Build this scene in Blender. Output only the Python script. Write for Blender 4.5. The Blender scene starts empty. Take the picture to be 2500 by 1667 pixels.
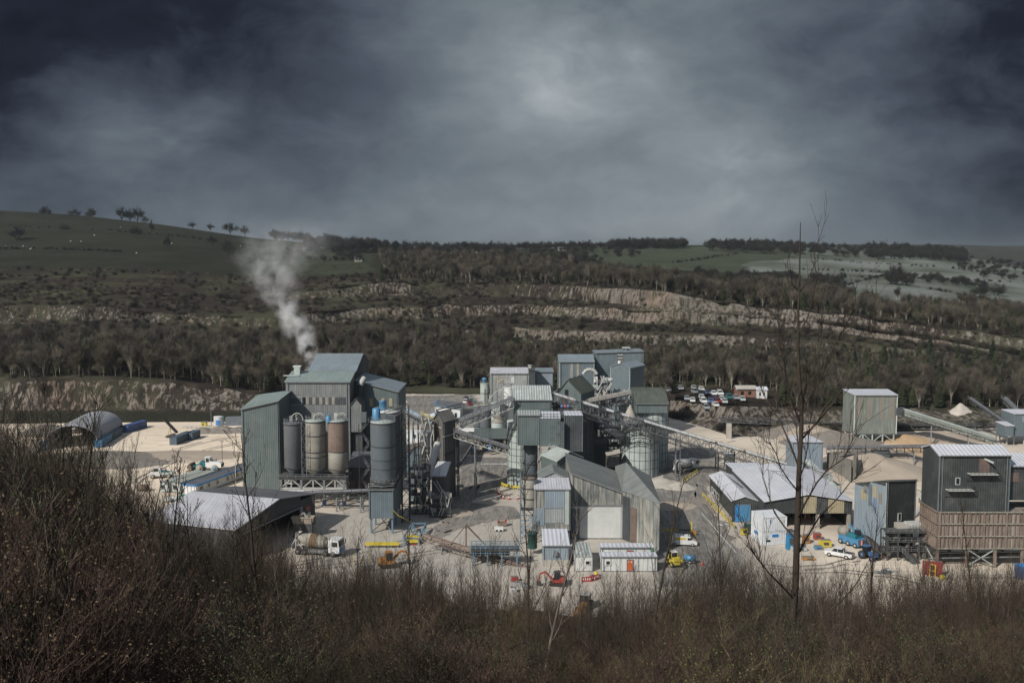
import bpy, math, random
import numpy as np
from mathutils import Vector, noise
R = math.radians
scene = bpy.context.scene
col = scene.collection
# ---------------------------------------------------------------- camera
F, CX, CY, TILT, CAMH = 2430.0, 1250.0, 833.5, R(5.13), 66.0
CT, ST = math.cos(TILT), math.sin(TILT)
cd = bpy.data.cameras.new('camera'); cam = bpy.data.objects.new('camera', cd); col.objects.link(cam)
cam.location = (0, 0, CAMH); cam.rotation_euler = (R(90) - TILT, 0, 0)
cd.sensor_width = 36; cd.lens = 36 * F / 2500; cd.clip_start = 0.1; cd.clip_end = 30000
scene.camera = cam
# ---------------------------------------------------------------- world: storm sky
SUN_EL, SUN_AZ = 37, 222         # compass azimuth of the sun, clockwise from +Y: behind the camera on the left
world = bpy.data.worlds.new('World'); scene.world = world; world.use_nodes = True
def nt_tools(nt):
    N, L = nt.nodes, nt.links
    def node(t, **k):
        n = N.new(t)
        for a, b in k.items(): setattr(n, a, b)
        return n
    def put(sock, v):
        if v is None: return
        if hasattr(v, 'is_output'): L.new(v, sock)
        else: sock.default_value = v
    def M(op, a, b=None, c=None, clamp=False):
        n = node('ShaderNodeMath', operation=op, use_clamp=clamp)
        for i, v in enumerate((a, b, c)): put(n.inputs[i], v)
        return n.outputs[0]
    def MR(v, a, b, c=0.0, d=1.0, smooth=False):
        n = node('ShaderNodeMapRange', interpolation_type='SMOOTHSTEP' if smooth else 'LINEAR')
        put(n.inputs[0], v)
        for i, x in enumerate((a, b, c, d)): put(n.inputs[i + 1], x)
        return n.outputs[0]
    def MX(f, a, b, mode='MIX'):
        n = node('ShaderNodeMix', data_type='RGBA', blend_type=mode)
        put(n.inputs[0], f)
        put(n.inputs[6], (*a, 1) if isinstance(a, tuple) and len(a) == 3 else a)
        put(n.inputs[7], (*b, 1) if isinstance(b, tuple) and len(b) == 3 else b)
        return n.outputs[2]
    def NZ(vec, scale, detail=4, rough=.55, dist=0.0):
        n = node('ShaderNodeTexNoise'); put(n.inputs['Vector'], vec)
        n.inputs['Scale'].default_value = scale; n.inputs['Detail'].default_value = detail
        n.inputs['Roughness'].default_value = rough; n.inputs['Distortion'].default_value = dist
        return n.outputs[0]
    def MAP(vec, s, loc=(0, 0, 0)):
        n = node('ShaderNodeMapping'); put(n.inputs[0], vec)
        n.inputs['Scale'].default_value = s; n.inputs['Location'].default_value = loc
        return n.outputs[0]
    return node, put, M, MR, MX, NZ, MAP, L
def build_world():
    nt = world.node_tree; nt.nodes.clear()
    node, put, M, MR, MX, NZ, MAP, L = nt_tools(nt)
    out = node('ShaderNodeOutputWorld'); bg = node('ShaderNodeBackground')
    sky = node('ShaderNodeTexSky', sky_type='NISHITA'); sky.sun_disc = False
    sky.sun_elevation = R(SUN_EL); sky.sun_rotation = R(SUN_AZ); sky.air_density = 1.2; sky.dust_density = 1.5
    tc = node('ShaderNodeTexCoord'); sep = node('ShaderNodeSeparateXYZ'); put(sep.inputs[0], tc.outputs['Generated'])
    x, y, z = sep.outputs
    ya = M('MAXIMUM', M('ABSOLUTE', y), .25)
    az = M('DIVIDE', x, ya); el = M('DIVIDE', z, ya)      # cloud sheet coordinates
    cmb = node('ShaderNodeCombineXYZ'); put(cmb.inputs[0], az); put(cmb.inputs[1], el); put(cmb.inputs[2], M('MULTIPLY', y, .35))
    v = cmb.outputs[0]
    wn = node('ShaderNodeTexNoise'); put(wn.inputs['Vector'], MAP(v, (1, 1.6, 1))); wn.inputs['Scale'].default_value = 7.0; wn.inputs['Detail'].default_value = 5
    va = node('ShaderNodeVectorMath', operation='MULTIPLY_ADD'); put(va.inputs[0], wn.outputs['Color']); va.inputs[1].default_value = (.13, .065, 0); put(va.inputs[2], v)
    wv = va.outputs[0]
    n1 = NZ(MAP(wv, (1, 1.9, 1), (.4, .2, 0)), 8.0, 6, .55); n2 = NZ(MAP(wv, (1, 1.5, 1), (5, 2, 0)), 20.0, 6, .6)
    dens = M('ADD', M('MULTIPLY', MR(n1, .3, .7, -.5, .5), .17), M('MULTIPLY', MR(n2, .3, .7, -.5, .5), .06))
    # broad cloud masses on an azimuth / elevation grid: darkening and brightening strengths
    masses = [(.05, .02, .19, .15, .31, .25, .11, -.08), (-.12, .145, .02, .139, .129, .302, .055, -.09), (-.208, -.004, -.11, .107, .38, .0, -.055, -.09), (-.112, -.213, -.094, .131, .128, .128, -.063, -.15)]
    tot = M('ADD', dens, .351)
    sx = node('ShaderNodeSeparateXYZ'); put(sx.inputs[0], wv)
    ele = M('MINIMUM', sx.outputs[1], .30)
    gx = [M('POWER', 2.718, M('MULTIPLY', M('POWER', M('ABSOLUTE', M('DIVIDE', M('SUBTRACT', sx.outputs[0], -.54 + i * .1543 + .065), .115)), 2.0), -1.0)) for i in range(8)]
    for row, e in zip(masses, (0.0, .085, .165, .25)):
        gy = M('POWER', 2.718, M('MULTIPLY', M('POWER', M('ABSOLUTE', M('DIVIDE', M('SUBTRACT', ele, e + .0325), .062)), 2.0), -1.0))
        acc = None
        for g_, s_ in zip(gx, row): acc = M('MULTIPLY_ADD', g_, s_, acc if acc is not None else 0.0)
        tot = M('MULTIPLY_ADD', gy, acc, tot)
    for a, e, ra, re, s in ((.02, .165, .05, .02, .10), (.09, .195, .055, .022, .13), (-.35, .115, .06, .022, .09), (.22, .10, .09, .025, .07), (-.14, .17, .09, .02, -.07)):
        dx = M('DIVIDE', M('SUBTRACT', sx.outputs[0], a + .065), ra); dy = M('DIVIDE', M('SUBTRACT', sx.outputs[1], e + .0325), re)
        g = M('POWER', 2.718, M('MULTIPLY', M('ADD', M('MULTIPLY', dx, dx), M('MULTIPLY', dy, dy)), -1.0)); tot = M('MULTIPLY_ADD', M('MULTIPLY', g, MR(n1, .35, .6, .3, 1.4)), s, tot)
    val = MR(tot, 0.0, 1.0)
    cr = node('ShaderNodeValToRGB'); put(cr.inputs[0], val)
    e = cr.color_ramp.elements; e[0].position = 0; e[0].color = (.002, .003, .008, 1); e[1].position = 1; e[1].color = (.41, .455, .475, 1)
    for p, c in ((.16, (.013, .017, .031, 1)), (.36, (.068, .086, .114, 1)), (.55, (.138, .168, .197, 1)), (.75, (.235, .272, .298, 1))):
        q = e.new(p); q.color = c
    # overcast ahead and to both sides, broken sky with the sun behind the viewer
    back = MR(y, .12, -.45, 0, 1, True)
    high = MR(z, .35, .8, 0, 1, True)
    skyc = MX(1.0, sky.outputs[0], (.11, .11, .11), 'MULTIPLY')
    over = MX(high, cr.outputs[0], (.22, .25, .29))
    fin = MX(M('MULTIPLY', back, .8), over, skyc)
    put(bg.inputs[0], fin); bg.inputs[1].default_value = 1.0
    L.new(bg.outputs[0], out.inputs[0])
build_world()
sl = bpy.data.lights.new('sun', 'SUN'); sun = bpy.data.objects.new('sun', sl); col.objects.link(sun)
sl.energy = 4.7; sl.angle = R(0.6); sl.color = (1.0, .955, .89)
sun.rotation_euler = (R(90 - SUN_EL), 0, R(180 - SUN_AZ + 180) - R(180)); sun.location = (-80, -80, 200)
_d = Vector((math.sin(R(SUN_AZ)) * math.cos(R(SUN_EL)), math.cos(R(SUN_AZ)) * math.cos(R(SUN_EL)), math.sin(R(SUN_EL))))
sun.rotation_euler = _d.to_track_quat('Z', 'Y').to_euler()
vs = scene.view_settings; vs.view_transform = 'Standard'; vs.look = 'None'; vs.exposure = 0; vs.gamma = 1; vs.use_curve_mapping = False
scene.cycles.max_bounces = 5; scene.cycles.diffuse_bounces = 2; scene.cycles.glossy_bounces = 2; scene.cycles.volume_bounces = 1
scene.cycles.use_denoising = True
# ---------------------------------------------------------------- survey helpers
def ray(px, py):
    u = (px - CX) / F; v = (CY - py) / F
    return u, CT + v * ST, v * CT - ST
def Z(py, Y):
    _, b, c = ray(0, py); return CAMH + Y * c / b
def XX(px, Y, py=1150):
    a, b, _ = ray(px, py); return Y * a / b
def P(px, py, Y):
    a, b, c = ray(px, py); return Vector((Y * a / b, Y, CAMH + Y * c / b))
def G(px, py, z=0.0):
    a, b, c = ray(px, py); t = (z - CAMH) / c; return Vector((a * t, b * t, z))
# ---------------------------------------------------------------- object helpers
def tag(o, label=None, cat=None, group=None, kind=None):
    if label: o['label'] = label
    if cat: o['category'] = cat
    if group: o['group'] = group
    if kind: o['kind'] = kind
    return o
def thing(name, label, cat, loc=(0, 0, 0), rz=0.0, group=None):
    o = bpy.data.objects.new(name, None); col.objects.link(o); o.empty_display_size = .5
    o.location = loc; o.rotation_euler = (0, 0, rz)
    return tag(o, label, cat, group)
class MB:
    def __init__(s): s.v = []; s.f = []; s.m = []; s.mats = []; s.smooth = []
    def mi(s, m):
        if m not in s.mats: s.mats.append(m)
        return s.mats.index(m)
    def face(s, pts, m, sm=False):
        b = len(s.v); s.v += [tuple(p) for p in pts]; s.f.append(tuple(range(b, b + len(pts)))); s.m.append(s.mi(m)); s.smooth.append(sm)
    def mesh(s, vs, fs, m, sm=False):
        b = len(s.v); s.v += [tuple(p) for p in vs]; k = s.mi(m)
        for f in fs: s.f.append(tuple(b + i for i in f)); s.m.append(k); s.smooth.append(sm)
    def box(s, c, size, m, rz=0.0, top=None):
        x, y, z = size; cs, sn = math.cos(rz), math.sin(rz); tx, ty = top or (1, 1); vs = []
        for dz, kx, ky in ((-z / 2, 1, 1), (z / 2, tx, ty)):
            for dx, dy in ((-x / 2, -y / 2), (x / 2, -y / 2), (x / 2, y / 2), (-x / 2, y / 2)):
                a, b = dx * kx, dy * ky; vs.append((c[0] + a * cs - b * sn, c[1] + a * sn + b * cs, c[2] + dz))
        s.mesh(vs, [(3, 2, 1, 0), (4, 5, 6, 7), (0, 1, 5, 4), (1, 2, 6, 5), (2, 3, 7, 6), (3, 0, 4, 7)], m)
    def prism(s, fp, z0, z1, m, cap=True):
        n = len(fp); t = z1 if isinstance(z1, (list, tuple)) else [z1] * n; b = z0 if isinstance(z0, (list, tuple)) else [z0] * n
        vs = [(p[0], p[1], b[i]) for i, p in enumerate(fp)] + [(p[0], p[1], t[i]) for i, p in enumerate(fp)]
        fs = [(i, (i + 1) % n, n + (i + 1) % n, n + i) for i in range(n)]
        if cap: fs += [tuple(range(n, 2 * n)), tuple(reversed(range(n)))]
        s.mesh(vs, fs, m)
    def slab(s, pts, t, m):     # a sheet of any outline with thickness t downwards
        n = len(pts); vs = [tuple(p) for p in pts] + [(p[0], p[1], p[2] - t) for p in pts]
        s.mesh(vs, [tuple(range(n)), tuple(reversed(range(n, 2 * n)))] + [(n + i, n + (i + 1) % n, (i + 1) % n, i) for i in range(n)], m)
    def tube(s, p0, p1, r0, m, r1=None, n=6, cap=False, sm=True):
        p0, p1 = Vector(p0), Vector(p1); r1 = r0 if r1 is None else r1; d = p1 - p0
        if d.length < 1e-6: return
        d.normalize(); a = d.orthogonal().normalized(); b = d.cross(a); vs = []
        for p, r in ((p0, r0), (p1, r1)):
            for i in range(n):
                t = 2 * math.pi * (i + .5) / n; vs.append(p + (a * math.cos(t) + b * math.sin(t)) * r)
        fs = [(i, (i + 1) % n, n + (i + 1) % n, n + i) for i in range(n)]
        if cap: fs += [tuple(reversed(range(n))), tuple(range(n, 2 * n))]
        s.mesh(vs, fs, m, sm and n > 4)
    def beam(s, p0, p1, w, m, h=None):
        p0, p1 = Vector(p0), Vector(p1); d = (p1 - p0)
        if d.length < 1e-6: return
        d.normalize(); h = h or w
        a = d.cross(Vector((0, 0, 1))); a = Vector((1, 0, 0)) if a.length < 1e-3 else a.normalized(); b = a.cross(d).normalized()
        vs = [p + a * (sx * w / 2) + b * (sy * h / 2) for p in (p0, p1) for sx, sy in ((-1, -1), (1, -1), (1, 1), (-1, 1))]
        s.mesh(vs, [(3, 2, 1, 0), (4, 5, 6, 7), (0, 1, 5, 4), (1, 2, 6, 5), (2, 3, 7, 6), (3, 0, 4, 7)], m)
    def path(s, pts, r, m, n=6):
        for a, b in zip(pts, pts[1:]): s.tube(a, b, r, m, n=n)
    def lathe(s, c, prof, m, n=24, sm=True):   # prof = [(r, z)...] around vertical axis
        vs = []; k = len(prof)
        for r, z in prof:
            for i in range(n):
                t = 2 * math.pi * i / n; vs.append((c[0] + r * math.cos(t), c[1] + r * math.sin(t), z))
        fs = [(j * n + i, j * n + (i + 1) % n, (j + 1) * n + (i + 1) % n, (j + 1) * n + i) for j in range(k - 1) for i in range(n)]
        s.mesh(vs, fs, m, sm)
    def disc(s, c, r, m, axis=(0, 1, 0), n=14, t=.3, r2=None):
        ax = Vector(axis).normalized(); c = Vector(c); s.tube(c - ax * t / 2, c + ax * t / 2, r, m, r1=r2, n=n, cap=True)
    def ell(s, c, r, m, nu=10, nv=7):
        vs = [(c[0] + r[0] * math.sin(math.pi * j / nv) * math.cos(2 * math.pi * i / nu), c[1] + r[1] * math.sin(math.pi * j / nv) * math.sin(2 * math.pi * i / nu), c[2] + r[2] * math.cos(math.pi * j / nv)) for j in range(nv + 1) for i in range(nu)]
        s.mesh(vs, [(j * nu + i, (j + 1) * nu + i, (j + 1) * nu + (i + 1) % nu, j * nu + (i + 1) % nu) for j in range(nv) for i in range(nu)], m, True)
    def data(s, name, off=(0, 0, 0)):
        me = bpy.data.meshes.new(name); o = Vector(off)
        me.from_pydata([(p[0] - o.x, p[1] - o.y, p[2] - o.z) for p in s.v], [], s.f)
        for m in s.mats: me.materials.append(bpy.data.materials[m] if m in bpy.data.materials else MATS[m]())
        me.polygons.foreach_set('material_index', s.m); me.polygons.foreach_set('use_smooth', s.smooth)
        me.update()
        uv = me.uv_layers.new(name='uv')
        co = np.empty(len(me.vertices) * 3); me.vertices.foreach_get('co', co); co = co.reshape(-1, 3)
        nl = len(me.loops); li = np.empty(nl, dtype=np.int32); me.loops.foreach_get('vertex_index', li)
        nf = len(me.polygons); nr = np.empty(nf * 3); me.polygons.foreach_get('normal', nr); nr = nr.reshape(-1, 3)
        tot = np.empty(nf, dtype=np.int32); me.polygons.foreach_get('loop_total', tot)
        fn = np.repeat(nr, tot, axis=0); p = co[li]
        hx = np.where(np.abs(fn[:, 2]) > .97, 1.0, -fn[:, 1]); hy = np.where(np.abs(fn[:, 2]) > .97, 0.0, fn[:, 0])
        l = np.maximum(np.hypot(hx, hy), 1e-6); hx /= l; hy /= l
        u = p[:, 0] * hx + p[:, 1] * hy
        w = np.where(np.abs(fn[:, 2]) > .97, p[:, 1], np.where(np.abs(fn[:, 2]) > .3, -p[:, 0] * hy + p[:, 1] * hx, p[:, 2]))
        uv.data.foreach_set('uv', np.stack([u, w], 1).ravel())
        return me
    def build(s, name, parent=None, label=None, **k):
        off = (0, 0, 0)
        if parent is not None:
            off = Vector(parent.location)
            if parent.parent is not None: off = off + Vector(parent.parent.location)
        me = s.data(name, off); o = bpy.data.objects.new(name, me); col.objects.link(o)
        if parent is not None: o.parent = parent
        return tag(o, label, **k)
def one(name, label, cat, mb, loc=None, group=None):     # a thing that is a single mesh
    loc = Vector(loc) if loc is not None else Vector((0, 0, 0))
    me = mb.data(name, loc); o = bpy.data.objects.new(name, me); col.objects.link(o); o.location = loc
    return tag(o, label, cat, group)
def dup(o, loc=None, rz=None, scale=None, label=None, group=None, parent=None):
    c = o.copy(); col.objects.link(c)
    if parent is not None: c.parent = parent
    if loc is not None: c.location = loc
    if rz is not None: c.rotation_euler = (0, 0, rz)
    if scale is not None: c.scale = (scale,) * 3 if not isinstance(scale, (tuple, list)) else scale
    if label: c['label'] = label
    if group: c['group'] = group
    for ch in list(o.children): dup(ch, parent=c)
    return c
# ---------------------------------------------------------------- materials
MATS = {}
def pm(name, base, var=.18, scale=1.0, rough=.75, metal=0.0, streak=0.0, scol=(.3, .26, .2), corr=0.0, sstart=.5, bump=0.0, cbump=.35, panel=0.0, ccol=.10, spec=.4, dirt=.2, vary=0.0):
    def make():
        m = bpy.data.materials.new(name); m.use_nodes = True; nt = m.node_tree; nt.nodes.clear()
        node, put, M, MR, MX, NZ, MAP, L = nt_tools(nt)
        out = node('ShaderNodeOutputMaterial'); b = node('ShaderNodeBsdfPrincipled'); L.new(b.outputs[0], out.inputs[0])
        tc = node('ShaderNodeTexCoord'); ob = tc.outputs['Object']; uv = tc.outputs['UV']
        c = MX(1.0, base, base)
        n = NZ(ob, scale, 5, .6)
        f = MR(n, .25, .75, 1 - var, 1 + var)
        vm = node('ShaderNodeVectorMath', operation='SCALE'); put(vm.inputs[0], c); put(vm.inputs['Scale'], f); c = vm.outputs[0]
        if vary:
            oi = node('ShaderNodeObjectInfo').outputs['Random']; c = MX(MR(oi, 0, 1, 0, vary * .6), c, (.085, .075, .045)); vm = node('ShaderNodeVectorMath', operation='SCALE'); put(vm.inputs[0], c); put(vm.inputs['Scale'], MR(M('FRACT', M('MULTIPLY', oi, 7.3)), 0, 1, 1 - vary, 1 + vary)); c = vm.outputs[0]
        bumps = None
        if panel or corr:
            sp = node('ShaderNodeSeparateXYZ'); put(sp.inputs[0], uv)
        if panel:      # separate sheets weather differently
            wn = node('ShaderNodeTexWhiteNoise', noise_dimensions='2D')
            cb = node('ShaderNodeCombineXYZ'); put(cb.inputs[0], M('FLOOR', M('DIVIDE', sp.outputs[0], 1.05))); put(cb.inputs[1], M('FLOOR', M('DIVIDE', sp.outputs[1], 5.3)))
            put(wn.inputs[0], cb.outputs[0])
            vm = node('ShaderNodeVectorMath', operation='SCALE'); put(vm.inputs[0], c); put(vm.inputs['Scale'], MR(wn.outputs[0], 0, 1, 1 - panel, 1 + panel)); c = vm.outputs[0]
            fr = M('FRACT', M('DIVIDE', sp.outputs[0], 1.05)); seam = M('LESS_THAN', fr, .06)
            c = MX(M('MULTIPLY', seam, .35), c, (.03, .03, .03))
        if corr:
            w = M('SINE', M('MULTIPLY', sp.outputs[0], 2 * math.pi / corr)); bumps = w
            vm = node('ShaderNodeVectorMath', operation='SCALE'); put(vm.inputs[0], c); put(vm.inputs['Scale'], MR(w, -1, 1, 1 - ccol, 1 + ccol)); c = vm.outputs[0]  # light and shade of the ribs put into the colour as stripes
        if streak:
            s1 = NZ(MAP(uv, (1.6, .12, 1)), 1.0, 6, .65); s2 = NZ(ob, .22, 3, .5)
            sf = MR(M('ADD', M('MULTIPLY', s1, .7), M('MULTIPLY', s2, .3)), sstart - .06, sstart + .16, 0, streak)
            c = MX(sf, c, scol)
        if dirt: c = MX(MR(M('ADD', M('MULTIPLY', NZ(ob, .13, 4, .6), .6), M('MULTIPLY', NZ(ob, .9, 5, .65), .4)), .47, .66, 0, dirt), c, (.21, .205, .19))
        put(b.inputs['Base Color'], c); put(b.inputs['Roughness'], MR(n, .3, .7, rough - .08, rough + .08)); b.inputs['Metallic'].default_value = metal
        b.inputs['Specular IOR Level'].default_value = spec
        if bumps is not None or bump:
            bp = node('ShaderNodeBump'); bp.inputs['Strength'].default_value = cbump if corr else bump; bp.inputs['Distance'].default_value = .06
            put(bp.inputs['Height'], bumps if bumps is not None else NZ(ob, scale * 6, 4)); L.new(bp.outputs[0], b.inputs['Normal'])
        return m
    MATS[name] = make; return name
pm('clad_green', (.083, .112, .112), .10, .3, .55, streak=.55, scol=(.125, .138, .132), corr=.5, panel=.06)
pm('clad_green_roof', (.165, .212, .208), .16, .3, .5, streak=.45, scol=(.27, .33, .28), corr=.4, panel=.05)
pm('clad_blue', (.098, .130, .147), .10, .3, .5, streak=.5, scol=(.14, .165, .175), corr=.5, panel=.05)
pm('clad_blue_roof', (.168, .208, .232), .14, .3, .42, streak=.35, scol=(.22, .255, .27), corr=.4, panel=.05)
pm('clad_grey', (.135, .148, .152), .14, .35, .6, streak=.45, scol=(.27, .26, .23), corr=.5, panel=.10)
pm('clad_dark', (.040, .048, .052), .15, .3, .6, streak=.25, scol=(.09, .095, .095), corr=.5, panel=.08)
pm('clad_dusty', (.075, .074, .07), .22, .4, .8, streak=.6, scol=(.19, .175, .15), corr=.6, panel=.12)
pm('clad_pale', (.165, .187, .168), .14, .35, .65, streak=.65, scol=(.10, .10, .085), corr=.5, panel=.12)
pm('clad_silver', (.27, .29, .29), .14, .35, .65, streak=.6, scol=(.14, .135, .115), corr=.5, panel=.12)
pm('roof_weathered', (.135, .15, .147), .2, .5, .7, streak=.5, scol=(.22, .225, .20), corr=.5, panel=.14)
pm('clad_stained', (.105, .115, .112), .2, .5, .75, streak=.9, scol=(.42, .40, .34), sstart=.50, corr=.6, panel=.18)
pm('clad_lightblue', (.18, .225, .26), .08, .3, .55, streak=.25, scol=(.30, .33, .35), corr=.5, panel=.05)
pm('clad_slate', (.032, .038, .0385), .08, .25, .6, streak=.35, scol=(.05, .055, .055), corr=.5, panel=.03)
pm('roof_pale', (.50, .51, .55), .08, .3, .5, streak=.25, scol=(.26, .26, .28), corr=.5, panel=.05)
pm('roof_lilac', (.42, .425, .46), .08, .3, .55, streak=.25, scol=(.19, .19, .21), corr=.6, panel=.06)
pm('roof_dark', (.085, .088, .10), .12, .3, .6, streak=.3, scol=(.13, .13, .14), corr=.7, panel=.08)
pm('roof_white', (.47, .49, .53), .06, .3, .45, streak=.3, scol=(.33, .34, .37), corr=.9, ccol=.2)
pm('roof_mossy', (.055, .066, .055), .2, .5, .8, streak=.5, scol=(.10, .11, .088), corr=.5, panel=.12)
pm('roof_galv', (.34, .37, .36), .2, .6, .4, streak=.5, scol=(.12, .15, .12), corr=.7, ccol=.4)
pm('tan_sheet', (.30, .26, .17), .12, .4, .6, corr=.5)
pm('brown_sheet', (.19, .165, .14), .15, .4, .7, corr=.5)
pm('blue_sheet', (.14, .19, .29), .1, .4, .6, corr=.5)
pm('silo_pale', (.37, .42, .40), .14, .35, .6, streak=.7, scol=(.20, .22, .20))
pm('silo_blue', (.075, .092, .105), .12, .3, .5, streak=.6, scol=(.125, .14, .148))
pm('silo_grey', (.09, .10, .108), .12, .3, .55, streak=.25, scol=(.14, .15, .15))
pm('silo_beige', (.31, .30, .26), .2, .5, .75, streak=.75, scol=(.12, .10, .075), sstart=.46)
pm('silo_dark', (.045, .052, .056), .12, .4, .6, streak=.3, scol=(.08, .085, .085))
pm('silo_green', (.02, .07, .06), .15, 1, .6)
pm('rust', (.115, .08, .062), .35, 1.2, .9, streak=.8, scol=(.27, .22, .18), sstart=.47)
pm('rust_pale', (.11, .085, .07), .35, .7, .9, streak=.85, scol=(.36, .32, .275), sstart=.47)
pm('steel', (.17, .18, .185), .2, 1, .55, metal=.2)
pm('steel_pale', (.36, .36, .34), .15, 1, .6)
pm('steel_dark', (.045, .047, .048), .25, 1, .7)
pm('steel_blue', (.10, .17, .23), .15, 1, .55)
pm('steel_brown', (.12, .085, .07), .3, 1, .8)
pm('belt', (.028, .027, .026), .2, 1, .85)
pm('white', (.56, .57, .56), .05, .6, .5, streak=.22, scol=(.42, .40, .36))
pm('cabin_grey', (.50, .515, .50), .06, .6, .55, streak=.2, scol=(.30, .29, .27))
pm('blue', (.03, .20, .48), .15, .8, .5, streak=.2, scol=(.10, .22, .35))
pm('blue_dark', (.035, .10, .24), .2, .8, .6, streak=.3, scol=(.07, .11, .16))
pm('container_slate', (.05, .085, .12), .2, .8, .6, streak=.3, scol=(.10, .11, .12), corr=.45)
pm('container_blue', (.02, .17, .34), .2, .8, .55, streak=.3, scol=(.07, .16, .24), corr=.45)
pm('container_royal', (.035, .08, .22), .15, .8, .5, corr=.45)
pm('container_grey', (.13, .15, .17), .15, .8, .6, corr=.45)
pm('container_white', (.58, .61, .63), .06, .6, .5, streak=.2, scol=(.4, .41, .41), corr=.45)
pm('teal', (.02, .14, .17), .12, 1, .45)
pm('sky_blue', (.06, .18, .31), .12, 1, .45)
pm('yellow', (.48, .38, .04), .1, 1, .5)
pm('orange', (.34, .16, .045), .12, 1, .5)
pm('door_orange', (.45, .09, .02), .06, 1, .5)
pm('red', (.27, .045, .035), .12, 1, .5)
pm('green', (.02, .24, .10), .1, 1, .5)
pm('paint_red', (.16, .02, .02), .05, 1, .35)
pm('paint_navy', (.02, .035, .09), .05, 1, .35)
pm('paint_blue', (.05, .11, .24), .05, 1, .35)
pm('paint_silver', (.34, .36, .38), .05, 1, .3, metal=.3)
pm('paint_black', (.02, .02, .022), .05, 1, .3)
pm('paint_green', (.02, .11, .10), .05, 1, .4)
pm('glass', (.012, .016, .02), .05, 1, .12, spec=.6, dirt=.08)
pm('glass_blue', (.02, .07, .22), .05, 1, .15, spec=.6)
pm('tyre', (.022, .021, .02), .2, 2, .9)
pm('tyre_dusty', (.26, .235, .19), .2, 2, .95)
pm('mud', (.13, .10, .08), .3, 2, .95)
pm('concrete', (.36, .335, .295), .15, .4, .85, streak=.35, scol=(.18, .16, .13))
pm('concrete_dark', (.13, .125, .11), .2, .4, .9, streak=.4, scol=(.22, .2, .17))
pm('brick', (.20, .095, .065), .2, 2, .9)
pm('stone', (.21, .20, .18), .3, 1.5, .9)
pm('stone_house', (.27, .255, .23), .15, 1, .9)
pm('sand', (.31, .262, .208), .14, .25, .95, bump=.5)
pm('gravel', (.17, .152, .13), .22, .6, .95, bump=.6)
pm('sand_orange', (.37, .255, .15), .14, .4, .95, bump=.5)
pm('scree', (.38, .34, .30), .2, .5, .95, bump=.6)
pm('black', (.008, .008, .009), .1, 1, .9, dirt=0)
pm('sign_blue', (.02, .16, .42), .05, 1, .5)
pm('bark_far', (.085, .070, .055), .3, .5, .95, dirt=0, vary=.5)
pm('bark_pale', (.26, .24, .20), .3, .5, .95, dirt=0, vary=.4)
pm('twig_far', (.049, .039, .031), .3, .1, .95, dirt=0, vary=.5)  # brown twigs, darkened somewhat to stand in for cloud shade on the wood
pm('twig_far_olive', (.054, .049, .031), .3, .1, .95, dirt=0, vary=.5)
pm('twig_dark', (.018, .016, .013), .3, .1, .95, dirt=0)  # dark twigs, deepened further in place of shade on the left bank
pm('conifer', (.020, .032, .019), .35, .5, .9, dirt=0, vary=.3)
pm('conifer_olive', (.038, .050, .020), .35, .5, .9, dirt=0, vary=.3)
pm('bark_near', (.034, .025, .018), .35, 6, .9, dirt=0)  # dark bark, its tone also standing in for shade over the near slope
pm('bark_red', (.043, .025, .019), .35, 6, .85, dirt=0)
pm('bark_grey', (.12, .10, .08), .3, 6, .9, dirt=0)
pm('bud_olive', (.16, .155, .03), .35, 3, .8, dirt=0)
pm('bud_brown', (.11, .075, .04), .3, 3, .85, dirt=0)
pm('leaf_dark', (.030, .042, .014), .4, 3, .7, dirt=0)
pm('leaf_yellowgreen', (.085, .10, .022), .35, 3, .7, dirt=0)  # yellow-green leaf colour
pm('grass_dead', (.085, .065, .038), .3, 2, .95, dirt=0)
pm('wool', (.55, .53, .48), .1, 3, .95, dirt=0)
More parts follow.
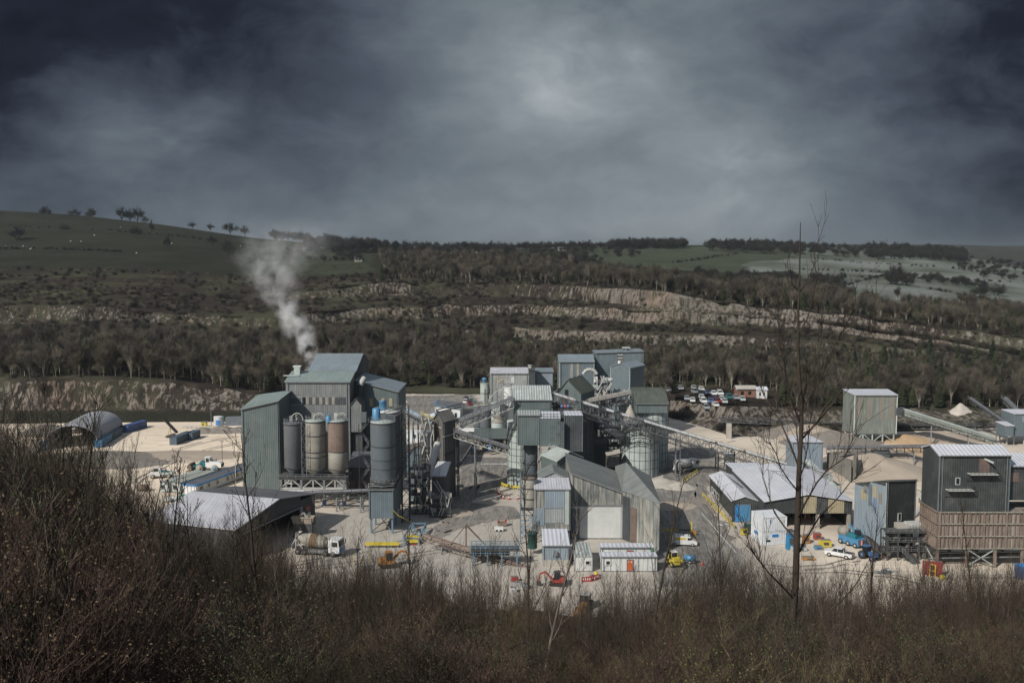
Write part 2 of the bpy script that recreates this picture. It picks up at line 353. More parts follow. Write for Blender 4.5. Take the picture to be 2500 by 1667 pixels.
# ---------------------------------------------------------------- terrain
COLS = {   # picture column: (picture row, distance) of each terrace line: yard edge, foot/top of low cliff, wood back/top, foot/top, foot/top, fields, mid, crest
 -500: [(1030,375),(995,392),(925,400),(838,590),(834,594),(785,612),(748,618),(720,690),(715,694),(640,880),(575,1150),(500,1500)],
 0:    [(1035,380),(1000,398),(925,404),(835,600),(832,604),(788,622),(748,628),(720,690),(715,694),(655,880),(600,1150),(522,1500)],
 200:  [(1032,382),(998,398),(921,404),(835,600),(832,604),(780,622),(745,628),(720,690),(715,694),(655,880),(598,1150),(531,1500)],
 400:  [(1030,384),(997,398),(930,404),(840,600),(836,604),(790,624),(766,629),(728,690),(723,694),(660,880),(605,1120),(548,1480)],
 640:  [(1030,385),(1003,398),(962,404),(850,590),(846,594),(797,640),(772,645),(735,700),(728,704),(680,850),(640,1050),(580,1450)],
 900:  [(962,462),(955,470),(945,474),(830,620),(815,626),(782,680),(750,686),(722,740),(690,746),(668,830),(640,1000),(604,1350)],
 1250: [(965,458),(960,464),(950,470),(825,640),(800,645),(768,700),(742,705),(722,765),(692,770),(674,860),(632,1150),(610,1500)],
 1600: [(1010,405),(1004,412),(970,418),(838,560),(812,565),(790,610),(758,614),(750,617),(708,623),(702,690),(655,1100),(602,1500)],
 1800: [(1070,352),(1035,366),(995,372),(850,555),(818,560),(794,605),(768,608),(762,610),(744,614),(737,680),(665,1080),(600,1500)],
 2100: [(1060,360),(1040,368),(1000,380),(865,540),(840,545),(818,570),(802,572),(799,574),(776,577),(775,640),(652,1250),(602,1650)],
 2300: [(1050,366),(1040,372),(1000,388),(875,530),(860,534),(845,550),(830,553),(828,555),(798,559),(795,620),(680,1100),(616,1600)],
 2500: [(1045,372),(1040,378),(1000,395),(890,520),(884,524),(880,530),(866,533),(862,535),(826,541),(820,600),(735,920),(650,1500)],
 3000: [(1045,372),(1040,378),(1000,395),(895,520),(890,524),(885,530),(870,533),(866,535),(835,541),(828,600),(760,920),(670,1500)]}
CX_ = sorted(COLS); CAZ = np.array([(c - CX) / F for c in CX_])
KY = np.array([[p[1] for p in COLS[c]] for c in CX_], float)
KZ = np.array([[max(Z(p[0], p[1]), 0) if i else 0 for i, p in enumerate(COLS[c])] for c in CX_])
far_y = np.tile([[2300., 4600., 9500.]], (len(CX_), 1))
far_z = np.array([[KZ[i, -1] - (14 if c < 1500 else 34), (96 if c < 1900 else 104 if c < 2350 else 97), 60] for i, c in enumerate(CX_)])
KY = np.hstack([KY, far_y]); KZ = np.hstack([KZ, far_z])
SUB = [3, 9, 10, 8, 12, 12, 12, 12, 12, 12, 14, 10, 10, 6]
#        bank cliff wood faceC scrub faceB scrub faceA scrub  field field back far
def keyrow(az):
    return np.array([np.interp(az, CAZ, KY[:, k]) for k in range(KY.shape[1])]), np.array([np.interp(az, CAZ, KZ[:, k]) for k in range(KZ.shape[1])])
def nz(x, y, s, o=0.0): return noise.noise(Vector((x / s, y / s, o)))
_cache = {}
def hz(x, y):      # height of the hillside at a ground position
    k = round(x / y, 3)
    if k not in _cache: _cache[k] = keyrow(k)
    ky, kz = _cache[k]
    return float(np.interp(y, ky, kz)) if y > ky[0] else 0.0
def ykey(az, i): return float(np.interp(az, CAZ, KY[:, i]))
def hill_mat():
    m = bpy.data.materials.new('hillside'); m.use_nodes = True; nt = m.node_tree; nt.nodes.clear()
    node, put, M, MR, MX, NZ, MAP, L = nt_tools(nt)
    out = node('ShaderNodeOutputMaterial'); b = node('ShaderNodeBsdfDiffuse'); L.new(b.outputs[0], out.inputs[0])
    g = node('ShaderNodeNewGeometry').outputs['Position']
    at = node('ShaderNodeAttribute', attribute_name='zone'); sp = node('ShaderNodeSeparateColor'); put(sp.inputs[0], at.outputs['Color'])
    at2 = node('ShaderNodeAttribute', attribute_name='zone2'); sp2 = node('ShaderNodeSeparateColor'); put(sp2.inputs[0], at2.outputs['Color'])
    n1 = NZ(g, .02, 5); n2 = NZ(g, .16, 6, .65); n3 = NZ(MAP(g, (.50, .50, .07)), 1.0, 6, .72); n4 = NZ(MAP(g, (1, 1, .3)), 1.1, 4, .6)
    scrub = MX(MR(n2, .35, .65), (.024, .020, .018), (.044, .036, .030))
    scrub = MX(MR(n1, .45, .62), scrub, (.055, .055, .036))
    grass = MX(MR(n1, .35, .65), (.022, .024, .017), (.034, .035, .026)); grass = MX(MR(n2, .45, .7, 0, .6), grass, (.036, .032, .025))  # grass colours lowered in place of a cloud shadow on the hill
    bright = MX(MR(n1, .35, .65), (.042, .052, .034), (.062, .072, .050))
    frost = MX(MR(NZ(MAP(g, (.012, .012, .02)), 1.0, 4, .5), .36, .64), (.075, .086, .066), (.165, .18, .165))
    rock = MX(MR(n3, .32, .68), (.045, .039, .033), (.20, .18, .155)); rock = MX(MR(NZ(g, .018, 3), .5, .68, 0, .55), rock, (.17, .118, .09))  # rock colours likewise carry the cloud shade of the upper hillside
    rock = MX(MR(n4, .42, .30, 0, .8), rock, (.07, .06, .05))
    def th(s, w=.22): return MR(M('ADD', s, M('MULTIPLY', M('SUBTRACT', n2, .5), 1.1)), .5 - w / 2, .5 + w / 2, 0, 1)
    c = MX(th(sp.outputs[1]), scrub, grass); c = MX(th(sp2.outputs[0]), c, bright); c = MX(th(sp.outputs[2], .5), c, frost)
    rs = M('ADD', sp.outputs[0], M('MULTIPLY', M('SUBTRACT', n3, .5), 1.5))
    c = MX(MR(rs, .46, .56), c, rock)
    put(b.inputs[0], c)
    bp = node('ShaderNodeBump'); bp.inputs['Strength'].default_value = .7; bp.inputs['Distance'].default_value = 1.2; put(bp.inputs['Height'], n3); L.new(bp.outputs[0], b.inputs['Normal'])
    return m
def ss(a, b, x): t = min(1, max(0, (x - a) / (b - a))); return t * t * (3 - 2 * t)
def gauss(x, c, w): return math.exp(-((x - c) / w) ** 2)
def build_hill():
    azs = np.arange(-.80, .80, .0022); vs = []; zc = []; zc2 = []
    rows = sum(SUB) + 1
    for az in azs:
        ky, kz = keyrow(az); px = CX + az * F; n = 0
        for k in range(len(SUB)):
            for j in range(SUB[k] + (1 if k == len(SUB) - 1 else 0)):
                t = j / SUB[k]; y = ky[k] + (ky[k + 1] - ky[k]) * t; z = kz[k] + (kz[k + 1] - kz[k]) * t; x = az * y
                face = k in (1, 3, 5, 7)
                if face or (j == 0 and k in (2, 4, 6, 8)):
                    y += 4.0 * nz(x, k * 50 + z * 1.5, 22) + 1.8 * nz(x, k * 50 + z, 6); z += 2.2 * nz(x, 7 * k, 14) * math.sin(math.pi * min(1, t + .5) * .5) if k > 0 else 0
                elif k in (0,): z += .5 * nz(x, y, 9) * math.sin(math.pi * t)
                elif k >= 8: z += (2.2 if k < 11 else 12) * nz(x, y, 90 if k < 11 else 500) * math.sin(math.pi * t if k < 11 else 1)
                else: z += 1.4 * nz(x, y, 15) * math.sin(math.pi * t)
                x = az * y; vs.append((x, y, z)); r = gr = fr = br = 0.0
                if k == 0: gr = 1.0 if px < 900 else .2; r = .55 if 1640 < px < 1950 else (.35 if px >= 1950 else 0)
                elif k == 1: r = (.47 if px < 640 else .2 if px < 1640 else .52)
                elif k == 2: r = .05 if px < 2000 else .25; gr = .25
                elif k == 3: r = .10 if px < 700 else .44 if px < 1250 else .56 if px < 1800 else .40
                elif k == 5: r = (.43 if px < 560 else .40 if px < 700 else .50) if px < 1020 else .45 + .10 * ss(1250, 1560, px)
                elif k == 7: r = .02 if px < 700 else .47 if px < 1010 else .31 + .26 * ss(1180, 1560, px) - .12 * ss(1900, 2250, px)
                elif k in (4, 6): r = .16 + (.30 * ss(1450, 1600, px) * ss(2080, 1950, px) if k == 6 else 0)
                elif k == 8: gr = .1 + .35 * t; r = .1
                elif k == 9:
                    gr = .6 + .4 * t
                elif k >= 10: gr = 1.0
                if k == 0 and px > 2050: r = .5 + .3 * gauss(px, 2360, 60)
                if k in (9, 10) and px > 1380: br = (.9 if k == 10 else .3) * ss(1380, 1480, px)
                if k in (9, 10) and px > 1900 and t + (k - 9) > .1: fr = (.9 - .15 * (k == 9)) * ss(1880, 1990, px + 60 * nz(x, y, 60))
                if k == 10 and t < .35: fr = max(fr, .9 * ss(1790, 1850, px + 40 * nz(x, y, 40)) * ss(1990, 1940, px))
                if k in (9, 10) and 480 < px < 960: br = .5 * ss(480, 640, px) * ss(960, 900, px)
                if k >= 12: gr, br, fr = .35, 0, 0
                if k == 11: br = .3
                zc.append((r, gr, fr, 1)); zc2.append((br, 0, 0, 1)); n += 1
    me = bpy.data.meshes.new('hillside'); nr = rows; nc = len(azs)
    fs = [(c * nr + r, (c + 1) * nr + r, (c + 1) * nr + r + 1, c * nr + r + 1) for c in range(nc - 1) for r in range(nr - 1)]
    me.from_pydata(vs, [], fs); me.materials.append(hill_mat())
    for nm, d in (('zone', zc), ('zone2', zc2)):
        a = me.color_attributes.new(nm, 'FLOAT_COLOR', 'POINT'); a.data.foreach_set('color', np.array(d, dtype=np.float32).ravel())
    me.polygons.foreach_set('use_smooth', [True] * len(fs)); me.update()
    o = bpy.data.objects.new('hillside', me); col.objects.link(o); tag(o, kind='structure')
build_hill()
def yard_mat():
    m = bpy.data.materials.new('yard'); m.use_nodes = True; nt = m.node_tree; nt.nodes.clear()
    node, put, M, MR, MX, NZ, MAP, L = nt_tools(nt)
    out = node('ShaderNodeOutputMaterial'); b = node('ShaderNodeBsdfPrincipled'); L.new(b.outputs[0], out.inputs[0]); b.inputs['Roughness'].default_value = .95; b.inputs['Specular IOR Level'].default_value = .1
    g = node('ShaderNodeNewGeometry').outputs['Position']; sp = node('ShaderNodeSeparateXYZ'); put(sp.inputs[0], g)
    n1 = NZ(g, .035, 6, .6); n2 = NZ(g, .5, 5, .6); n3 = NZ(MAP(g, (.05, .35, .1)), 1.0, 5, .6, 1.5)
    beige = MX(MR(n1, .35, .65), (.60, .51, .405), (.72, .62, .49)); grey = MX(MR(n1, .35, .65), (.29, .27, .238), (.45, .42, .37))
    xm = M('ADD', sp.outputs[0], M('MULTIPLY', M('SUBTRACT', n1, .5), 60))
    f = M('MULTIPLY', MR(xm, -62, -40, 0, 1), MR(xm, 52, 74, 1, .5))
    c = MX(f, beige, grey)
    c = MX(MR(n3, .52, .66, 0, .40), c, (.24, .205, .165)); c = MX(MR(n2, .3, .75, .0, .28), c, (.5, .43, .34)); c = MX(MR(NZ(g, .11, 4), .58, .7, 0, .35), c, (.16, .145, .125))
    put(b.inputs['Base Color'], c)
    bp = node('ShaderNodeBump'); bp.inputs['Strength'].default_value = .4; bp.inputs['Distance'].default_value = .4; put(bp.inputs['Height'], n2); L.new(bp.outputs[0], b.inputs['Normal'])
    return m
MATS['yard'] = yard_mat
def road_mat():
    m = bpy.data.materials.new('asphalt'); m.use_nodes = True; nt = m.node_tree; nt.nodes.clear()
    node, put, M, MR, MX, NZ, MAP, L = nt_tools(nt)
    out = node('ShaderNodeOutputMaterial'); b = node('ShaderNodeBsdfPrincipled'); L.new(b.outputs[0], out.inputs[0]); b.inputs['Roughness'].default_value = .85; b.inputs['Specular IOR Level'].default_value = .25
    g = node('ShaderNodeNewGeometry').outputs['Position']
    n1 = NZ(g, .06, 5, .6, .8); n2 = NZ(g, .45, 5, .6); n3 = NZ(MAP(g, (.35, .05, .1)), 1.0, 5, .55, 2.5)
    c = MX(MR(n1, .3, .7), (.098, .095, .09), (.175, .167, .155)); c = MX(MR(n3, .46, .62, 0, .65), c, (.27, .25, .22)); c = MX(MR(n2, .5, .75, 0, .5), c, (.26, .24, .21))
    put(b.inputs['Base Color'], c); return m
MATS['asphalt'] = road_mat
def build_yard():
    azs = np.arange(-.80, .8001, .02); m = MB(); vs = []
    for az in azs:
        yb = ykey(az, 0) + 1.0; vs += [(az * y, y, 0) for y in (118, 200, 260, 320, yb)]
    m.mesh(vs, [(c * 5 + r, (c + 1) * 5 + r, (c + 1) * 5 + r + 1, c * 5 + r + 1) for c in range(len(azs) - 1) for r in range(4)], 'yard')
    tag(m.build('yard_ground'), kind='structure')
    def sheet(name, pts, z, mat='asphalt', jag=1.3):
        g = [G(*p) for p in pts]; out = []; rnd = random.Random(5)
        for a, b in zip(g, g[1:] + g[:1]):
            k = max(1, int((b - a).length / 3))
            for i in range(k): q = a.lerp(b, i / k); out.append((q.x + rnd.uniform(-jag, jag), q.y + rnd.uniform(-jag, jag), z))
        mm = MB(); mm.face(out, mat); import bmesh
        o = mm.build(name); bm = bmesh.new(); bm.from_mesh(o.data); bmesh.ops.triangulate(bm, faces=bm.faces[:]); bm.normal_update()
        for f in bm.faces:
            if f.normal.z < 0: f.normal_flip()
        bm.to_mesh(o.data); bm.free(); tag(o, kind='structure')
    sheet('road', [(1119,1115),(1237,1117),(1250,1175),(1205,1200),(1165,1215),(1152,1226),(1210,1232),(1262,1238),(1262,1268),(1180,1276),(1085,1310),(1062,1312),(1060,1296),(1084,1268),(1108,1240),(1125,1200),(1122,1150)], .010)
    sheet('road', [(1635,1095),(1700,1086),(1752,1110),(1757,1150),(1735,1190),(1722,1212),(1765,1270),(1812,1345),(1835,1420),(1600,1440),(1580,1300),(1600,1210),(1612,1160)], .014)
    sheet('road', [(985,967),(1160,963),(1172,990),(1140,1030),(1060,1036),(1000,1040)], .018)
    sheet('concrete_apron', [(770,1262),(900,1240),(990,1262),(1060,1312),(1085,1310),(1180,1276),(1262,1268),(1270,1350),(1230,1400),(900,1420),(760,1370),(735,1300)], .006, 'concrete', .3)
    mk = MB()
    for i in range(9):
        a = G(1176 + i * 7.0, 1132); mk.box((a.x, a.y, .0215), (.75 if i % 3 else .4, 1.2, .003), 'white')
    tag(mk.build('road_marking'), kind='structure')
    mk = MB()
    for (x0, y0, x1, y1) in ((1713, 1252, 1797, 1348), (1752, 1278, 1764, 1282), (1770, 1277, 1782, 1281)):
        a, b = G(x0, y0, .024), G(x1, y1, .024); mk.beam(a, b, .18 if x0 == 1713 else .7, 'white', .003)
    tag(mk.build('road_marking'), kind='structure')
def tracks():
    m = MB(); rnd = random.Random(17); seeds = [((1120,1235),(1180,1150),(1240,1140)),((1085,1300),(1150,1225),(1180,1140)),((1060,1320),(1120,1250),(1135,1150)),((1610,1400),(1660,1230),(1720,1130)),((1640,1410),(1690,1250),(1745,1110)),((1820,1420),(1740,1260),(1690,1180)),((700,1380),(900,1350),(1100,1290)),((650,1400),(880,1375),(1180,1330)),((330,1180),(420,1110),(590,1080)),((300,1150),(430,1085),(580,1065)),((350,1120),(450,1140),(590,1110)),((1900,1400),(2050,1380),(2250,1420)),((1850,1380),(2000,1400),(2100,1360)),((1900,1120),(2000,1140),(2250,1200)),((1060,1275),(1180,1290),(1240,1250)),((1640,1080),(1720,1090),(1790,1075))]
    for a, b, c in seeds:
        A, B, C = G(*a), G(*b), G(*c)
        for o in (-1.0, 1.0):
            ps = []
            for i in range(15):
                t = i / 14; p = A * (1 - t) ** 2 + B * 2 * t * (1 - t) + C * t * t; d = ((B - A) * (1 - t) + (C - B) * t).normalized(); s = Vector((d.y, -d.x, 0)); ps.append((p + s * (o + .3 * math.sin(i * 1.3 + a[0])), s))
            for (p, s), (q, r) in zip(ps, ps[1:]): 
                if rnd.random() < .8: w = rnd.uniform(.25, .5); z = .026 + o * .002; m.face([(p.x - s.x * w, p.y - s.y * w, z), (p.x + s.x * w, p.y + s.y * w, z), (q.x + r.x * w, q.y + r.y * w, z), (q.x - r.x * w, q.y - r.y * w, z)], 'track_dust')
    tag(m.build('tyre_tracks'), kind='structure')
pm('track_dust', (.20, .178, .15), .3, .5, .95, dirt=.6)
build_yard(); tracks()
CREST = ([-600, 0, 400, 600, 838, 1106, 1374, 1600, 1900, 2250, 2365, 2500, 3100], [1330, 1360, 1405, 1430, 1452, 1484, 1503, 1518, 1515, 1495, 1472, 1449, 1420])
def bank_z(x, y):
    if y < 3: return 64.15 + max(0, -y) * .06
    az = x / max(y, 1); py = float(np.interp(CX + min(max(az, -.8), .8) * F * .985, *CREST)); zc = Z(py, 150)
    if y < 150: t = (y - 3) / 147; return 64.15 + (zc - 64.15) * t + .35 * nz(x, y, 3) * min(1, y / 20) + (.9 * nz(x, y, 14) * min(1, y / 50))
    return max(-1.2, zc - (y - 150) * 1.1)
def bank_mat():
    m = bpy.data.materials.new('bank'); m.use_nodes = True; nt = m.node_tree; nt.nodes.clear()
    node, put, M, MR, MX, NZ, MAP, L = nt_tools(nt)
    out = node('ShaderNodeOutputMaterial'); b = node('ShaderNodeBsdfDiffuse'); L.new(b.outputs[0], out.inputs[0])
    g = node('ShaderNodeNewGeometry').outputs['Position']; n1 = NZ(g, .12, 5); n2 = NZ(g, 2.5, 6, .7)
    c = MX(MR(n2, .35, .7), (.022, .017, .012), (.085, .062, .038)); c = MX(MR(n1, .5, .65, 0, .6), c, (.045, .048, .018))
    put(b.inputs[0], c); return m
MATS['bank'] = bank_mat
def build_bank():
    ys = [-60, -25, -10, -4, -1, 1, 3, 4, 5, 6, 7, 8.5, 10, 12, 14, 16, 19, 22, 26, 30, 35, 40, 46, 52, 60, 68, 76, 86, 96, 108, 120, 132, 142, 150, 152, 155, 158, 162, 168, 176]
    m = MB(); vs = []; xs = np.arange(-1, 1.0001, .0125)
    for t in xs:
        for y in ys: x = t * (abs(y) * .85 + 14); vs.append((x, y, bank_z(x, y)))
    n = len(ys); m.mesh(vs, [(c * n + r, (c + 1) * n + r, (c + 1) * n + r + 1, c * n + r + 1) for c in range(len(xs) - 1) for r in range(n - 1)], 'bank', True)
    tag(m.build('foreground_bank'), kind='structure')
build_bank()
# ---------------------------------------------------------------- bare trees, conifers, bushes
def grow(m, rnd, p, d, L, r, lvl, mat, tw, up=.12, gnarl=.18, split=(3, 5), lens=.68, n=4, twigs=6, tl=1.4, twr=.02, sides=3):
    segs = 3 if lvl > 0 else 2; q = Vector(p); dd = Vector(d)
    for i in range(segs):
        dd = (dd + Vector((rnd.uniform(-gnarl, gnarl), rnd.uniform(-gnarl, gnarl), rnd.uniform(-gnarl, gnarl) + up))).normalized()
        e = q + dd * (L / segs); m.tube(q, e, r * (1 - i / segs * .45), mat, r1=r * (1 - (i + 1) / segs * .45), n=max(3, min(n, 5)), sm=False)
        if lvl > 0 and i > 0:
            for _ in range(rnd.randint(*split)):
                a = dd.orthogonal().normalized(); a.rotate(__import__('mathutils').Quaternion(dd, rnd.uniform(0, 6.283)))
                b = (dd * rnd.uniform(.5, 1.0) + a * rnd.uniform(.55, 1.0)).normalized()
                grow(m, rnd, q.lerp(e, rnd.uniform(.2, 1)), b, L * lens * rnd.uniform(.7, 1.15), r * .45, lvl - 1, mat, tw, up, gnarl, split, lens, 3, twigs, tl, twr)
        if lvl == 0:
            for _ in range(twigs):
                a = Vector((rnd.gauss(0, 1), rnd.gauss(0, 1), rnd.gauss(0, 1) + .5)).normalized(); b = (dd + a * .9).normalized()
                s = q.lerp(e, rnd.random()); l = tl * rnd.uniform(.5, 1.2); w = b.orthogonal().normalized() * twr
                m.face([s - w, s + w, s + b * l], tw)
        q = e
def bare_tree(seed, h, crown=.5, mat='bark_far', tw='twig_far', trunk=.35, r=.22, lvl=2, twigs=9, tl=1.5, twr=.035, up=.10, split=(2, 3)):
    rnd = random.Random(seed); m = MB(); t = h * trunk; p = Vector((0, 0, -.3)); d = Vector((rnd.uniform(-.05, .05), rnd.uniform(-.05, .05), 1)).normalized()
    m.tube(p, p + d * (t + .3), r, mat, r1=r * .8, n=5, sm=False); p = p + d * (t + .3)
    for i in range(5):
        a = i * 1.2566 + rnd.uniform(-.4, .4); b = Vector((math.cos(a) * crown * 1.3, math.sin(a) * crown * 1.3, 1)).normalized()
        grow(m, rnd, p - d * rnd.uniform(0, t * .35), b, (h - t) * .48, r * .55, lvl, mat, tw, up=up, twigs=twigs, tl=tl, twr=twr, split=split, lens=.6)
    grow(m, rnd, p, d, (h - t) * .55, r * .6, lvl, mat, tw, up=up, twigs=twigs, tl=tl, twr=twr, split=split, lens=.6)
    return m
def conifer_tree(seed, h, w, mat='conifer'):
    rnd = random.Random(seed); m = MB(); m.tube((0, 0, -.3), (0, 0, h * .95), h * .018, 'twig_dark', r1=.02, n=5)
    k = 260
    for i in range(k):
        t = i / k; z = h * (.14 + .86 * t); rr = w * (1 - t) ** .8 * rnd.uniform(.55, 1.12) + .15; a = i * 2.39996 + rnd.uniform(-.3, .3)
        dx, dy = math.cos(a), math.sin(a); s0 = Vector((dx * rr * .15, dy * rr * .15, z)); s1 = Vector((dx * rr, dy * rr, z - rr * .22 + rnd.uniform(-.2, .3)))
        side = Vector((-dy, dx, 0)) * (rr * .30 + .12)
        m.face([s0, (s0 + s1) / 2 + side + Vector((0, 0, -.1)), s1, (s0 + s1) / 2 - side + Vector((0, 0, -.12))], mat)
        m.face([s0, s0.lerp(s1, .7) + Vector((0, 0, -.45)), s1 + Vector((0, 0, .05))], mat)
    return m
def bush(seed, h, w, mat='twig_far', n=170, twr=.04):
    rnd = random.Random(seed); m = MB()
    for i in range(n):
        a = rnd.uniform(0, 6.283); t = rnd.random() ** .5; e = Vector((math.cos(a) * w * t, math.sin(a) * w * t, h * math.sqrt(max(.05, 1 - t * t * .85)) * rnd.uniform(.6, 1.05)))
        s = Vector((e.x * .3, e.y * .3, -.2)).lerp(e, rnd.uniform(0, .6)); d = (e - s); k = d.orthogonal().normalized() * twr
        m.face([s - k, s + k, e], mat)
    return m
def stuff(name, label, cat, variants, pts):
    """one object whose points carry instances of the visible variant objects"""
    me = bpy.data.meshes.new(name); me.from_pydata([p[:3] for p in pts], [], [])
    for nm, idx in (('sc', 3), ('rt', 4)):
        a = me.attributes.new(nm, 'FLOAT', 'POINT'); a.data.foreach_set('value', [p[idx] for p in pts])
    o = bpy.data.objects.new(name, me); col.objects.link(o); tag(o, label, cat, kind='stuff')
    ng = bpy.data.node_groups.new(name + '_scatter', 'GeometryNodeTree')
    ng.interface.new_socket('Geometry', in_out='INPUT', socket_type='NodeSocketGeometry'); ng.interface.new_socket('Geometry', in_out='OUTPUT', socket_type='NodeSocketGeometry')
    N, L = ng.nodes, ng.links; gi = N.new('NodeGroupInput'); go = N.new('NodeGroupOutput'); iop = N.new('GeometryNodeInstanceOnPoints'); j = N.new('GeometryNodeJoinGeometry')
    for v in variants:
        oi = N.new('GeometryNodeObjectInfo'); oi.inputs['Object'].default_value = v; oi.transform_space = 'ORIGINAL'; oi.inputs['As Instance'].default_value = True; L.new(oi.outputs['Geometry'], j.inputs[0])
    L.new(gi.outputs[0], iop.inputs['Points']); L.new(j.outputs[0], iop.inputs['Instance']); iop.inputs['Pick Instance'].default_value = True
    a1 = N.new('GeometryNodeInputNamedAttribute'); a1.data_type = 'FLOAT'; a1.inputs[0].default_value = 'sc'; L.new(a1.outputs[0], iop.inputs['Scale'])
    a2 = N.new('GeometryNodeInputNamedAttribute'); a2.data_type = 'FLOAT'; a2.inputs[0].default_value = 'rt'; cx = N.new('ShaderNodeCombineXYZ'); L.new(a2.outputs[0], cx.inputs[2]); L.new(cx.outputs[0], iop.inputs['Rotation'])
    L.new(iop.outputs[0], go.inputs[0]); md = o.modifiers.new('scatter', 'NODES'); md.node_group = ng
    return o
def place(me, name, loc, s=1.0, rz=0.0, label=None, cat=None, group=None):
    o = bpy.data.objects.new(name, me); col.objects.link(o); o.location = loc; o.scale = (s,) * 3 if not isinstance(s, tuple) else s; o.rotation_euler = (0, 0, rz)
    return tag(o, label, cat, group)
def at_px(px, Y): a = (px - CX) / F * 1.0; return a * Y, Y
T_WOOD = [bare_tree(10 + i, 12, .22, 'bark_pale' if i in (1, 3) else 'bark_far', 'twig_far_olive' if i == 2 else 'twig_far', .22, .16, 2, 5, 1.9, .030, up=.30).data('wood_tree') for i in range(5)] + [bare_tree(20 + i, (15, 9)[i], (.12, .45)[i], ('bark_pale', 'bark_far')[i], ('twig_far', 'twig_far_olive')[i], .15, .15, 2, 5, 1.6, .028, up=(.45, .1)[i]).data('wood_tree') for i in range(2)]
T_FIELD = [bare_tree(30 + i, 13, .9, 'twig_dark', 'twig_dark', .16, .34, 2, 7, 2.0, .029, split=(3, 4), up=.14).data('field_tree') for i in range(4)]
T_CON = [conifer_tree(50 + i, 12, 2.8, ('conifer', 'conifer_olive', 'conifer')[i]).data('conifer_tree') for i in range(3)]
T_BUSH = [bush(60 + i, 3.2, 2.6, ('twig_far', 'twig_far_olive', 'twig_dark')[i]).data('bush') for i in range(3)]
def behind(px): return 'behind the left yard' if px < 580 else 'behind the tall works' if px < 1000 else 'behind the back plant building' if px < 1360 else 'behind the rear tower' if px < 1600 else 'behind the car park' if px < 1950 else 'behind the striped tower'
def build_far_vegetation():
    rnd = random.Random(3)
    # woods whose front row can be told tree from tree
    front = []; n = 0
    for i in range(150):
        px = rnd.uniform(-60, 2560)
        if 640 < px < 720: continue
        y0 = ykey((px - CX) / F, 2) + 3; Y = y0 + rnd.uniform(2, 60) + (28 if 1640 < px < 1900 else 0); x, y = at_px(px, Y)
        v = rnd.choice(T_WOOD); o = place(v, 'woodland_tree', (x, y, hz(x, y)), rnd.uniform(.75, 1.15), rnd.uniform(0, 6), 'bare leafless tree in the front row of the wood ' + behind(px), 'tree', 'front woodland trees ' + behind(px)); front.append(o)
    cons = []
    for i in range(60):
        if i < 34: px = rnd.uniform(2080, 2560); Y = rnd.uniform(410, 520); s = rnd.uniform(.75, 1.2)
        else: px = rnd.uniform(880, 2050); Y = ykey((px - CX) / F, 2) + rnd.uniform(20, 130); s = rnd.uniform(.5, .85)
        x, y = at_px(px, Y)
        cons.append(place(T_CON[1] if i % 3 == 0 else T_CON[i % 3], 'conifer_tree', (x, y, hz(x, y)), s, rnd.uniform(0, 6), 'dark green conifer among the bare woodland trees ' + behind(px), 'tree', 'conifers ' + behind(px)))
    edge = []
    for i in range(70):     # treeline above the white quarry face
        px = rnd.uniform(1560, 2560); Y = ykey((px - CX) / F, 8) + rnd.uniform(6, 50); x, y = at_px(px, Y)
        v = T_CON[rnd.choice((0, 2))] if rnd.random() < .45 else rnd.choice(T_WOOD)
        edge.append(place(v, 'ridge_tree' if v not in T_CON else 'ridge_conifer', (x, y, hz(x, y)), rnd.uniform(.6, 1.05), rnd.uniform(0, 6), 'bare tree lining the top edge of the pale quarry face' if v not in T_CON else 'dark conifer lining the top edge of the pale quarry face', 'tree', 'bare trees above the quarry face' if v not in T_CON else 'conifers above the quarry face'))
    shrubs = []
    for i in range(60):
        px = rnd.uniform(-20, 2520); Y = ykey((px - CX) / F, 4) + rnd.uniform(1, 60); x, y = at_px(px, Y)
        shrubs.append(place(T_BUSH[i % 3], 'quarry_bush', (x, y, hz(x, y)), rnd.uniform(.9, 1.9), rnd.uniform(0, 6), 'dark leafless bush growing on a quarry ledge ' + behind(px), 'bush', 'quarry ledge bushes ' + behind(px)))
    def pick(lst, meshes): return [next(o for o in lst if o.data == m) for m in meshes if any(o.data == m for o in lst)]
    vw = pick(front, T_WOOD); vb = pick(shrubs, T_BUSH); vc = pick(cons, T_CON)
    pts = []
    for i in range(5200):
        px = rnd.uniform(-420, 2950); az = (px - CX) / F; a, b = ykey(az, 2) + 3, ykey(az, 3) - 4; t = rnd.random()
        if 1640 < px < 1900: a += 34
        Y = a + (b - a) * t; x, y = at_px(px, Y)
        if nz(x, y, 30) < -.42: continue
        pts.append((x, y, hz(x, y), rnd.uniform(.5, 1.2) * (1 if px < 1250 else .85 - .45 * t), rnd.uniform(0, 6.28)))
    stuff('woodland', 'dense mass of bare brown trees filling the valley side behind the works', 'woodland', vw + vc[:1], pts)
    pts = []
    for i in range(14000):
        px = rnd.uniform(-420, 2950); az = (px - CX) / F; k = rnd.choice((0, 2, 3, 4, 4, 5, 6, 6, 7, 8, 8, 8)); a, b = ykey(az, k), ykey(az, k + 1); Y = a + (b - a) * rnd.random()
        if k == 6 and 1480 < px < 2000: continue
        if k == 0 and (px < 1640 or 1660 < px < 2000 and rnd.random() < .7): continue
        if k == 8: Y = a + (b - a) * rnd.random() ** 1.5
        x, y = at_px(px, Y); face = k in (3, 5, 7)
        if nz(x, y, 22, k) < (-.15 if not face else .06 + (.12 if px > 1330 else 0)): continue
        pts.append((x, y - (1.0 if face else 0), hz(x, y) - (.5 if face else 0), rnd.uniform(.4, 1.3) * (.6 if face else 1), rnd.uniform(0, 6.28)))
    stuff('scrub', 'dark leafless scrub covering the quarry benches and slopes', 'scrub', vb, pts)
    pts = []
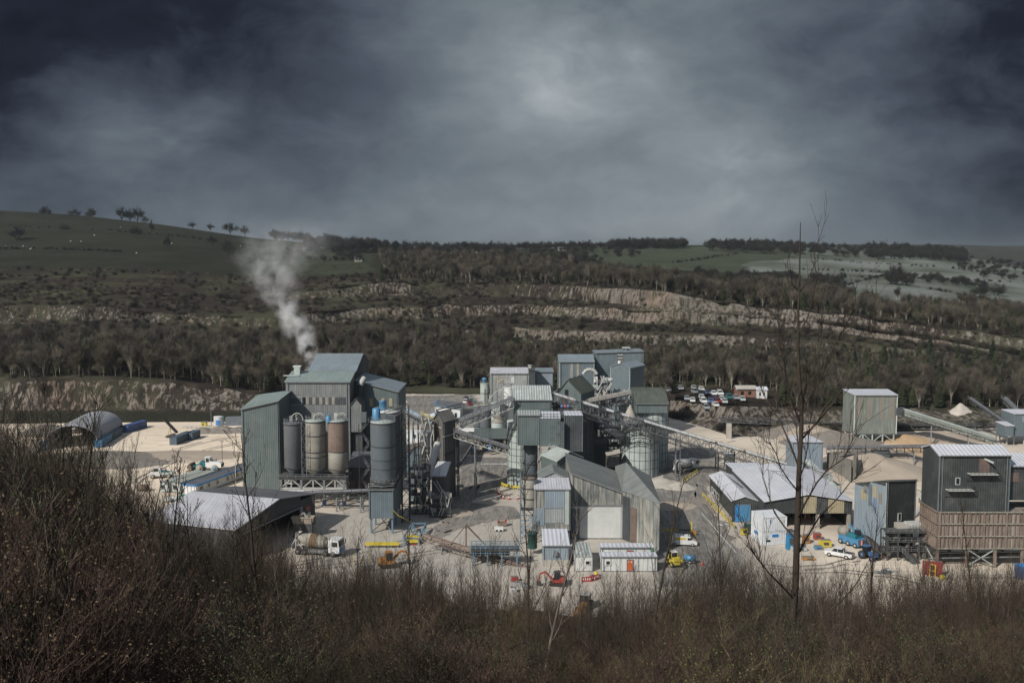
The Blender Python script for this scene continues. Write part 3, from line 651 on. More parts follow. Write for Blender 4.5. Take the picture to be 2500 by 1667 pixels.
    for i in range(4200):     # wood above the quarry, right of the grass hill
        px = rnd.uniform(930, 2950); az = (px - CX) / F; a = ykey(az, 8) + 6; b = ykey(az, 9) + (260 if px < 1400 else 150); Y = rnd.uniform(a, b); x, y = at_px(px, Y)
        if px < 1010 and rnd.random() < .5: continue
        if px > 1400 and Y > a + 60 and nz(x, y, 60) < .0: continue
        pts.append((x, y, hz(x, y), rnd.uniform(.65, 1.15), rnd.uniform(0, 6.28)))
    stuff('upper_wood', 'bare wood along the top of the old quarry terraces', 'woodland', vw + vc[:1], pts)
    fieldtrees = []
    # single trees that stand against the sky or alone in the pasture: (px, row of the foot, distance, height, width factor, label)
    solo = [(112,531,1500,15,1.1,'leftmost of the lone round-crowned bare trees on the skyline'),(181,535,1500,16,1.15,'second lone bare tree from the left on the skyline'),(223,538,1500,17,.95,'third lone bare tree from the left on the skyline, next to the second'),
            (297,541,1500,19,1.0,'left tree of the dense bare clump on the skyline'),(318,542,1505,18,.9,'middle tree of the dense bare clump on the skyline'),(336,543,1500,21,1.05,'right and tallest tree of the dense bare clump on the skyline'),
            (355,547,1480,11,1.0,'low pale bare tree just right of the skyline clump'),(371,572,1300,16,.4,'thin upright bare tree below the skyline clump'),(470,556,1460,10,1.2,'small dark bushy tree on the skyline left of the domed oak'),
            (514,560,1460,10,1.1,'grey low tree on the skyline beside the domed oak'),(562,562,1450,15,1.5,'broad domed dark tree on the skyline'),(598,568,1440,13,1.0,'dark rounded tree right of the domed oak on the skyline'),
            (408,609,1140,14,.6,'lone bare tree standing in the middle of the pasture'),(519,601,1200,13,.9,'bare tree with a faint shadow in the upper pasture'),(557,634,1040,20,.75,'tall bare tree in the right of the pasture'),(43,590,1200,16,1.3,'dark spreading tree at the left edge of the pasture'),
            (155,570,1320,13,1.0,'dim bare tree on the slope under the skyline pair'),(330,580,1290,13,1.2,'bushy bare tree on the wall line under the clump'),(2185,712,960,24,1.1,'large spreading bare oak in the frosty field'),(2392,735,930,15,1.2,'windswept bare tree at the left of the lower frosty field'),(2432,731,940,14,1.2,'windswept bare tree at the right of the lower frosty field'),(2215,722,940,9,1.3,'low round bush beside the large oak in the frosty field')]
    for px, py, Y, h, w, lab in solo:
        p = P(px, py, Y); i = solo.index((px, py, Y, h, w, lab)); z = hz(p.x, Y)
        fieldtrees.append(place(T_FIELD[i % 4], 'field_tree', (p.x, Y, min(p.z, z) if abs(p.z - z) < 8 else z), (h / 11 * w, h / 11 * w, h / 10.5), i * 1.3, lab, 'tree'))
    pts = []
    def clump(x0, x1, n, ya, yb, s0, s1):
        for i in range(n):
            px = rnd.uniform(x0, x1); Y = rnd.uniform(ya, yb); x, y = at_px(px, Y); pts.append((x, y, hz(x, y), rnd.uniform(s0, s1), rnd.uniform(0, 6.28)))
    clump(668, 760, 26, 1390, 1440, .9, 1.25); clump(745, 930, 95, 1180, 1400, .8, 1.3); clump(880, 1250, 150, 1180, 1480, .7, 1.15); clump(1250, 1440, 46, 1420, 1520, .7, 1.15)
    clump(1440, 1500, 14, 1450, 1500, .6, .9); clump(700, 900, 25, 1000, 1180, .5, .9); clump(1290, 1480, 60, 950, 1420, .5, .9)
    clump(1488, 1672, 130, 1440, 1540, .9, 1.25); clump(1720, 1960, 130, 1380, 1540, .7, 1.1); clump(1900, 2130, 90, 1400, 1560, .6, 1.0); clump(2115, 2350, 230, 1380, 1600, .8, 1.2)
    clump(1480, 1560, 14, 1250, 1400, .5, .8); clump(2330, 2560, 60, 1150, 1500, .5, .9); clump(2180, 2420, 60, 1000, 1080, .4, .75); clump(1700, 2060, 90, 820, 1000, .5, .9)
    clump(-400, 0, 40, 1300, 1500, .7, 1.0); clump(2500, 2900, 120, 900, 1500, .6, 1.0)
    for i in range(640):   # hedges and wall lines, left pasture and far fields
        t = rnd.random(); q = rnd.randrange(9)
        a = [(0, 1350, 640, 1270), (0, 1110, 300, 1060), (560, 1080, 900, 1040), (1640, 1180, 1800, 1340), (1960, 1160, 2250, 1150), (2230, 930, 2500, 850), (2000, 1330, 2450, 1240), (2100, 1050, 2500, 1130), (2060, 900, 2180, 1140)][q]
        px = a[0] + (a[2] - a[0]) * t; Y = a[1] + (a[3] - a[1]) * t + rnd.uniform(-6, 6); x, y = at_px(px, Y); pts.append((x, y, hz(x, y) - 1, rnd.uniform(.10, .35), rnd.uniform(0, 6.28)))
    stuff('hilltop_trees', 'dark bare tree clumps and hedges along the distant hilltops', 'trees', [next(o for o in fieldtrees if o.data == m) for m in T_FIELD], pts)
    pts = []
    for i in range(900):
        px = rnd.uniform(1900, 2950); Y = rnd.uniform(3600, 4700); x, y = at_px(px, Y)
        if nz(x, y, 300) > .05: pts.append((x, y, hz(x, y), rnd.uniform(.6, 1.1), rnd.uniform(0, 6.28)))
    # sheep
    m = MB(); m.ell((0, 0, .62), (.62, .30, .33), 'wool'); m.ell((.66, 0, .78), (.19, .13, .14), 'twig_dark')
    for a in (-.35, .35):
        for b in (-.14, .14): m.tube((a, b, 0), (a, b, .45), .05, 'twig_dark', n=4)
    me = m.data('sheep')
    for px, Y in ((19, 1130), (62, 1130), (82, 1095), (79, 1085), (178, 1180), (203, 1178), (236, 1250), (300, 1370), (423, 1175), (337, 1040), (590, 1230)):
        x, y = at_px(px, Y); place(me, 'sheep', (x, y, hz(x, y)), 1.5, rnd.uniform(0, 6), 'tiny pale sheep grazing on the left pasture', 'sheep', 'sheep grazing on the hill')
build_far_vegetation()
# ---------------------------------------------------------------- building kit
def block(parent, fp, z0, tops, wall, roof=None, ridge=None, rz=None, off=.5, over=.35, t=.22, trim=None, k=0.0):
    """walls and roof of one volume; fp = front-left, front-right, back-right, back-left; ridge 'lr' or 'fb'"""
    fp = [Vector((p[0], p[1], 0)) for p in fp]; tops = tops if isinstance(tops, (list, tuple)) else [tops] * 4; m = MB(); r = MB()
    A, B, C, D = [Vector((p.x, p.y, tops[i])) for i, p in enumerate(fp)]
    a, b, c, d = [Vector((p.x, p.y, z0)) for p in fp]; up = Vector((0, 0, t + .02))
    if ridge is None:
        m.face([a, b, B, A], wall); m.face([b, c, C, B], wall); m.face([c, d, D, C], wall); m.face([d, a, A, D], wall); m.face([d, c, b, a], wall)
        ctr = (A + B + C + D) / 4; ex = [p + (p - ctr).normalized() * over + up for p in (A, B, C, D)]; r.slab(ex, t, roof or wall)
    else:
        if ridge == 'lr': M1, M2 = A.lerp(D, off), B.lerp(C, off)
        else: M1, M2 = A.lerp(B, off), D.lerp(C, off)
        M1.z = rz; M2.z = rz if not isinstance(rz, tuple) else rz[1]
        if ridge == 'lr':
            m.face([a, b, B, A], wall); m.face([c, d, D, C], wall); m.face([b, c, C, M2, B], wall); m.face([d, a, A, M1, D], wall)
            u = (B - A).normalized() * over; s1 = [A - u, B + u, M2 + u, M1 - u]; s2 = [M1 - u, M2 + u, C + u, D - u]
            o1 = (A - M1); o1 = o1.normalized() * over; o2 = (D - M1).normalized() * over
            s1[0] = s1[0] + o1; s1[1] = s1[1] + o1; s2[2] = s2[2] + o2; s2[3] = s2[3] + o2
        else:
            m.face([d, a, A, D], wall); m.face([b, c, C, B], wall); m.face([a, b, B, M1, A], wall); m.face([c, d, D, M2, C], wall)
            u = (D - A).normalized() * over; s1 = [A - u, M1 - u, M2 + u, D + u]; s2 = [M1 - u, B - u, C + u, M2 + u]
            o1 = (A - M1).normalized() * over; o2 = (B - M1).normalized() * over
            s1[0] = s1[0] + o1; s1[3] = s1[3] + o1; s2[1] = s2[1] + o2; s2[2] = s2[2] + o2
        m.face([d, c, b, a], wall)
        r.slab([p + up for p in s1], t, roof or wall); r.slab([p + up for p in s2], t, roof or wall)
    w = m.build('wall', parent); rr = r.build('roof', parent)
    if (B - A).length > 5.5 and ridge != 'fb':
        g = MB(); nn = Vector(((B - A).y, -(B - A).x, 0)).normalized() * (over + .12); g.beam(A + nn + Vector((0, 0, .05)), B + nn + Vector((0, 0, .05)), .2, 'steel')
        for f in (.04, .96): q = A.lerp(B, f) + nn * .4; g.beam(q, Vector((q.x, q.y, z0)), .13, 'steel')
        g.build('gutter', parent)
    if trim:
        tm = MB()
        for p, q in ((a, b), (b, c)): pass
        for p, q in ((a, A), (b, B)): tm.beam(p + (p - (a + c) / 2).normalized() * .06, q + (p - (a + c) / 2).normalized() * .06, .22, trim)
        tm.build('corner_trim', parent)
    return w, rr
def on_wall(parent, name, a, b, s0, s1, z0, z1, mat, frame=None, t=.10, label=None, out=.02):
    """a panel proud of the wall from ground point a to b, s in 0..1 along it"""
    a, b = Vector((a[0], a[1], 0)), Vector((b[0], b[1], 0)); d = b - a; n = Vector((d.y, -d.x, 0)).normalized(); p, q = a + d * s0 + n * (t / 2 + out), a + d * s1 + n * (t / 2 + out)
    c = (p + q) / 2; L = (q - p).length; rz = math.atan2(d.y, d.x); m = MB(); m.box((c.x, c.y, (z0 + z1) / 2), (L, t, z1 - z0), mat, rz); o = m.build(name, parent, label)
    if frame:
        f = MB(); k = .14; cc = c + n * .03
        for zz in (z0, z1): f.box((cc.x, cc.y, zz), (L + k, t + .08, k), frame, rz)
        for e in (p + n * .03, q + n * .03): f.box((e.x, e.y, (z0 + z1) / 2), (k, t + .08, z1 - z0 - k), frame, rz)
        f.build('frame', o)
    return o
def xy(px, Y, py=1150): return (XX(px, Y, py), Y)
def railing(m, pts, h=1.1, mat='steel', every=2.0, w=.07):
    for a, b in zip(pts, pts[1:]):
        a, b = Vector(a), Vector(b); u = Vector((0, 0, h)); m.beam(a + u, b + u, w, mat); m.beam(a + u * .5, b + u * .5, w * .8, mat); k = max(1, int((b - a).length / every))
        for i in range(k + 1): q = a.lerp(b, i / k); m.beam(q, q + u, w, mat)
def ringrail(m, c, r, z, h=1.1, mat='steel', n=18, w=.07):
    ps = [Vector((c[0] + r * math.cos(6.2832 * i / n), c[1] + r * math.sin(6.2832 * i / n), z)) for i in range(n + 1)]
    for a, b in zip(ps, ps[1:]): m.beam(a + Vector((0, 0, h)), b + Vector((0, 0, h)), w, mat); m.beam(a + Vector((0, 0, h * .5)), b + Vector((0, 0, h * .5)), w * .8, mat); m.beam(a, a + Vector((0, 0, h)), w, mat)
def truss(m, p0, p1, w, h, mat='steel', bay=2.2, t=.16, sides=True):
    p0, p1 = Vector(p0), Vector(p1); d = p1 - p0; s = Vector((d.y, -d.x, 0)).normalized() * (w / 2); u = Vector((0, 0, h)); k = max(2, int(d.length / bay))
    for e in (s, -s):
        m.beam(p0 + e, p1 + e, t, mat); m.beam(p0 + e + u, p1 + e + u, t, mat)
        for i in range(k):
            a, b = p0.lerp(p1, i / k) + e, p0.lerp(p1, (i + 1) / k) + e
            m.beam(a, a + u, t * .7, mat); m.beam(a if i % 2 else a + u, b + u if i % 2 else b, t * .7, mat)
        m.beam(p1 + e, p1 + e + u, t * .7, mat)
    for i in range(k + 1): a = p0.lerp(p1, i / k); m.beam(a + s, a - s, t * .7, mat)
def lattice(m, a, b, z0, z1, w, mat='steel', t=.2, bay=3.0):    # braced leg frame between two ground points
    a0, b0 = Vector((a[0], a[1], z0)), Vector((b[0], b[1], z0)); u = Vector((0, 0, z1 - z0)); k = max(1, int((z1 - z0) / bay))
    m.beam(a0, a0 + u, t, mat); m.beam(b0, b0 + u, t, mat)
    for i in range(k):
        p, q = a0 + u * (i / k), b0 + u * ((i + 1) / k); m.beam(p, q, t * .6, mat) if i % 2 else m.beam(b0 + u * (i / k), a0 + u * ((i + 1) / k), t * .6, mat)
        m.beam(a0 + u * ((i + 1) / k), b0 + u * ((i + 1) / k), t * .6, mat)
def conveyor(name, label, p0, p1, w=2.0, h=1.6, truss_m='steel', cover=None, cover_h=.7, legs=(), leg_m='steel', walk=True, group=None, cat='conveyor', belt='belt', bay=2.2, patches=None):
    p0, p1 = Vector(p0), Vector(p1); t = thing(name, label, cat, ((p0.x + p1.x) / 2, (p0.y + p1.y) / 2, 0), 0, group); m = MB(); truss(m, p0 - Vector((0, 0, h)), p1 - Vector((0, 0, h)), w, h, truss_m, bay); m.build('truss', t)
    d = p1 - p0; s = Vector((d.y, -d.x, 0)).normalized(); m = MB(); u = Vector((0, 0, .15))
    m.beam(p0 + u, p1 + u, w * .62, belt, .12); k = int(d.length / 1.5)
    for i in range(k): q = p0.lerp(p1, (i + .5) / k); m.beam(q - s * w * .36 + Vector((0, 0, .0)), q + s * w * .36, .14, 'steel')
    m.build('belt', t)
    if walk:
        m = MB(); q0, q1 = p0 + s * (w * .75), p1 + s * (w * .75); m.beam(q0, q1, .7, 'steel_dark', .08); railing(m, [q0 + s * .35, q1 + s * .35], 1.1, 'steel', 2.6); m.build('walkway', t)
    if cover:
        m = MB(); n = max(1, int(d.length / 2.4)); rnd = random.Random(7)
        for i in range(n):
            if patches and rnd.random() < patches: continue
            a, b = p0.lerp(p1, i / n), p0.lerp(p1, (i + .96) / n); W = w * .42; up = Vector((0, 0, cover_h))
            for (o1, h1), (o2, h2) in (((-W, .2), (-W * .6, cover_h)), ((-W * .6, cover_h), (W * .6, cover_h)), ((W * .6, cover_h), (W, .2))):
                m.face([a + s * o1 + Vector((0, 0, h1)), b + s * o1 + Vector((0, 0, h1)), b + s * o2 + Vector((0, 0, h2)), a + s * o2 + Vector((0, 0, h2))], cover)
        m.build('cover', t)
    for f, zb in legs:
        q = p0.lerp(p1, f); m = MB()
        for e in (-1, 1): m.beam(q + s * (e * w * .5) - Vector((0, 0, h)), Vector((q.x + s.x * e * w * .7, q.y + s.y * e * w * .7, zb)), .3, leg_m)
        zz = (q.z - h - zb); mid = zb + zz * .5; m.beam((q.x - s.x * w * .62, q.y - s.y * w * .62, mid), (q.x + s.x * w * .62, q.y + s.y * w * .62, mid), .18, leg_m); m.beam((q.x - s.x * w * .68, q.y - s.y * w * .68, zb + .2), (q.x + s.x * w * .55, q.y + s.y * w * .55, q.z - h), .15, leg_m)
        m.build('support_leg', t)
    return t
def silo(name, label, c, r, z0, z1, mat, top_m=None, cone=0.0, rings=(), ring_m='steel_dark', rail=True, legs=0, leg_z=0.0, dome=.25, group=None, vseams=0, hseams=0, cat='silo', lower=None, lower_z=0.0):
    t = thing(name, label, cat, (c[0], c[1], min(z0, leg_z) if legs else z0), 0, group); m = MB(); n = 32
    prof = [(r, z0), (r, z1)] if not lower else [(r, lower_z), (r, z1)]
    if cone: prof = [(r * .25, z0 - cone)] + prof if not lower else prof
    m.lathe(c, prof, mat, n)
    m.build('shell', t)
    if lower:
        m = MB(); m.lathe(c, ([(r * .25, z0 - cone)] if cone else []) + [(r * 1.002, z0), (r * 1.002, lower_z)], lower, n); m.build('lower_shell', t)
    m = MB(); m.lathe(c, [(r, z1), (r + .12, z1), (r + .12, z1 + .12), (r * .3, z1 + .12 + dome), (0.02, z1 + .15 + dome)], top_m or mat, n); m.build('roof', t)
    if rings or vseams or hseams:
        m = MB()
        for z in rings: m.lathe(c, [(r + .01, z - .10), (r + .13, z - .10), (r + .13, z + .10), (r + .01, z + .10)], ring_m, n, False)
        for i in range(hseams): z = z0 + (z1 - z0) * (i + 1) / (hseams + 1); m.lathe(c, [(r + .005, z - .06), (r + .05, z - .06), (r + .05, z + .06), (r + .005, z + .06)], ring_m, n, False)
        for i in range(vseams): a = 6.2832 * i / vseams; m.beam((c[0] + (r + .02) * math.cos(a), c[1] + (r + .02) * math.sin(a), z0), (c[0] + (r + .02) * math.cos(a), c[1] + (r + .02) * math.sin(a), z1), .11, ring_m)
        m.build('bands', t)
    if rail: m = MB(); ringrail(m, c, r - .05, z1 + .12); m.build('handrail', t)
    for i in range(legs):
        a = 6.2832 * (i + .5) / legs; m = MB(); x, y = c[0] + r * .92 * math.cos(a), c[1] + r * .92 * math.sin(a); m.beam((x, y, leg_z), (x, y, z0 + .3), .28, 'steel'); m.build('leg', t)
    return t
def ladder(parent, a, z0, z1, mat='steel_dark', w=.5, cage=True, ax=(1, 0)):
    m = MB(); a = Vector((a[0], a[1], 0)); s = Vector((ax[0], ax[1], 0)).normalized() * (w / 2)
    for e in (s, -s): m.beam(a + e + Vector((0, 0, z0)), a + e + Vector((0, 0, z1)), .07, mat)
    for i in range(int((z1 - z0) / .6)): z = Vector((0, 0, z0 + .3 + i * .6)); m.beam(a + s + z, a - s + z, .06, mat)
    return m.build('ladder', parent)
# ---------------------------------------------------------------- A: the tall works on the left of the plant
def works_left():
    t = thing('works_building', 'tall grey-green clad works with stepped roofs, a wing each side and steam behind', 'building', (-58, 285, 0))
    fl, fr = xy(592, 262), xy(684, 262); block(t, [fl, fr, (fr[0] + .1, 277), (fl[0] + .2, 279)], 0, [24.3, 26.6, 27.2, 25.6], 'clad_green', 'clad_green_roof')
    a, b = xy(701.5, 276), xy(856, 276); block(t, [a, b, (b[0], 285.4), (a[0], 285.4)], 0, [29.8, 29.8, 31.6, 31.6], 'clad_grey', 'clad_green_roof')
    c, d = xy(759, 285.6), xy(871, 285.6); block(t, [c, d, (d[0], 313), (c[0], 313)], 0, [31.7, 31.7, 32, 32], 'clad_dark', 'clad_blue_roof', 'lr', 35.3)  # dark wall colour carries the shade of the right gable end
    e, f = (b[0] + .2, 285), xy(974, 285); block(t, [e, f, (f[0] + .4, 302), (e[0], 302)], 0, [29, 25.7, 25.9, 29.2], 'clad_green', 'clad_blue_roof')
    g, h = xy(857, 276.4), xy(884, 276.4); block(t, [g, h, (h[0], 284), (g[0], 284)], Z(1055, 276), [Z(990, 276)] * 4, 'clad_grey', 'clad_dusty', 'fb', Z(974, 276))
    g, h = xy(846, 277.5), xy(886, 277.5); block(t, [g, h, (h[0], 284.6), (g[0], 284.6)], 0, Z(1056, 277), 'clad_dark', 'clad_dark')
    z0, z1 = Z(987, 276), Z(969.5, 276); W = 856 - 701.5
    def pan(x0, x1, mat, nm='window', fr=None): on_wall(t, nm, a, b, (x0 - 701.5) / W, (x1 - 701.5) / W, z0, z1, mat, fr)
    pan(711.5, 740, 'silo_grey', 'window', 'silo_pale'); pan(743, 749, 'glass')
    for x in (758.5, 774, 790, 805.5): pan(x, x + 7.5, 'silo_dark')
    for x in (750, 766, 782, 797.5, 813): pan(x, x + 7.6, 'silo_beige', 'light_panel')
    pan(822, 846, 'clad_dark')
    W2 = 974 - 862
    for x0, x1, mt in ((899, 908, 'tan_sheet'), (930, 938, 'tan_sheet'), (950, 959, 'tan_sheet')): on_wall(t, 'light_panel', e, f, (x0 - 862) / W2, (x1 - 862) / W2, Z(992, 285), Z(972, 285), mt, None)
    for s in (.25, .62): on_wall(t, 'window', f, (f[0] + .4, 302), s, s + .16, 17.5, 20.5, 'glass', 'silo_pale')
    v = xy(731, 283); m = MB(); m.box((v[0], 283, 32.2), (1.7, 1.6, 2.4), 'silo_pale'); m.box((v[0], 283, 33.5), (2.2, 2.0, .25), 'white'); m.build('roof_vent', t)
    m = MB(); x0 = xy(712, 281)[0]; m.box((xy(716, 280)[0], 280.2, 31.15), (4.6, .7, .25), 'silo_pale')
    m.build('duct', t)
    m = MB()
    q = xy(876, 281); m.tube((q[0] + .5, 282, 28), (q[0] + 1.5, 284, 30), .8, 'steel_pale'); m.tube((q[0] + .5, 282, 25), (q[0] + .5, 282, 28), .8, 'steel_dark'); m.build('elbow_duct', t)
    # lower sheds and dark bays at the foot, right of the silos
    t2 = thing('loading_shed', 'low dark shed with rusty bays at the foot of the tall works', 'shed', (xy(870, 268)[0], 268, 0))
    p, q = xy(850, 266), xy(905, 266); block(t2, [p, q, (q[0], 275.5), (p[0], 275.5)], 0, [8, 8, 10, 10], 'clad_dark', 'roof_dark')
    for s in (.1, .4, .7): on_wall(t2, 'door', p, q, s, s + .2, 0.2, 4.2, 'steel_brown')
works_left()
def silo_row():
    t = thing('silo_gantry', 'pale braced steel frame on blue-banded posts carrying the row of three silos', 'frame', (xy(770, 258)[0], 258, 0))
    zt, zb = 7.1, 4.6; x0, x1 = xy(689, 258)[0], xy(848, 258)[0]
    for y in (255.6, 261.2):
        m = MB(); m.beam((x0, y, zt), (x1, y, zt), .45, 'steel_pale'); m.beam((x0, y, zb), (x1, y, zb), .4, 'steel_pale'); k = 6
        for i in range(k):
            a, b = x0 + (x1 - x0) * i / k, x0 + (x1 - x0) * (i + 1) / k; m.beam((a, y, zb if i % 2 == 0 else zt), (b, y, zt if i % 2 == 0 else zb), .24, 'steel_pale'); m.beam((a, y, zb), (a, y, zt), .3, 'steel_pale')
        m.build('truss', t)
    for i, px in enumerate((691, 740, 795, 843)):
        for y in (255.6, 261.2):
            x = xy(px, 258)[0]; m = MB(); m.beam((x, y, 1.4), (x, y, zt + .3), .55, 'steel'); m.box((x, y, .7), (.9, .9, 1.4), 'orange' if y < 258 else 'concrete'); m.build('post', t)
            if y < 258 and i >= 2: m = MB(); m.box((x, y - .45, Z(1230, 255)), (.8, .25, 1.7), 'sign_blue'); m.build('notice_board', t)
    m = MB(); m.box(((x0 + x1) / 2, 258.4, zt + .35), (x1 - x0 + 1, 7, .18), 'steel_dark'); railing(m, [(x0, 254.6, zt + .4), (x1, 254.6, zt + .4)], 1.0, 'steel'); m.build('deck', t)
    m = MB(); m.beam((x0 - .5, 254.4, 4.3), (x1 + .5, 254.4, 4.3), .3, 'white'); railing(m, [(x0, 254.2, 3.6), (x1, 254.2, 3.6)], 1.0, 'steel_pale'); m.build('walkway', t)
    c = xy(717.5, 258.4); silo('silo', 'smooth dark grey silo, leftmost of the three on the frame', c, 2.42, 9.6, 21.3, 'silo_grey', 'silo_grey', cone=2.0, rings=(9.7, 21.1), group=None)
    c = xy(772, 258.4); s = silo('silo', 'patched pale grey silo with dark bands, middle of the three on the frame', c, 2.62, 9.0, 22.0, 'silo_beige', 'silo_pale', cone=1.7, rings=(9.3, 12.6, 13.9, 18.2, 21.8))
    c = xy(826, 258.4); s = silo('silo', 'silo with rusty red upper half and pale lower half, rightmost on the frame', c, 2.55, 9.0, 22.0, 'rust', 'silo_pale', cone=1.7, rings=(9.3, 14.0, 21.8), lower='silo_beige', lower_z=14.0)
    for px, r, nm in ((717.5, 2.42, 0), (772, 2.62, 1), (826, 2.55, 2)):
        c = xy(px, 258.4); m = MB(); m.box((c[0] - .4, c[1], 23.2 - (.7 if nm == 0 else 0)), (.9, .9, 1.5), ('steel', 'silo_beige', 'steel_pale')[nm]); m.tube((c[0] + .9, c[1] + .5, 22), (c[0] + .9, c[1] + .5, 23.4), .3, 'steel_pale')
        pts = [Vector((c[0] + 1.2 + 1.6 * math.cos(a), c[1] - .4, 22 + 2.0 * math.sin(a))) for a in [math.pi * i / 8 for i in range(9)]]; m.path(pts, .13, 'steel_pale')
        o = one('silo_top_gear', ('grey filter box and curved filling pipe on the dark grey silo', 'pale filter box and curved filling pipe on the patched grey silo', 'filter box and arched pipe on the rusty-topped silo')[nm], 'filter', m, (c[0], c[1], 22))
    c = xy(804, 257); m = MB(); m.lathe(c, [(.75, 21.8), (.75, 23.2), (.4, 23.5), (.02, 23.6)], 'sky_blue', 14); one('dust_filter', 'small blue dust filter between the middle and rusty silos', 'filter', m, (c[0], c[1], 21.8))
    m = MB(); c = xy(745, 256); lattice(m, (c[0] - .6, 255), (c[0] + .6, 255), 7.3, 22, 0, 'steel', .12, 2); one('ladder_tower', 'thin braced ladder tower between the dark grey and patched silos', 'ladder', m, (c[0], 255, 7))
    # dark flat conveyor gallery below
    conveyor('flat_conveyor', 'dark low conveyor running under the silo frame towards the clad box', P(742, 1204, 252), P(908, 1198, 249), 1.6, 1.3, 'steel_dark', 'roof_dark', .6, walk=False, legs=((.1, 0), (.5, 0), (.85, 0)))
    # big blue-grey pair
    c1 = xy(936.5, 232); t = silo('tall_silo', 'tall blue-grey silo with a pale streaked top, in front of its twin', c1, 2.85, 11.2, 26.2, 'silo_blue', 'silo_pale', rings=(12.2, 20.6, 26), cone=0)
    ladder(t, (c1[0] + 2.9, c1[1] + .6), 10, 27, ax=(0, 1)); m = MB(); ringrail(m, c1, 3.15, 12.0, 1.0, 'steel'); m.lathe(c1, [(2.9, 11.95), (3.3, 11.95), (3.3, 12.05), (2.9, 12.05)], 'steel_dark', 24, False); m.build('walkway', t)
    m = MB()
    for z in (15.2, 17.3): m.lathe(c1, [(2.86, z), (2.93, z), (2.93, z + .12), (2.86, z + .12)], 'steel_dark', 32, False)
    m.build('bands', t)
    c2 = xy(950, 241); t = silo('tall_silo', 'tall blue-grey silo standing close behind the front one', c2, 2.85, 11.2, 27.2, 'silo_blue', 'white', rings=(13.2, 21.6))
    m = MB(); x, y = c1[0] - 1.6, c1[1] + .3; m.lathe((x, y), [(.95, 26.4), (.95, 29.2), (.5, 29.5), (.02, 29.55)], 'sky_blue', 14); m.box((x + .9, y, 27), (.5, .4, 1), 'steel'); one('dust_filter', 'bright blue dust filter on the roof of the front tall silo', 'filter', m, (x, y, 26.4))
    m = MB(); x, y = c2[0] - 1.4, c2[1] + .2; m.lathe((x, y), [(.9, 27.4), (.9, 29.6), (1.05, 29.7), (.02, 29.9)], 'sky_blue', 14); one('dust_filter', 'second blue dust filter on the roof of the rear tall silo', 'filter', m, (x, y, 27.4))
    # clad weigh box on legs under the pair
    t = thing('clad_hopper_house', 'blue-grey corrugated box on steel legs beneath the pair of tall silos', 'building', (c1[0], 233, 0))
    a, b = xy(899, 229.2), xy(961, 229.2); zt, zb = 10.6, Z(1266, 229); block(t, [a, b, (b[0] + .2, 246), (a[0], 246)], zb, zt, 'clad_blue', 'steel_dark')
    for x in (a[0] + .5, b[0] - .5):
        for y in (229.8, 237, 245.4): m = MB(); m.beam((x, y, 0), (x, y, zb), .42, 'steel_blue'); m.build('leg', t)
    m = MB(); m.beam((a[0] + .5, 229.8, 0.2), (b[0] - .5, 237, zb), .12, 'steel'); m.beam((b[0] - .5, 229.8, 0.2), (a[0] + .5, 237, zb), .12, 'steel'); m.build('brace', t)
    railm = MB(); railing(railm, [(a[0], 229.3, zt + .3), (b[0], 229.3, zt + .3), (b[0], 245, zt + .3)], 1.1, 'steel_pale'); railm.build('handrail', t)
    m = MB(); x = xy(990, 240)[0]
    for dx in (-.9, .9):
        for dy in (-.9, .9): m.beam((x + dx, 240 + dy, 0), (x + dx, 240 + dy, 29), .22, 'steel_dark')
    for i in range(14):
        z = i * 2.05; 
        for (p, q) in (((-.9, -.9), (.9, -.9)), ((.9, -.9), (.9, .9)), ((.9, .9), (-.9, .9)), ((-.9, .9), (-.9, -.9))):
            m.beam((x + p[0], 240 + p[1], z), (x + q[0], 240 + q[1], z + (2.05 if i % 2 else 0)), .12, 'steel_dark')
        m.beam((x - .8, 239.4, z), (x + .8, 239.4, z + 2), .5, 'steel_dark', .1)
    one('stair_tower', 'thin black lattice stair tower right of the tall blue-grey silos', 'tower', m, (x, 240, 0))
    m = MB(); m.beam((x - .6, 239, 28.5), (xy(925, 233)[0], 234, 27.6), .15, 'steel_dark'); railing(m, [(x - .8, 239, 27.2), (c1[0] + 2.4, 234.5, 27.2)], 1.1, 'steel_dark'); m.beam((x - .8, 239, 27.1), (c1[0] + 2.4, 234.5, 27.1), .9, 'steel_dark', .12); one('gantry', 'dark railed gantry linking the stair tower to the tall silo roofs', 'gantry', m, (x - 2, 237, 27))
    t = thing('access_stair', 'zigzag steel stair with pale cabin beside the tall works, left of the tall silos', 'stair', (xy(892, 262)[0], 262, 0)); x = xy(892, 262)[0]; m = MB()
    for i in range(6): z = 2 + i * 3.2; m.beam((x - (1.2 if i % 2 else -1.2), 262, z), (x + (1.2 if i % 2 else -1.2), 262, z + 3.2), .6, 'steel', .12); railing(m, [(x - (1.2 if i % 2 else -1.2), 261.6, z), (x + (1.2 if i % 2 else -1.2), 261.6, z + 3.2)], 1, 'steel', 1.2)
    for dx in (-1.6, 1.6): m.beam((x + dx, 262, 0), (x + dx, 262, 21), .2, 'steel')
    m.build('flights', t); m = MB(); m.box((xy(890, 262)[0], 262, Z(1018, 262)), (1.5, 1.6, 2.6), 'silo_grey'); m.build('cabin', t)
silo_row()
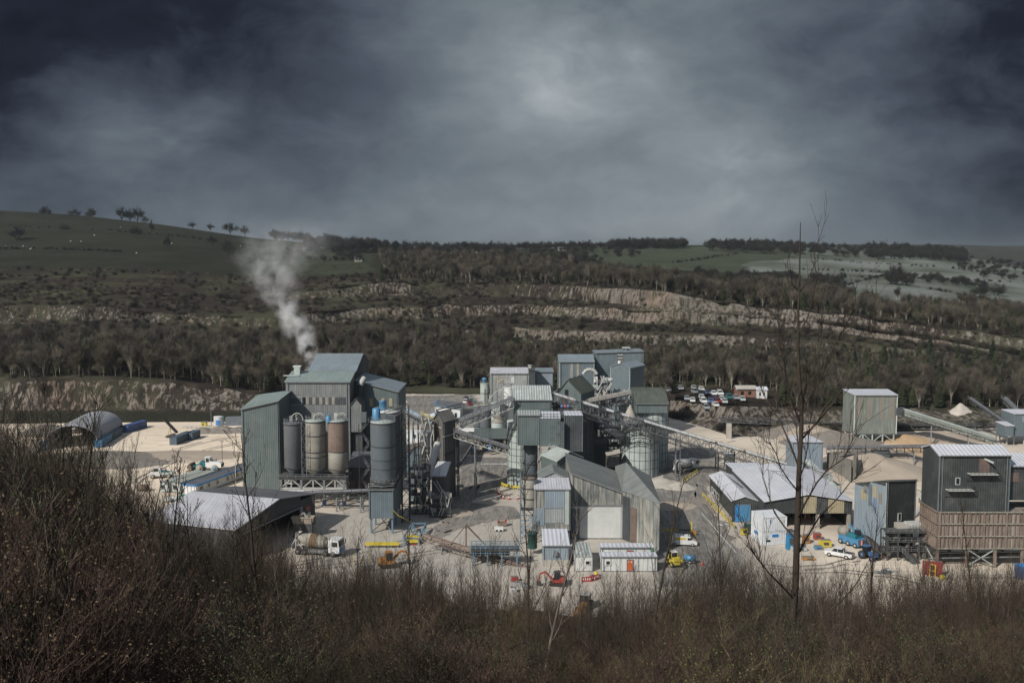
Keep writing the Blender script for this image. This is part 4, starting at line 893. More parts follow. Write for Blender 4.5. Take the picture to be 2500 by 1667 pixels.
# ---------------------------------------------------------------- C: dusty elevator tower and its gear
def elevator():
    t = thing('elevator_tower', 'tall dusty charcoal clad tower with a shallow gable, in the middle of the yard', 'building', (-19, 262, 0))
    L_, N_, R_ = Vector(xy(1060, 265)).to_3d(), Vector(xy(1082, 260.5)).to_3d(), Vector(xy(1112, 265.5)).to_3d(); B_ = L_ + R_ - N_
    block(t, [N_, R_, B_, L_], 0, Z(1026, 263), 'clad_dusty', 'clad_dusty', 'lr', Z(1008, 265) + .2, off=.55)
    on_wall(t, 'ledge', N_, R_, .0, .9, Z(1066, 261), Z(1064, 261), 'steel_pale', None, .3)
    on_wall(t, 'ledge', N_, R_, .0, .9, Z(1111, 261), Z(1109, 261), 'steel_dark', None, .3)
    on_wall(t, 'ledge', L_, N_, .3, .9, Z(1044, 262), Z(1042, 262), 'steel_pale', None, .2)
    m = MB()
    for px in (1116, 1120): x, y = xy(px, 266); m.beam((x, y, 0), (x, y, Z(1050, 266)), .3, 'steel_dark')
    lattice(m, xy(1116, 266), xy(1121, 266), 0, Z(1050, 266), 0, 'steel_dark', .15); m.build('side_frame', t)
    t = thing('shed', 'small dusty lean-to with a lilac and white roof below the charcoal tower', 'shed', (xy(1074, 256)[0], 256, 0))
    a, b = xy(1054, 253), xy(1088, 253); c, d = (b[0] + .8, 259.3), (a[0] + 1.2, 259.3); block(t, [a, b, c, d], 0, [Z(1162, 253), Z(1162, 253), Z(1130, 259), Z(1130, 259)], 'clad_dusty', 'roof_lilac')
    m = MB(); z1, z2 = Z(1162, 253) + .27, Z(1130, 259) + .27; m.slab([Vector((b[0] - 1.6, 252.9, z1)), Vector((b[0] + .1, 252.9, z1)), Vector((c.x if hasattr(c, 'x') else c[0], 259.2, z2)), Vector((c[0] - 1.7, 259.2, z2))], .04, 'white'); m.build('roof_sheet', t)
    for s0, s1 in ((.1, .75), (.35, .95)): 
        m = MB(); p, q = Vector((a[0] + (b[0] - a[0]) * s0, 252.8, 7.2)), Vector((a[0] + (b[0] - a[0]) * s1, 252.8, 3.5)); m.beam(p, q, .25, 'steel_pale', .3); m.build('brace', t)
    m = MB(); m.tube(P(1069, 1082, 257), P(1044, 1162, 250), .95, 'steel_pale', n=12); m.tube(P(1044, 1162, 250), P(1030, 1222, 247), .95, 'clad_dusty', n=12, cap=True); one('inclined_chute', 'fat inclined grey conveyor tube running down the left of the charcoal tower', 'chute', m, P(1045, 1160, 250))
    conveyor('inclined_conveyor', 'open lattice conveyor rising right from the charcoal tower to the transfer house', P(1113, 1030, 268), P(1252, 974, 272), 2.2, 2.2, 'steel_pale', 'roof_dark', .8, bay=1.7)
    conveyor('inclined_conveyor', 'long lattice conveyor sloping down right from the charcoal tower to the pale ringed silo', P(1110, 1052, 264), P(1244, 1094, 262), 2.0, 1.6, 'steel_pale', 'roof_dark', .7, legs=((.38, 0),), bay=1.7)
    m = MB(); m.beam(P(1158, 1078, 264), P(1118, 1140, 258), .5, 'steel_dark', .5); one('strut', 'dark diagonal strut under the down-sloping conveyor', 'strut', m, P(1118, 1140, 258))
    conveyor('gallery_conveyor', 'grey gallery with a yellow handrail sloping from the stair tower to the charcoal tower', P(995, 1006, 275), P(1060, 1036, 268), 1.9, 1.4, 'steel', 'clad_lightblue', 1.1, legs=((.3, 0),))
    m = MB(); railing(m, [P(1028, 1015, 270), P(1060, 1032, 266)], 1.2, 'yellow', 1.2, .12); m.beam(P(1038, 1026, 268), P(1038, 1056, 268), .2, 'yellow'); one('handrail', 'yellow handrail on the machine platform left of the charcoal tower', 'handrail', m, P(1040, 1030, 268))
    rnd = random.Random(8)
    # steelwork thicket between the stair tower and the charcoal tower
    for k, (x0, x1, y0, y1, Y, lab) in enumerate(((1028, 1056, 1028, 1130, 262, 'tangle of dark platforms and motors fixed to the left of the charcoal tower'), (1000, 1048, 1130, 1255, 248, 'rusty steel platforms and pipes below the inclined chute'), (1050, 1100, 1215, 1262, 245, 'open steel frame with crusher parts in front of the lean-to shed'))):
        m = MB(); a, b = xy(x0, Y), xy(x1, Y); zt, zb = Z(y0, Y), max(0, Z(y1, Y))
        for i in range(4):
            x = a[0] + (b[0] - a[0]) * i / 3
            for yy in (Y - 1.5, Y + 1.5): m.beam((x, yy, 0), (x, yy, zb + (zt - zb) * rnd.uniform(.6, 1)), .22, 'steel_dark')
        for i in range(int((zt - zb) / 2.2) + 1):
            z = zb + .5 + i * 2.2; m.box(((a[0] + b[0]) / 2, Y, z), (b[0] - a[0], 3, .15), 'steel_dark' if i % 2 else 'concrete_dark'); railing(m, [(a[0], Y - 1.5, z), (b[0], Y - 1.5, z)], 1, 'steel', 1.4)
            for q in range(3): x = rnd.uniform(a[0], b[0]); m.box((x, Y + rnd.uniform(-1, 1), z + .6), (rnd.uniform(.5, 1.4), 1, rnd.uniform(.6, 1.3)), rnd.choice(['steel', 'concrete', 'steel_dark', 'steel_pale', 'clad_dusty'])); x = rnd.uniform(a[0], b[0]); m.tube((x, Y - 1.6, z), (x + rnd.uniform(-1, 1), Y - 1.6, z + 2.2), .14, 'steel_pale')
        one('machine_platform', lab, 'steelwork', m, (a[0], Y, 0))
    t = thing('clad_shed', 'narrow grey-blue clad shed with a slanting brown roof edge behind the stair tower', 'shed', (xy(1010, 285)[0], 285, 0)); a, b = xy(993, 282), xy(1029, 282)
    block(t, [a, b, (b[0], 288), (a[0], 288)], 0, [Z(1102, 282), Z(1086, 282), Z(1080, 288), Z(1094, 288)], 'clad_blue', 'steel_brown'); on_wall(t, 'door', a, b, .35, .62, 2.0, 5.5, 'steel')
    a, b = xy(1000, 262), xy(1010, 262); t = thing('clad_column', 'narrow slate-blue clad column beside the clad shed', 'building', (a[0], 262, 0)); block(t, [a, b, (b[0], 266), (a[0], 266)], 0, [Z(1108, 262), Z(1092, 262), Z(1092, 266), Z(1108, 266)], 'clad_blue', 'steel')
    for x0, x1, y0, y1, Y, lab in ((993, 1028, 1051, 1078, 343, 'white site cabin with one small dark window, left of the charcoal tower'), (1031, 1049, 1054, 1086, 338, 'narrow white cabin end-on beside the charcoal tower')):
        t = thing('site_cabin', lab, 'cabin', (xy(x0, Y)[0], Y, 0)); a, b = xy(x0, Y), xy(x1, Y); block(t, [a, b, (b[0], Y + 3), (a[0], Y + 3)], 0, Z(y0 + 3, Y), 'container_white', 'white', over=.05)
        if x0 == 993: on_wall(t, 'window', a, b, .5, .63, Z(1068, Y), Z(1061, Y), 'glass', 'steel')
    m = MB(); a = xy(1141, 345); m.prism([(a[0] - 3, 343), (a[0] + 4, 343), (a[0] + 4, 349), (a[0] - 3, 349)], 0, [3.6, 3.0, 3.0, 3.6], 'white'); m.prism([(a[0] - 3.2, 346), (a[0] + 4.2, 346), (a[0] + 4.2, 346.4), (a[0] - 3.2, 346.4)], 3.0, 4.4, 'white'); one('marquee', 'small white sheeted stack between the two central conveyors', 'shelter', m, (a[0], 345, 0))
elevator()
# ---------------------------------------------------------------- D-J: the central cluster
def centre():
    Y = 272; a, b = xy(1255, Y), xy(1346, Y)
    t = thing('transfer_house', 'green transfer house with a bright mossy roof on top of the pale ringed silo', 'building', (5, 276, 16))
    block(t, [a, b, (b[0] - .3, 281), (a[0] - .3, 281)], Z(1035, Y), [Z(977, Y), Z(977, Y), Z(943, 281), Z(943, 281)], 'clad_green', 'roof_galv', over=.3)
    c = xy(1275, 279); silo('ringed_silo', 'tall pale silo with a grid of dark hoops under the green transfer house', c, 4.3, 0, Z(1034, 275), 'silo_pale', 'silo_pale', hseams=9, vseams=16, rail=False)
    t = thing('screen_house', 'tall green corrugated house with a stepped white-edged roof, raised on a grey tank', 'building', (8, 262, 14))
    a, b = xy(1263, 261), xy(1318, 261); block(t, [a, b, (b[0], 268), (a[0], 268)], Z(1087, 261), [Z(1014, 261), Z(1014, 261), Z(1003, 268), Z(1003, 268)], 'clad_green', 'roof_galv', over=.2)
    a, b = xy(1318.5, 260.4), xy(1368, 260.4); block(t, [a, b, (b[0], 267.8), (a[0], 267.8)], Z(1090, 260), [Z(1022, 260), Z(1022, 260), Z(1006, 267.8), Z(1006, 267.8)], 'clad_green', 'roof_white', over=.2)
    a, b = xy(1378, 261), xy(1421, 261); block(t, [a, b, (b[0], 268.2), (a[0], 268.2)], Z(1102, 261), [Z(1014, 261), Z(1014, 261), Z(1005, 268), Z(1005, 268)], 'clad_dark', 'roof_white', over=.2, trim='silo_grey')
    a, b = xy(1368.2, 263), xy(1377.5, 263); block(t, [a, b, (b[0], 268), (a[0], 268)], Z(1100, 263), Z(1012, 263), 'clad_dark', 'roof_dark', over=0)
    m = MB(); railing(m, [(xy(1318, 260)[0], 260.2, Z(1021, 260)), (xy(1368, 260)[0], 260.2, Z(1021, 260))], 1.1, 'steel_dark', .9, .1); m.build('handrail', t)
    m = MB(); x0, x1 = xy(1368.5, 259)[0], xy(1377, 259)[0]; m.box(((x0 + x1) / 2, 259.6, (Z(1030, 259) + Z(1110, 259)) / 2), (x1 - x0, .9, Z(1030, 259) - Z(1110, 259)), 'clad_blue')
    for i in range(22): z = Z(1110, 259) + i * .42; m.box(((x0 + x1) / 2, 259.1, z), (x1 - x0 + .1, .1, .12), 'steel_dark')
    m.build('ladder_cage', t)
    t = thing('stair', 'zigzag galvanised stair and landing hanging on the front of the green screen house', 'stair', (xy(1350, 258)[0], 258, 5)); m = MB(); z = Z(1092, 258); xa, xb = xy(1343, 258)[0], xy(1360, 258)[0]
    m.box(((xa + xb) / 2, 258.5, z), (xb - xa, 2, .2), 'steel_pale'); railing(m, [(xa, 257.5, z), (xb, 257.5, z)], 1.1, 'steel', .8)
    for i in range(5): railing(m, [(xa + (i % 2) * 1.8, 258, z + 1.5 + i * 1.6), (xb - .3, 258, z + 1.5 + i * 1.6)], .9, 'steel_dark', .7)
    x2 = xy(1312, 258)[0]; m.beam((xa, 258.3, z), (x2, 257, Z(1130, 257)), .8, 'steel_dark', .12); railing(m, [(xa, 257.8, z), (x2, 256.6, Z(1130, 257))], 1.1, 'steel_pale', .8); m.build('flights', t)
    m = MB()
    for px in (1314, 1322, 1345): x, y = xy(px, 257.6); m.beam((x, y, 0), (x, y, Z(1095, 257)), .22, 'steel')
    m.build('posts', t)
    c = xy(1295, 266); silo('grey_tank', 'smooth blue-grey tank under the green screen house', c, 1.95, 0, Z(1088, 264), 'silo_blue', 'silo_blue', rail=False, rings=(9.0, 5.0))
    m = MB()
    for px in (1272, 1318): x, y = xy(px, 263.5); m.beam((x, y, 0), (x, y, Z(1088, 263)), .25, 'steel_dark')
    lattice(m, xy(1272, 263.5), xy(1318, 263.5), 0, Z(1095, 263), 0, 'steel_dark', .18, 5); one('tank_scaffold', 'thin dark braced frame around the blue-grey tank', 'frame', m, (xy(1295, 263)[0], 263.5, 0))
    c = xy(1408, 290); silo('dark_silo', 'broad silo coloured dark as in shadow, right of the green screen house', c, 4.9, 0, Z(1010, 286), 'silo_dark', 'silo_dark', hseams=7, vseams=18, rail=True)  # shade on this side of the silo is put into its colour
    # yellow barrier and cones at the foot of the ringed silo
    t = thing('safety_barrier', 'curved yellow barrier around the foot of the pale ringed silo', 'barrier', (xy(1245, 271)[0], 271, 0)); cc = xy(1275, 279); pts = [Vector((cc[0] + 6.1 * math.cos(a), cc[1] + 6.4 * math.sin(a), .9)) for a in [R(185 + i * 12) for i in range(8)]]; m = MB()
    for p, q in zip(pts, pts[1:]): m.beam(p, q, .28, 'yellow', .5); m.beam(p, (p.x, p.y, 0), .18, 'yellow')
    m.build('rail', t); m = MB(); p = pts[0]; m.beam((p.x, p.y, 0), (p.x, p.y, 2.6), .2, 'yellow'); m.beam((p.x, p.y, 2.6), (p.x + .9, p.y + .8, 4), .14, 'steel_dark'); m.build('gate_post', t)
    cone = MB(); cone.lathe((0, 0), [(.38, .04), (.30, .06), (.21, .40)], 'red', 10); cone.lathe((0, 0), [(.21, .40), (.15, .62)], 'white', 10); cone.lathe((0, 0), [(.15, .62), (.06, 1.0), (.01, 1.02)], 'red', 10); cone.box((0, 0, .03), (.8, .8, .06), 'red'); me = cone.data('traffic_cone')
    for px, py in ((1213, 1202), (1219, 1206), (1226, 1212), (1229, 1217), (1243, 1219), (1265, 1218)): g = G(px, py); place(me, 'traffic_cone', g, 1.25, 0, 'red and white cone beside the yellow barrier of the ringed silo', 'cone', 'cones around the ringed silo')
    # platform with motors at the head of the long conveyor
    t = thing('drive_platform', 'cluttered platform with blue and red motors at the head of the long conveyor', 'platform', (xy(1375, 277)[0], 277, 22)); m = MB(); z = Z(1008, 275)
    m.box((xy(1377, 276)[0], 276, z), (6.2, 4, .3), 'steel_dark'); railing(m, [(xy(1350, 274)[0], 274, z), (xy(1403, 274)[0], 274, z)], 1.2, 'steel', 1, .09)
    z = Z(985, 277); m.box((xy(1372, 277)[0], 277, z), (6.5, 3.5, .2), 'steel_dark'); railing(m, [(xy(1347, 275.4)[0], 275.4, z), (xy(1398, 275.4)[0], 275.4, z)], 1.2, 'steel', 1, .09); m.build('deck', t)
    m = MB()
    for px in (1350, 1362, 1374, 1388, 1400): x = xy(px, 276)[0]; m.beam((x, 275.5, Z(1012, 275)), (x, 275.5, Z(968, 275)), .2, 'steel_brown'); m.box((x + .4, 276, Z(1000, 275)), (.9, 1, .9), 'concrete_dark')
    m.build('machinery', t)
    for px, mt in ((1372, 'paint_blue'), (1380, 'red'), (1387, 'paint_blue')): m = MB(); x = xy(px, 274.5)[0]; m.disc((x, 275, Z(992, 275)), .55, mt, (1, 0, 0), t=.9); m.build('motor', t)
    # long main conveyor
    t = conveyor('long_conveyor', 'longest conveyor with broken white cover sheets, running down right to the workshop roof', P(1346, 962, 280), P(1920, 1135, 297), 2.6, 2.3, 'steel', 'white', .75, legs=(), patches=.12, bay=1.9)
    m = MB(); a, b = P(1346, 975, 277), P(1905, 1146, 294); truss(m, a - Vector((0, 0, 2.2)), b - Vector((0, 0, 2.0)), 1.6, 1.2, 'steel_dark', 2.2, .14); railing(m, [a, b], 1.1, 'steel', 2.4); m.build('lower_walkway', t)
    for px in (1650,):
        q = P(px, 1062, 289); m = MB(); m.beam((q.x, q.y, q.z - 1), (q.x, q.y, Z(1230, 240) if False else 0), .4, 'steel'); m.beam((q.x + 1.5, q.y + 1, q.z - 1), (q.x + 1.5, q.y + 1, 0), .3, 'steel'); m.build('support_leg', t)
    t = thing('support_tower', 'white sheeted steel tower carrying the middle of the long conveyor', 'tower', (xy(1771, 297)[0], 297, 0)); a, b = xy(1753, 295), xy(1793, 295); zt = Z(1103, 295); m = MB()
    for (p, q) in (((a[0], 295), (b[0], 295)), ((a[0], 299), (b[0], 299)), ((a[0], 295), (a[0], 299)), ((b[0], 295), (b[0], 299))): lattice(m, p, q, 0, zt, 0, 'steel_pale', .25, 2)
    m.build('frame', t); m = MB(); m.box((xy(1782, 296)[0], 297, 3.0), (2.6, 3.4, 4.6), 'cabin_grey'); m.build('sheeting', t)
    # two pale ringed tanks, right
    c = xy(1562, 293); silo('ringed_tank', 'squat pale tank with dark hoops, front one of the pair right of the centre', c, 5.7, 0, Z(1040, 289), 'silo_pale', 'silo_grey', hseams=5, vseams=22, dome=1.6, rail=True)
    c = xy(1593, 302.5); silo('ringed_tank', 'taller pale hooped tank behind the front one, under the mossy roofed house', c, 4.6, 0, Z(1008, 298), 'silo_pale', 'silo_pale', hseams=6, vseams=18, rail=True)
    m = MB(); x, y = xy(1585, 286.6); m.beam((x, y, 0), (x, y, Z(1042, 286)), .35, 'steel'); m.beam((x, y, Z(1042, 286)), (x - 2.5, y + 1, Z(1030, 286)), .2, 'steel'); one('pipe_mast', 'vertical pipe up the face of the front pale hooped tank', 'pipe', m, (x, y, 0))
    t = thing('mossy_roof_house', 'green clad house with a steep mossy roof on top of the taller pale tank', 'building', (xy(1580, 300)[0], 300, 17))
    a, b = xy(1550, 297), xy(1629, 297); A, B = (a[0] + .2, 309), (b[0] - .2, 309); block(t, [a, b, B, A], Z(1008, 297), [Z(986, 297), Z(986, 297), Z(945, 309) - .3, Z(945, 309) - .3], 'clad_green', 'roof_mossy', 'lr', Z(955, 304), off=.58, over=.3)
    m = MB(); m.lathe((xy(1537, 301)[0] - 0, 301), [(2.2, Z(1025, 301)), (1.6, Z(1010, 301)), (.2, Z(988, 301))], 'concrete', 10); one('product_chute', 'beige cone-shaped hood between the mossy roofed house and the dark steelwork', 'chute', m, (xy(1537, 301)[0], 301, 15))
    conveyor('covered_conveyor', 'round covered conveyor rising to the mossy roofed house', P(1425, 985, 292), P(1538, 962, 303), 1.9, 1.7, 'steel_dark', 'concrete', 1.2, walk=False, bay=1.6)
    m = MB(); m.tube(P(1440, 1022, 292), P(1524, 1068, 287), 1.3, 'silo_grey', n=14, cap=True); one('inclined_duct', 'fat dark tube sloping down behind the long conveyor to the front pale tank', 'duct', m, P(1480, 1045, 290))
    # green skewed gable house
    t = thing('gable_house', 'green clad gable house with three roof lights and a curved duct, behind the long conveyor', 'building', (16, 296, 12)); Rr = Vector((20.3, 290, 0)); Ll = Rr + Vector((-6.6, 3.0, 0)); dd = Vector((4.8, 10.2, 0)); zt = 24.2
    block(t, [Ll, Rr, Rr + dd, Ll + dd], 11, zt + .2, 'clad_green', 'roof_mossy', 'fb', 28.3, off=.42)
    m = MB(); M1 = Ll.lerp(Rr, .42); M1.z = 28.7; e1 = Ll.copy(); e1.z = zt + .75
    for s in (.08, .38, .68):
        p = [M1 + dd * s, e1 + dd * s, e1 + dd * (s + .22), M1 + dd * (s + .22)]; m.slab([p[1], p[0], p[3], p[2]], .06, 'silo_pale')
    m.build('roof_light', t)
    L2 = Ll + Vector((-5.0, 1.5, 0)); block(t, [L2, Ll - Vector((.05, 0, 0)), Ll + dd * .8, L2 + dd * .8], 14, [21.5, 25.4, 25.4, 21.5], 'clad_green', 'roof_mossy')
    on_wall(t, 'opening', Ll, Rr, .30, .45, 20.5, 25.5, 'black')
    m = MB(); q = Ll + Vector((-2, -1.2, 20.5)); m.tube(q, q + Vector((3.2, -.5, 3.2)), 1.1, 'clad_green', n=10, cap=True); m.build('chute', t)
    m = MB(); c0 = P(1437, 915, 301); pts = [c0 + Vector((-1.8 + 2.2 * (1 - math.cos(a)), 0, 2.2 * math.sin(a) - .5)) for a in [R(20 + i * 20) for i in range(8)]]; m.path(pts, .55, 'steel_pale', n=8); m.build('curved_duct', t)
    m = MB()
    for x, y in ((14, 293), (21, 290.5), (18, 303), (25, 300)): m.beam((x, y, 0), (x, y, 14), .4, 'steel_dark')
    m.box((19, 297, 7.5), (8, 8, 1), 'steel_dark'); m.build('support_frame', t)
    # rear blue-grey group
    t = thing('rear_building', 'blue-grey gable building with two cream light strips behind the green gable house', 'building', (20, 358, 0)); a, b = xy(1365, 352), xy(1448, 352)
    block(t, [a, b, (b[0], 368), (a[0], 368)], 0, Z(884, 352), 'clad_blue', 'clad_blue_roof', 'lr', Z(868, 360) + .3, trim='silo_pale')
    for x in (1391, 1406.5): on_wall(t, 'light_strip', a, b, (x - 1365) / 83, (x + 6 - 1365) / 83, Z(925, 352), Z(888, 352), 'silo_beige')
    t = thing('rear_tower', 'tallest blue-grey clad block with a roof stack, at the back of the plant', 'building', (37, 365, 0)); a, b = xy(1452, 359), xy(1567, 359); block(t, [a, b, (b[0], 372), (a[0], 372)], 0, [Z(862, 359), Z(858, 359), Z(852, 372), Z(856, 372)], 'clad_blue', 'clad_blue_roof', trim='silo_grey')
    m = MB(); x, y = xy(1530, 357); m.tube((x, y + 6, 24), (x, y + 6, Z(849, 362)), 1.0, 'silo_blue', n=12, cap=True); m.box((x, y + 6, Z(849, 362)), (2.8, 2.4, .3), 'silo_pale'); m.build('stack', t)
    m = MB(); a, b = xy(1505, 351), xy(1518, 351); lattice(m, a, b, 18, Z(860, 351), 0, 'steel_dark', .25, 1.5)
    for i in range(6): m.box(((a[0] + b[0]) / 2, 351.4, Z(866 + i * 4, 351)), (b[0] - a[0], 1.2, .3), 'steel_brown' if i % 2 else 'steel_pale')
    m.tube(((a[0] + b[0]) / 2 - .3, 350.5, Z(888, 351)), ((a[0] + b[0]) / 2 - .3, 350.5, Z(880, 351)), .6, 'white'); one('fan_stack', 'rusty louvred fan stack above the dark-sided blue-grey block', 'machine', m, (a[0], 351, 18))
    t = thing('rear_building', 'blue-grey block with a dark right side standing in front of the tallest rear tower', 'building', (37, 345, 0)); L_, N_, R_ = Vector((*xy(1489, 346), 0)), Vector((*xy(1535, 340), 0)), Vector((*xy(1570, 349), 0))
    block(t, [L_, N_, R_, L_ + R_ - N_], 0, Z(899, 340), 'clad_blue', 'clad_blue_roof', 'fb', Z(886, 348) + .4, trim='silo_pale', off=.55)
    rnd = random.Random(4)
    for k, (x0, x1, y0, y1, Y, lab) in enumerate(((1452, 1488, 925, 985, 330, 'maze of pale pipes, tanks and platforms left of the dark-sided block'), (1430, 1535, 980, 1045, 305, 'dark pipework and platforms between the green gable house and the pale tanks'), (1450, 1515, 1060, 1150, 300, 'dark crusher platforms in the shade between the dark silo and the pale tanks'), (1365, 1452, 1000, 1060, 315, 'dim process pipework behind the drive platform'), (1490, 1540, 950, 980, 335, 'bright pipe rack below the dark-sided block'))):
        m = MB(); a, b = xy(x0, Y), xy(x1, Y); zt, zb = Z(y0, Y), max(0, Z(y1, Y)); dark = k in (1, 2, 3)
        for i in range(5):
            x = a[0] + (b[0] - a[0]) * i / 4
            for yy in (Y - 2, Y + 2): m.beam((x, yy, 0), (x, yy, zb + (zt - zb) * rnd.uniform(.6, 1.1)), .24, 'steel_dark' if dark else 'steel')
        for i in range(int((zt - zb) / 2.4) + 1):
            z = zb + i * 2.4; m.box(((a[0] + b[0]) / 2, Y, z), (b[0] - a[0], 4, .15), 'steel_dark'); railing(m, [(a[0], Y - 2, z), (b[0], Y - 2, z)], 1, 'steel' if dark else 'steel_pale', 1.6)
            for q in range(4):
                x = rnd.uniform(a[0], b[0]); m.box((x, Y + rnd.uniform(-1.5, 1.5), z + .8), (rnd.uniform(.8, 2), 1.2, rnd.uniform(.8, 1.9)), rnd.choice(['steel', 'silo_dark', 'steel_dark', 'clad_dusty'] if dark else ['steel_pale', 'white', 'steel', 'silo_pale']))
                x = rnd.uniform(a[0], b[0]); m.tube((x, Y - 2.1, z), (x + rnd.uniform(-1.5, 1.5), Y - 2.1, z + 2.4), .2, 'steel' if dark else 'steel_pale')
        one('pipe_rack', lab, 'pipework', m, (a[0], Y, 0))
    t = thing('crusher_shed', 'small dark shed with a dusty pitched roof in the shade right of the dark silo', 'shed', (xy(1470, 300)[0], 300, 0)); a, b = xy(1450, 292), xy(1478, 292); block(t, [a, b, (b[0] + 1.5, 299), (a[0], 299)], 3, [Z(1083, 292), Z(1083, 292), Z(1068, 299), Z(1068, 299)], 'clad_dark', 'clad_dusty')
    t = thing('crusher_shed', 'small open steel kiosk with a tilted pale roof beside the front pale tank', 'shed', (xy(1500, 284)[0], 284, 0)); a, b = xy(1482, 284), xy(1512, 284); block(t, [a, b, (b[0] + .3, 288), (a[0], 288)], 4, [Z(1112, 284), Z(1106, 284), Z(1098, 288), Z(1104, 288)], 'clad_dusty', 'concrete')
    m = MB()
    for px in (1483, 1511):
        for y in (284.2, 287.6): m.beam((xy(px, 284)[0], y, 0), (xy(px, 284)[0], y, 4), .25, 'steel')
    m.build('legs', t)
centre()
def back_left_plant():
    t = thing('plant_building', 'pale plant building with a long flat roof and small chimney, back centre', 'building', (0, 395, 0)); a, b = xy(1198, 392), xy(1290, 392)
    block(t, [a, b, (b[0], 402), (a[0], 402)], 0, [Z(912, 392), Z(912, 392), Z(898, 402), Z(898, 402)], 'clad_silver', 'roof_lilac', trim='silo_pale')
    c, d = xy(1290.5, 388), xy(1306, 388); block(t, [c, d, (d[0], 400), (c[0], 400)], 0, Z(905, 388), 'clad_dark', 'clad_dark')
    e, f = xy(1306.5, 400), xy(1350, 400); block(t, [e, f, (f[0], 410), (e[0], 410)], 0, [Z(908, 400)] * 2 + [Z(899, 410)] * 2, 'clad_lightblue', 'clad_blue_roof')
    on_wall(t, 'light_panel', a, b, .14, .33, Z(935, 392), Z(920, 392), 'silo_beige'); on_wall(t, 'light_panel', a, b, .55, .62, Z(935, 392), Z(920, 392), 'white')
    m = MB(); x = xy(1294, 396)[0]; m.tube((x, 396, 18), (x, 396, Z(890, 396)), .8, 'silo_beige', n=10, cap=True); m.tube((x, 396, Z(892, 396)), (x, 396, Z(890, 396)), 1.0, 'silo_pale', n=10, cap=True); m.build('chimney', t)
    m = MB(); x = xy(1202, 391)[0]; m.box((x + 1.2, 397, Z(905, 397) + .3), (2.0, 3, .1), 'white'); m.build('roof_patch', t)
    c = xy(1184, 380); t = silo('rusty_silo', 'slim grey silo with a rust streak and a blue filter on top, at the back', c, 1.75, 0, Z(938, 378), 'silo_pale', 'silo_pale', rings=(6, 12)); m = MB(); m.lathe((c[0] - .1, c[1]), [(.7, 14.6), (.7, 17.0), (1.0, 17.2), (1.0, 17.7), (.02, 18)], 'sky_blue', 12); one('dust_filter', 'blue dust filter on top of the slim rust-streaked silo', 'filter', m, (c[0], c[1], 14.6))
    m = MB(); m.face([Vector((c[0] - .2, c[1] - 1.78, z)) + Vector((dx, 0, 0)) for dx, z in ((0, 3), (.7, 3), (.6, 13.8), (.1, 13.8))], 'rust'); m.build('rust_streak', t)
    c = xy(1243, 372); silo('white_silo', 'white cylindrical silo with pipes on its roof, in front of the pale plant building', c, 1.9, 0, Z(948, 370), 'white', 'white', rings=(8, 12))
    c = xy(1215, 368); silo('grey_silo', 'pale grey silo left of the white one in front of the plant building', c, 2.4, 0, Z(985, 366), 'silo_pale', 'silo_pale', rings=(5,))
    m = MB()
    for (px, w, z, Y) in ((1222, 4.3, Z(975, 366), 366), (1240, 3.0, Z(955, 368), 368), (1228, 2.2, Z(935, 388), 388)):
        x = xy(px, Y)[0]; pts = [Vector((x - w + 2 * w * i / 10, Y - 2.6, z + w * .9 * math.sin(math.pi * i / 10))) for i in range(11)]; pts = [Vector((pts[0].x, pts[0].y, z - 9))] + pts; m.path(pts, .16, 'steel_pale')
    one('filling_pipes', 'thin arched filling pipes over the silos in front of the plant building', 'pipe', m, (xy(1222, 366)[0], 364, 0))
    m = MB(); rnd = random.Random(2); x = xy(1240, 386)[0]
    for i in range(9): m.beam((x + rnd.uniform(-2, 2), 386, 13), (x + rnd.uniform(-2, 2), 386, rnd.uniform(17, 19.5)), .12, 'steel_pale')
    m.box((x, 386, 14.5), (4, 3, .2), 'steel'); m.box((x, 386, 15.2), (2, 1.5, 1.2), 'steel_pale'); railing(m, [(x - 2, 384.5, 14.6), (x + 2, 384.5, 14.6)], 1.1, 'steel'); one('roof_gear', 'pale pipes and rails above the white silo', 'machine', m, (x, 386, 13))
    for px, r, Y, top, lab in ((1168, 1.7, 352, 990, 'left tank of the grey pair behind the rising lattice conveyor'), (1186, 2.0, 350, 988, 'right tank of the grey pair behind the rising lattice conveyor')):
        silo('grey_tank', lab, xy(px, Y), r, 0, Z(top, Y), 'silo_grey', 'silo_beige', rings=(4, 8))
    c = xy(1216, 345); t = silo('cone_top_tank', 'pale squat tank with a steep dusty cone top, above the green loading bay', c, 2.3, 0, Z(1032, 343), 'silo_pale', 'silo_beige', dome=2.4, rail=False, rings=(9,))
    t = thing('loading_bay', 'green corrugated screens over a dark open loading bay, left of the pale ringed silo', 'building', (xy(1195, 322)[0], 322, 0)); z0, z1 = Z(1071, 320), Z(1045, 320)
    for x0, x1 in ((1158, 1195.5), (1197, 1237)): a, b = xy(x0, 320), xy(x1, 320); m = MB(); m.prism([a, b, (b[0], 320.3), (a[0], 320.3)], z0, z1, 'clad_green'); m.build('screen', t)
    a, b = xy(1140, 320.5), xy(1243, 320.5); m = MB(); m.box(((a[0] + b[0]) / 2, 327, z0 - .1), (b[0] - a[0], 12, .3), 'steel_dark'); m.build('deck', t)
    for px in (1152, 1168, 1198, 1232): x = xy(px, 321)[0]; m = MB(); m.box((x, 321, z0 / 2), (.7, .7, z0), 'concrete_dark' if px != 1198 else 'rust'); m.build('column', t)
    for px in (1155, 1195): m = MB(); m.box((xy(px, 320)[0], 320.3, 2.6), (.9, .15, 1.9), 'sign_blue'); m.box((xy(px, 320)[0], 320.2, 2.6), (.7, .1, .5), 'white'); m.build('notice_board', t)
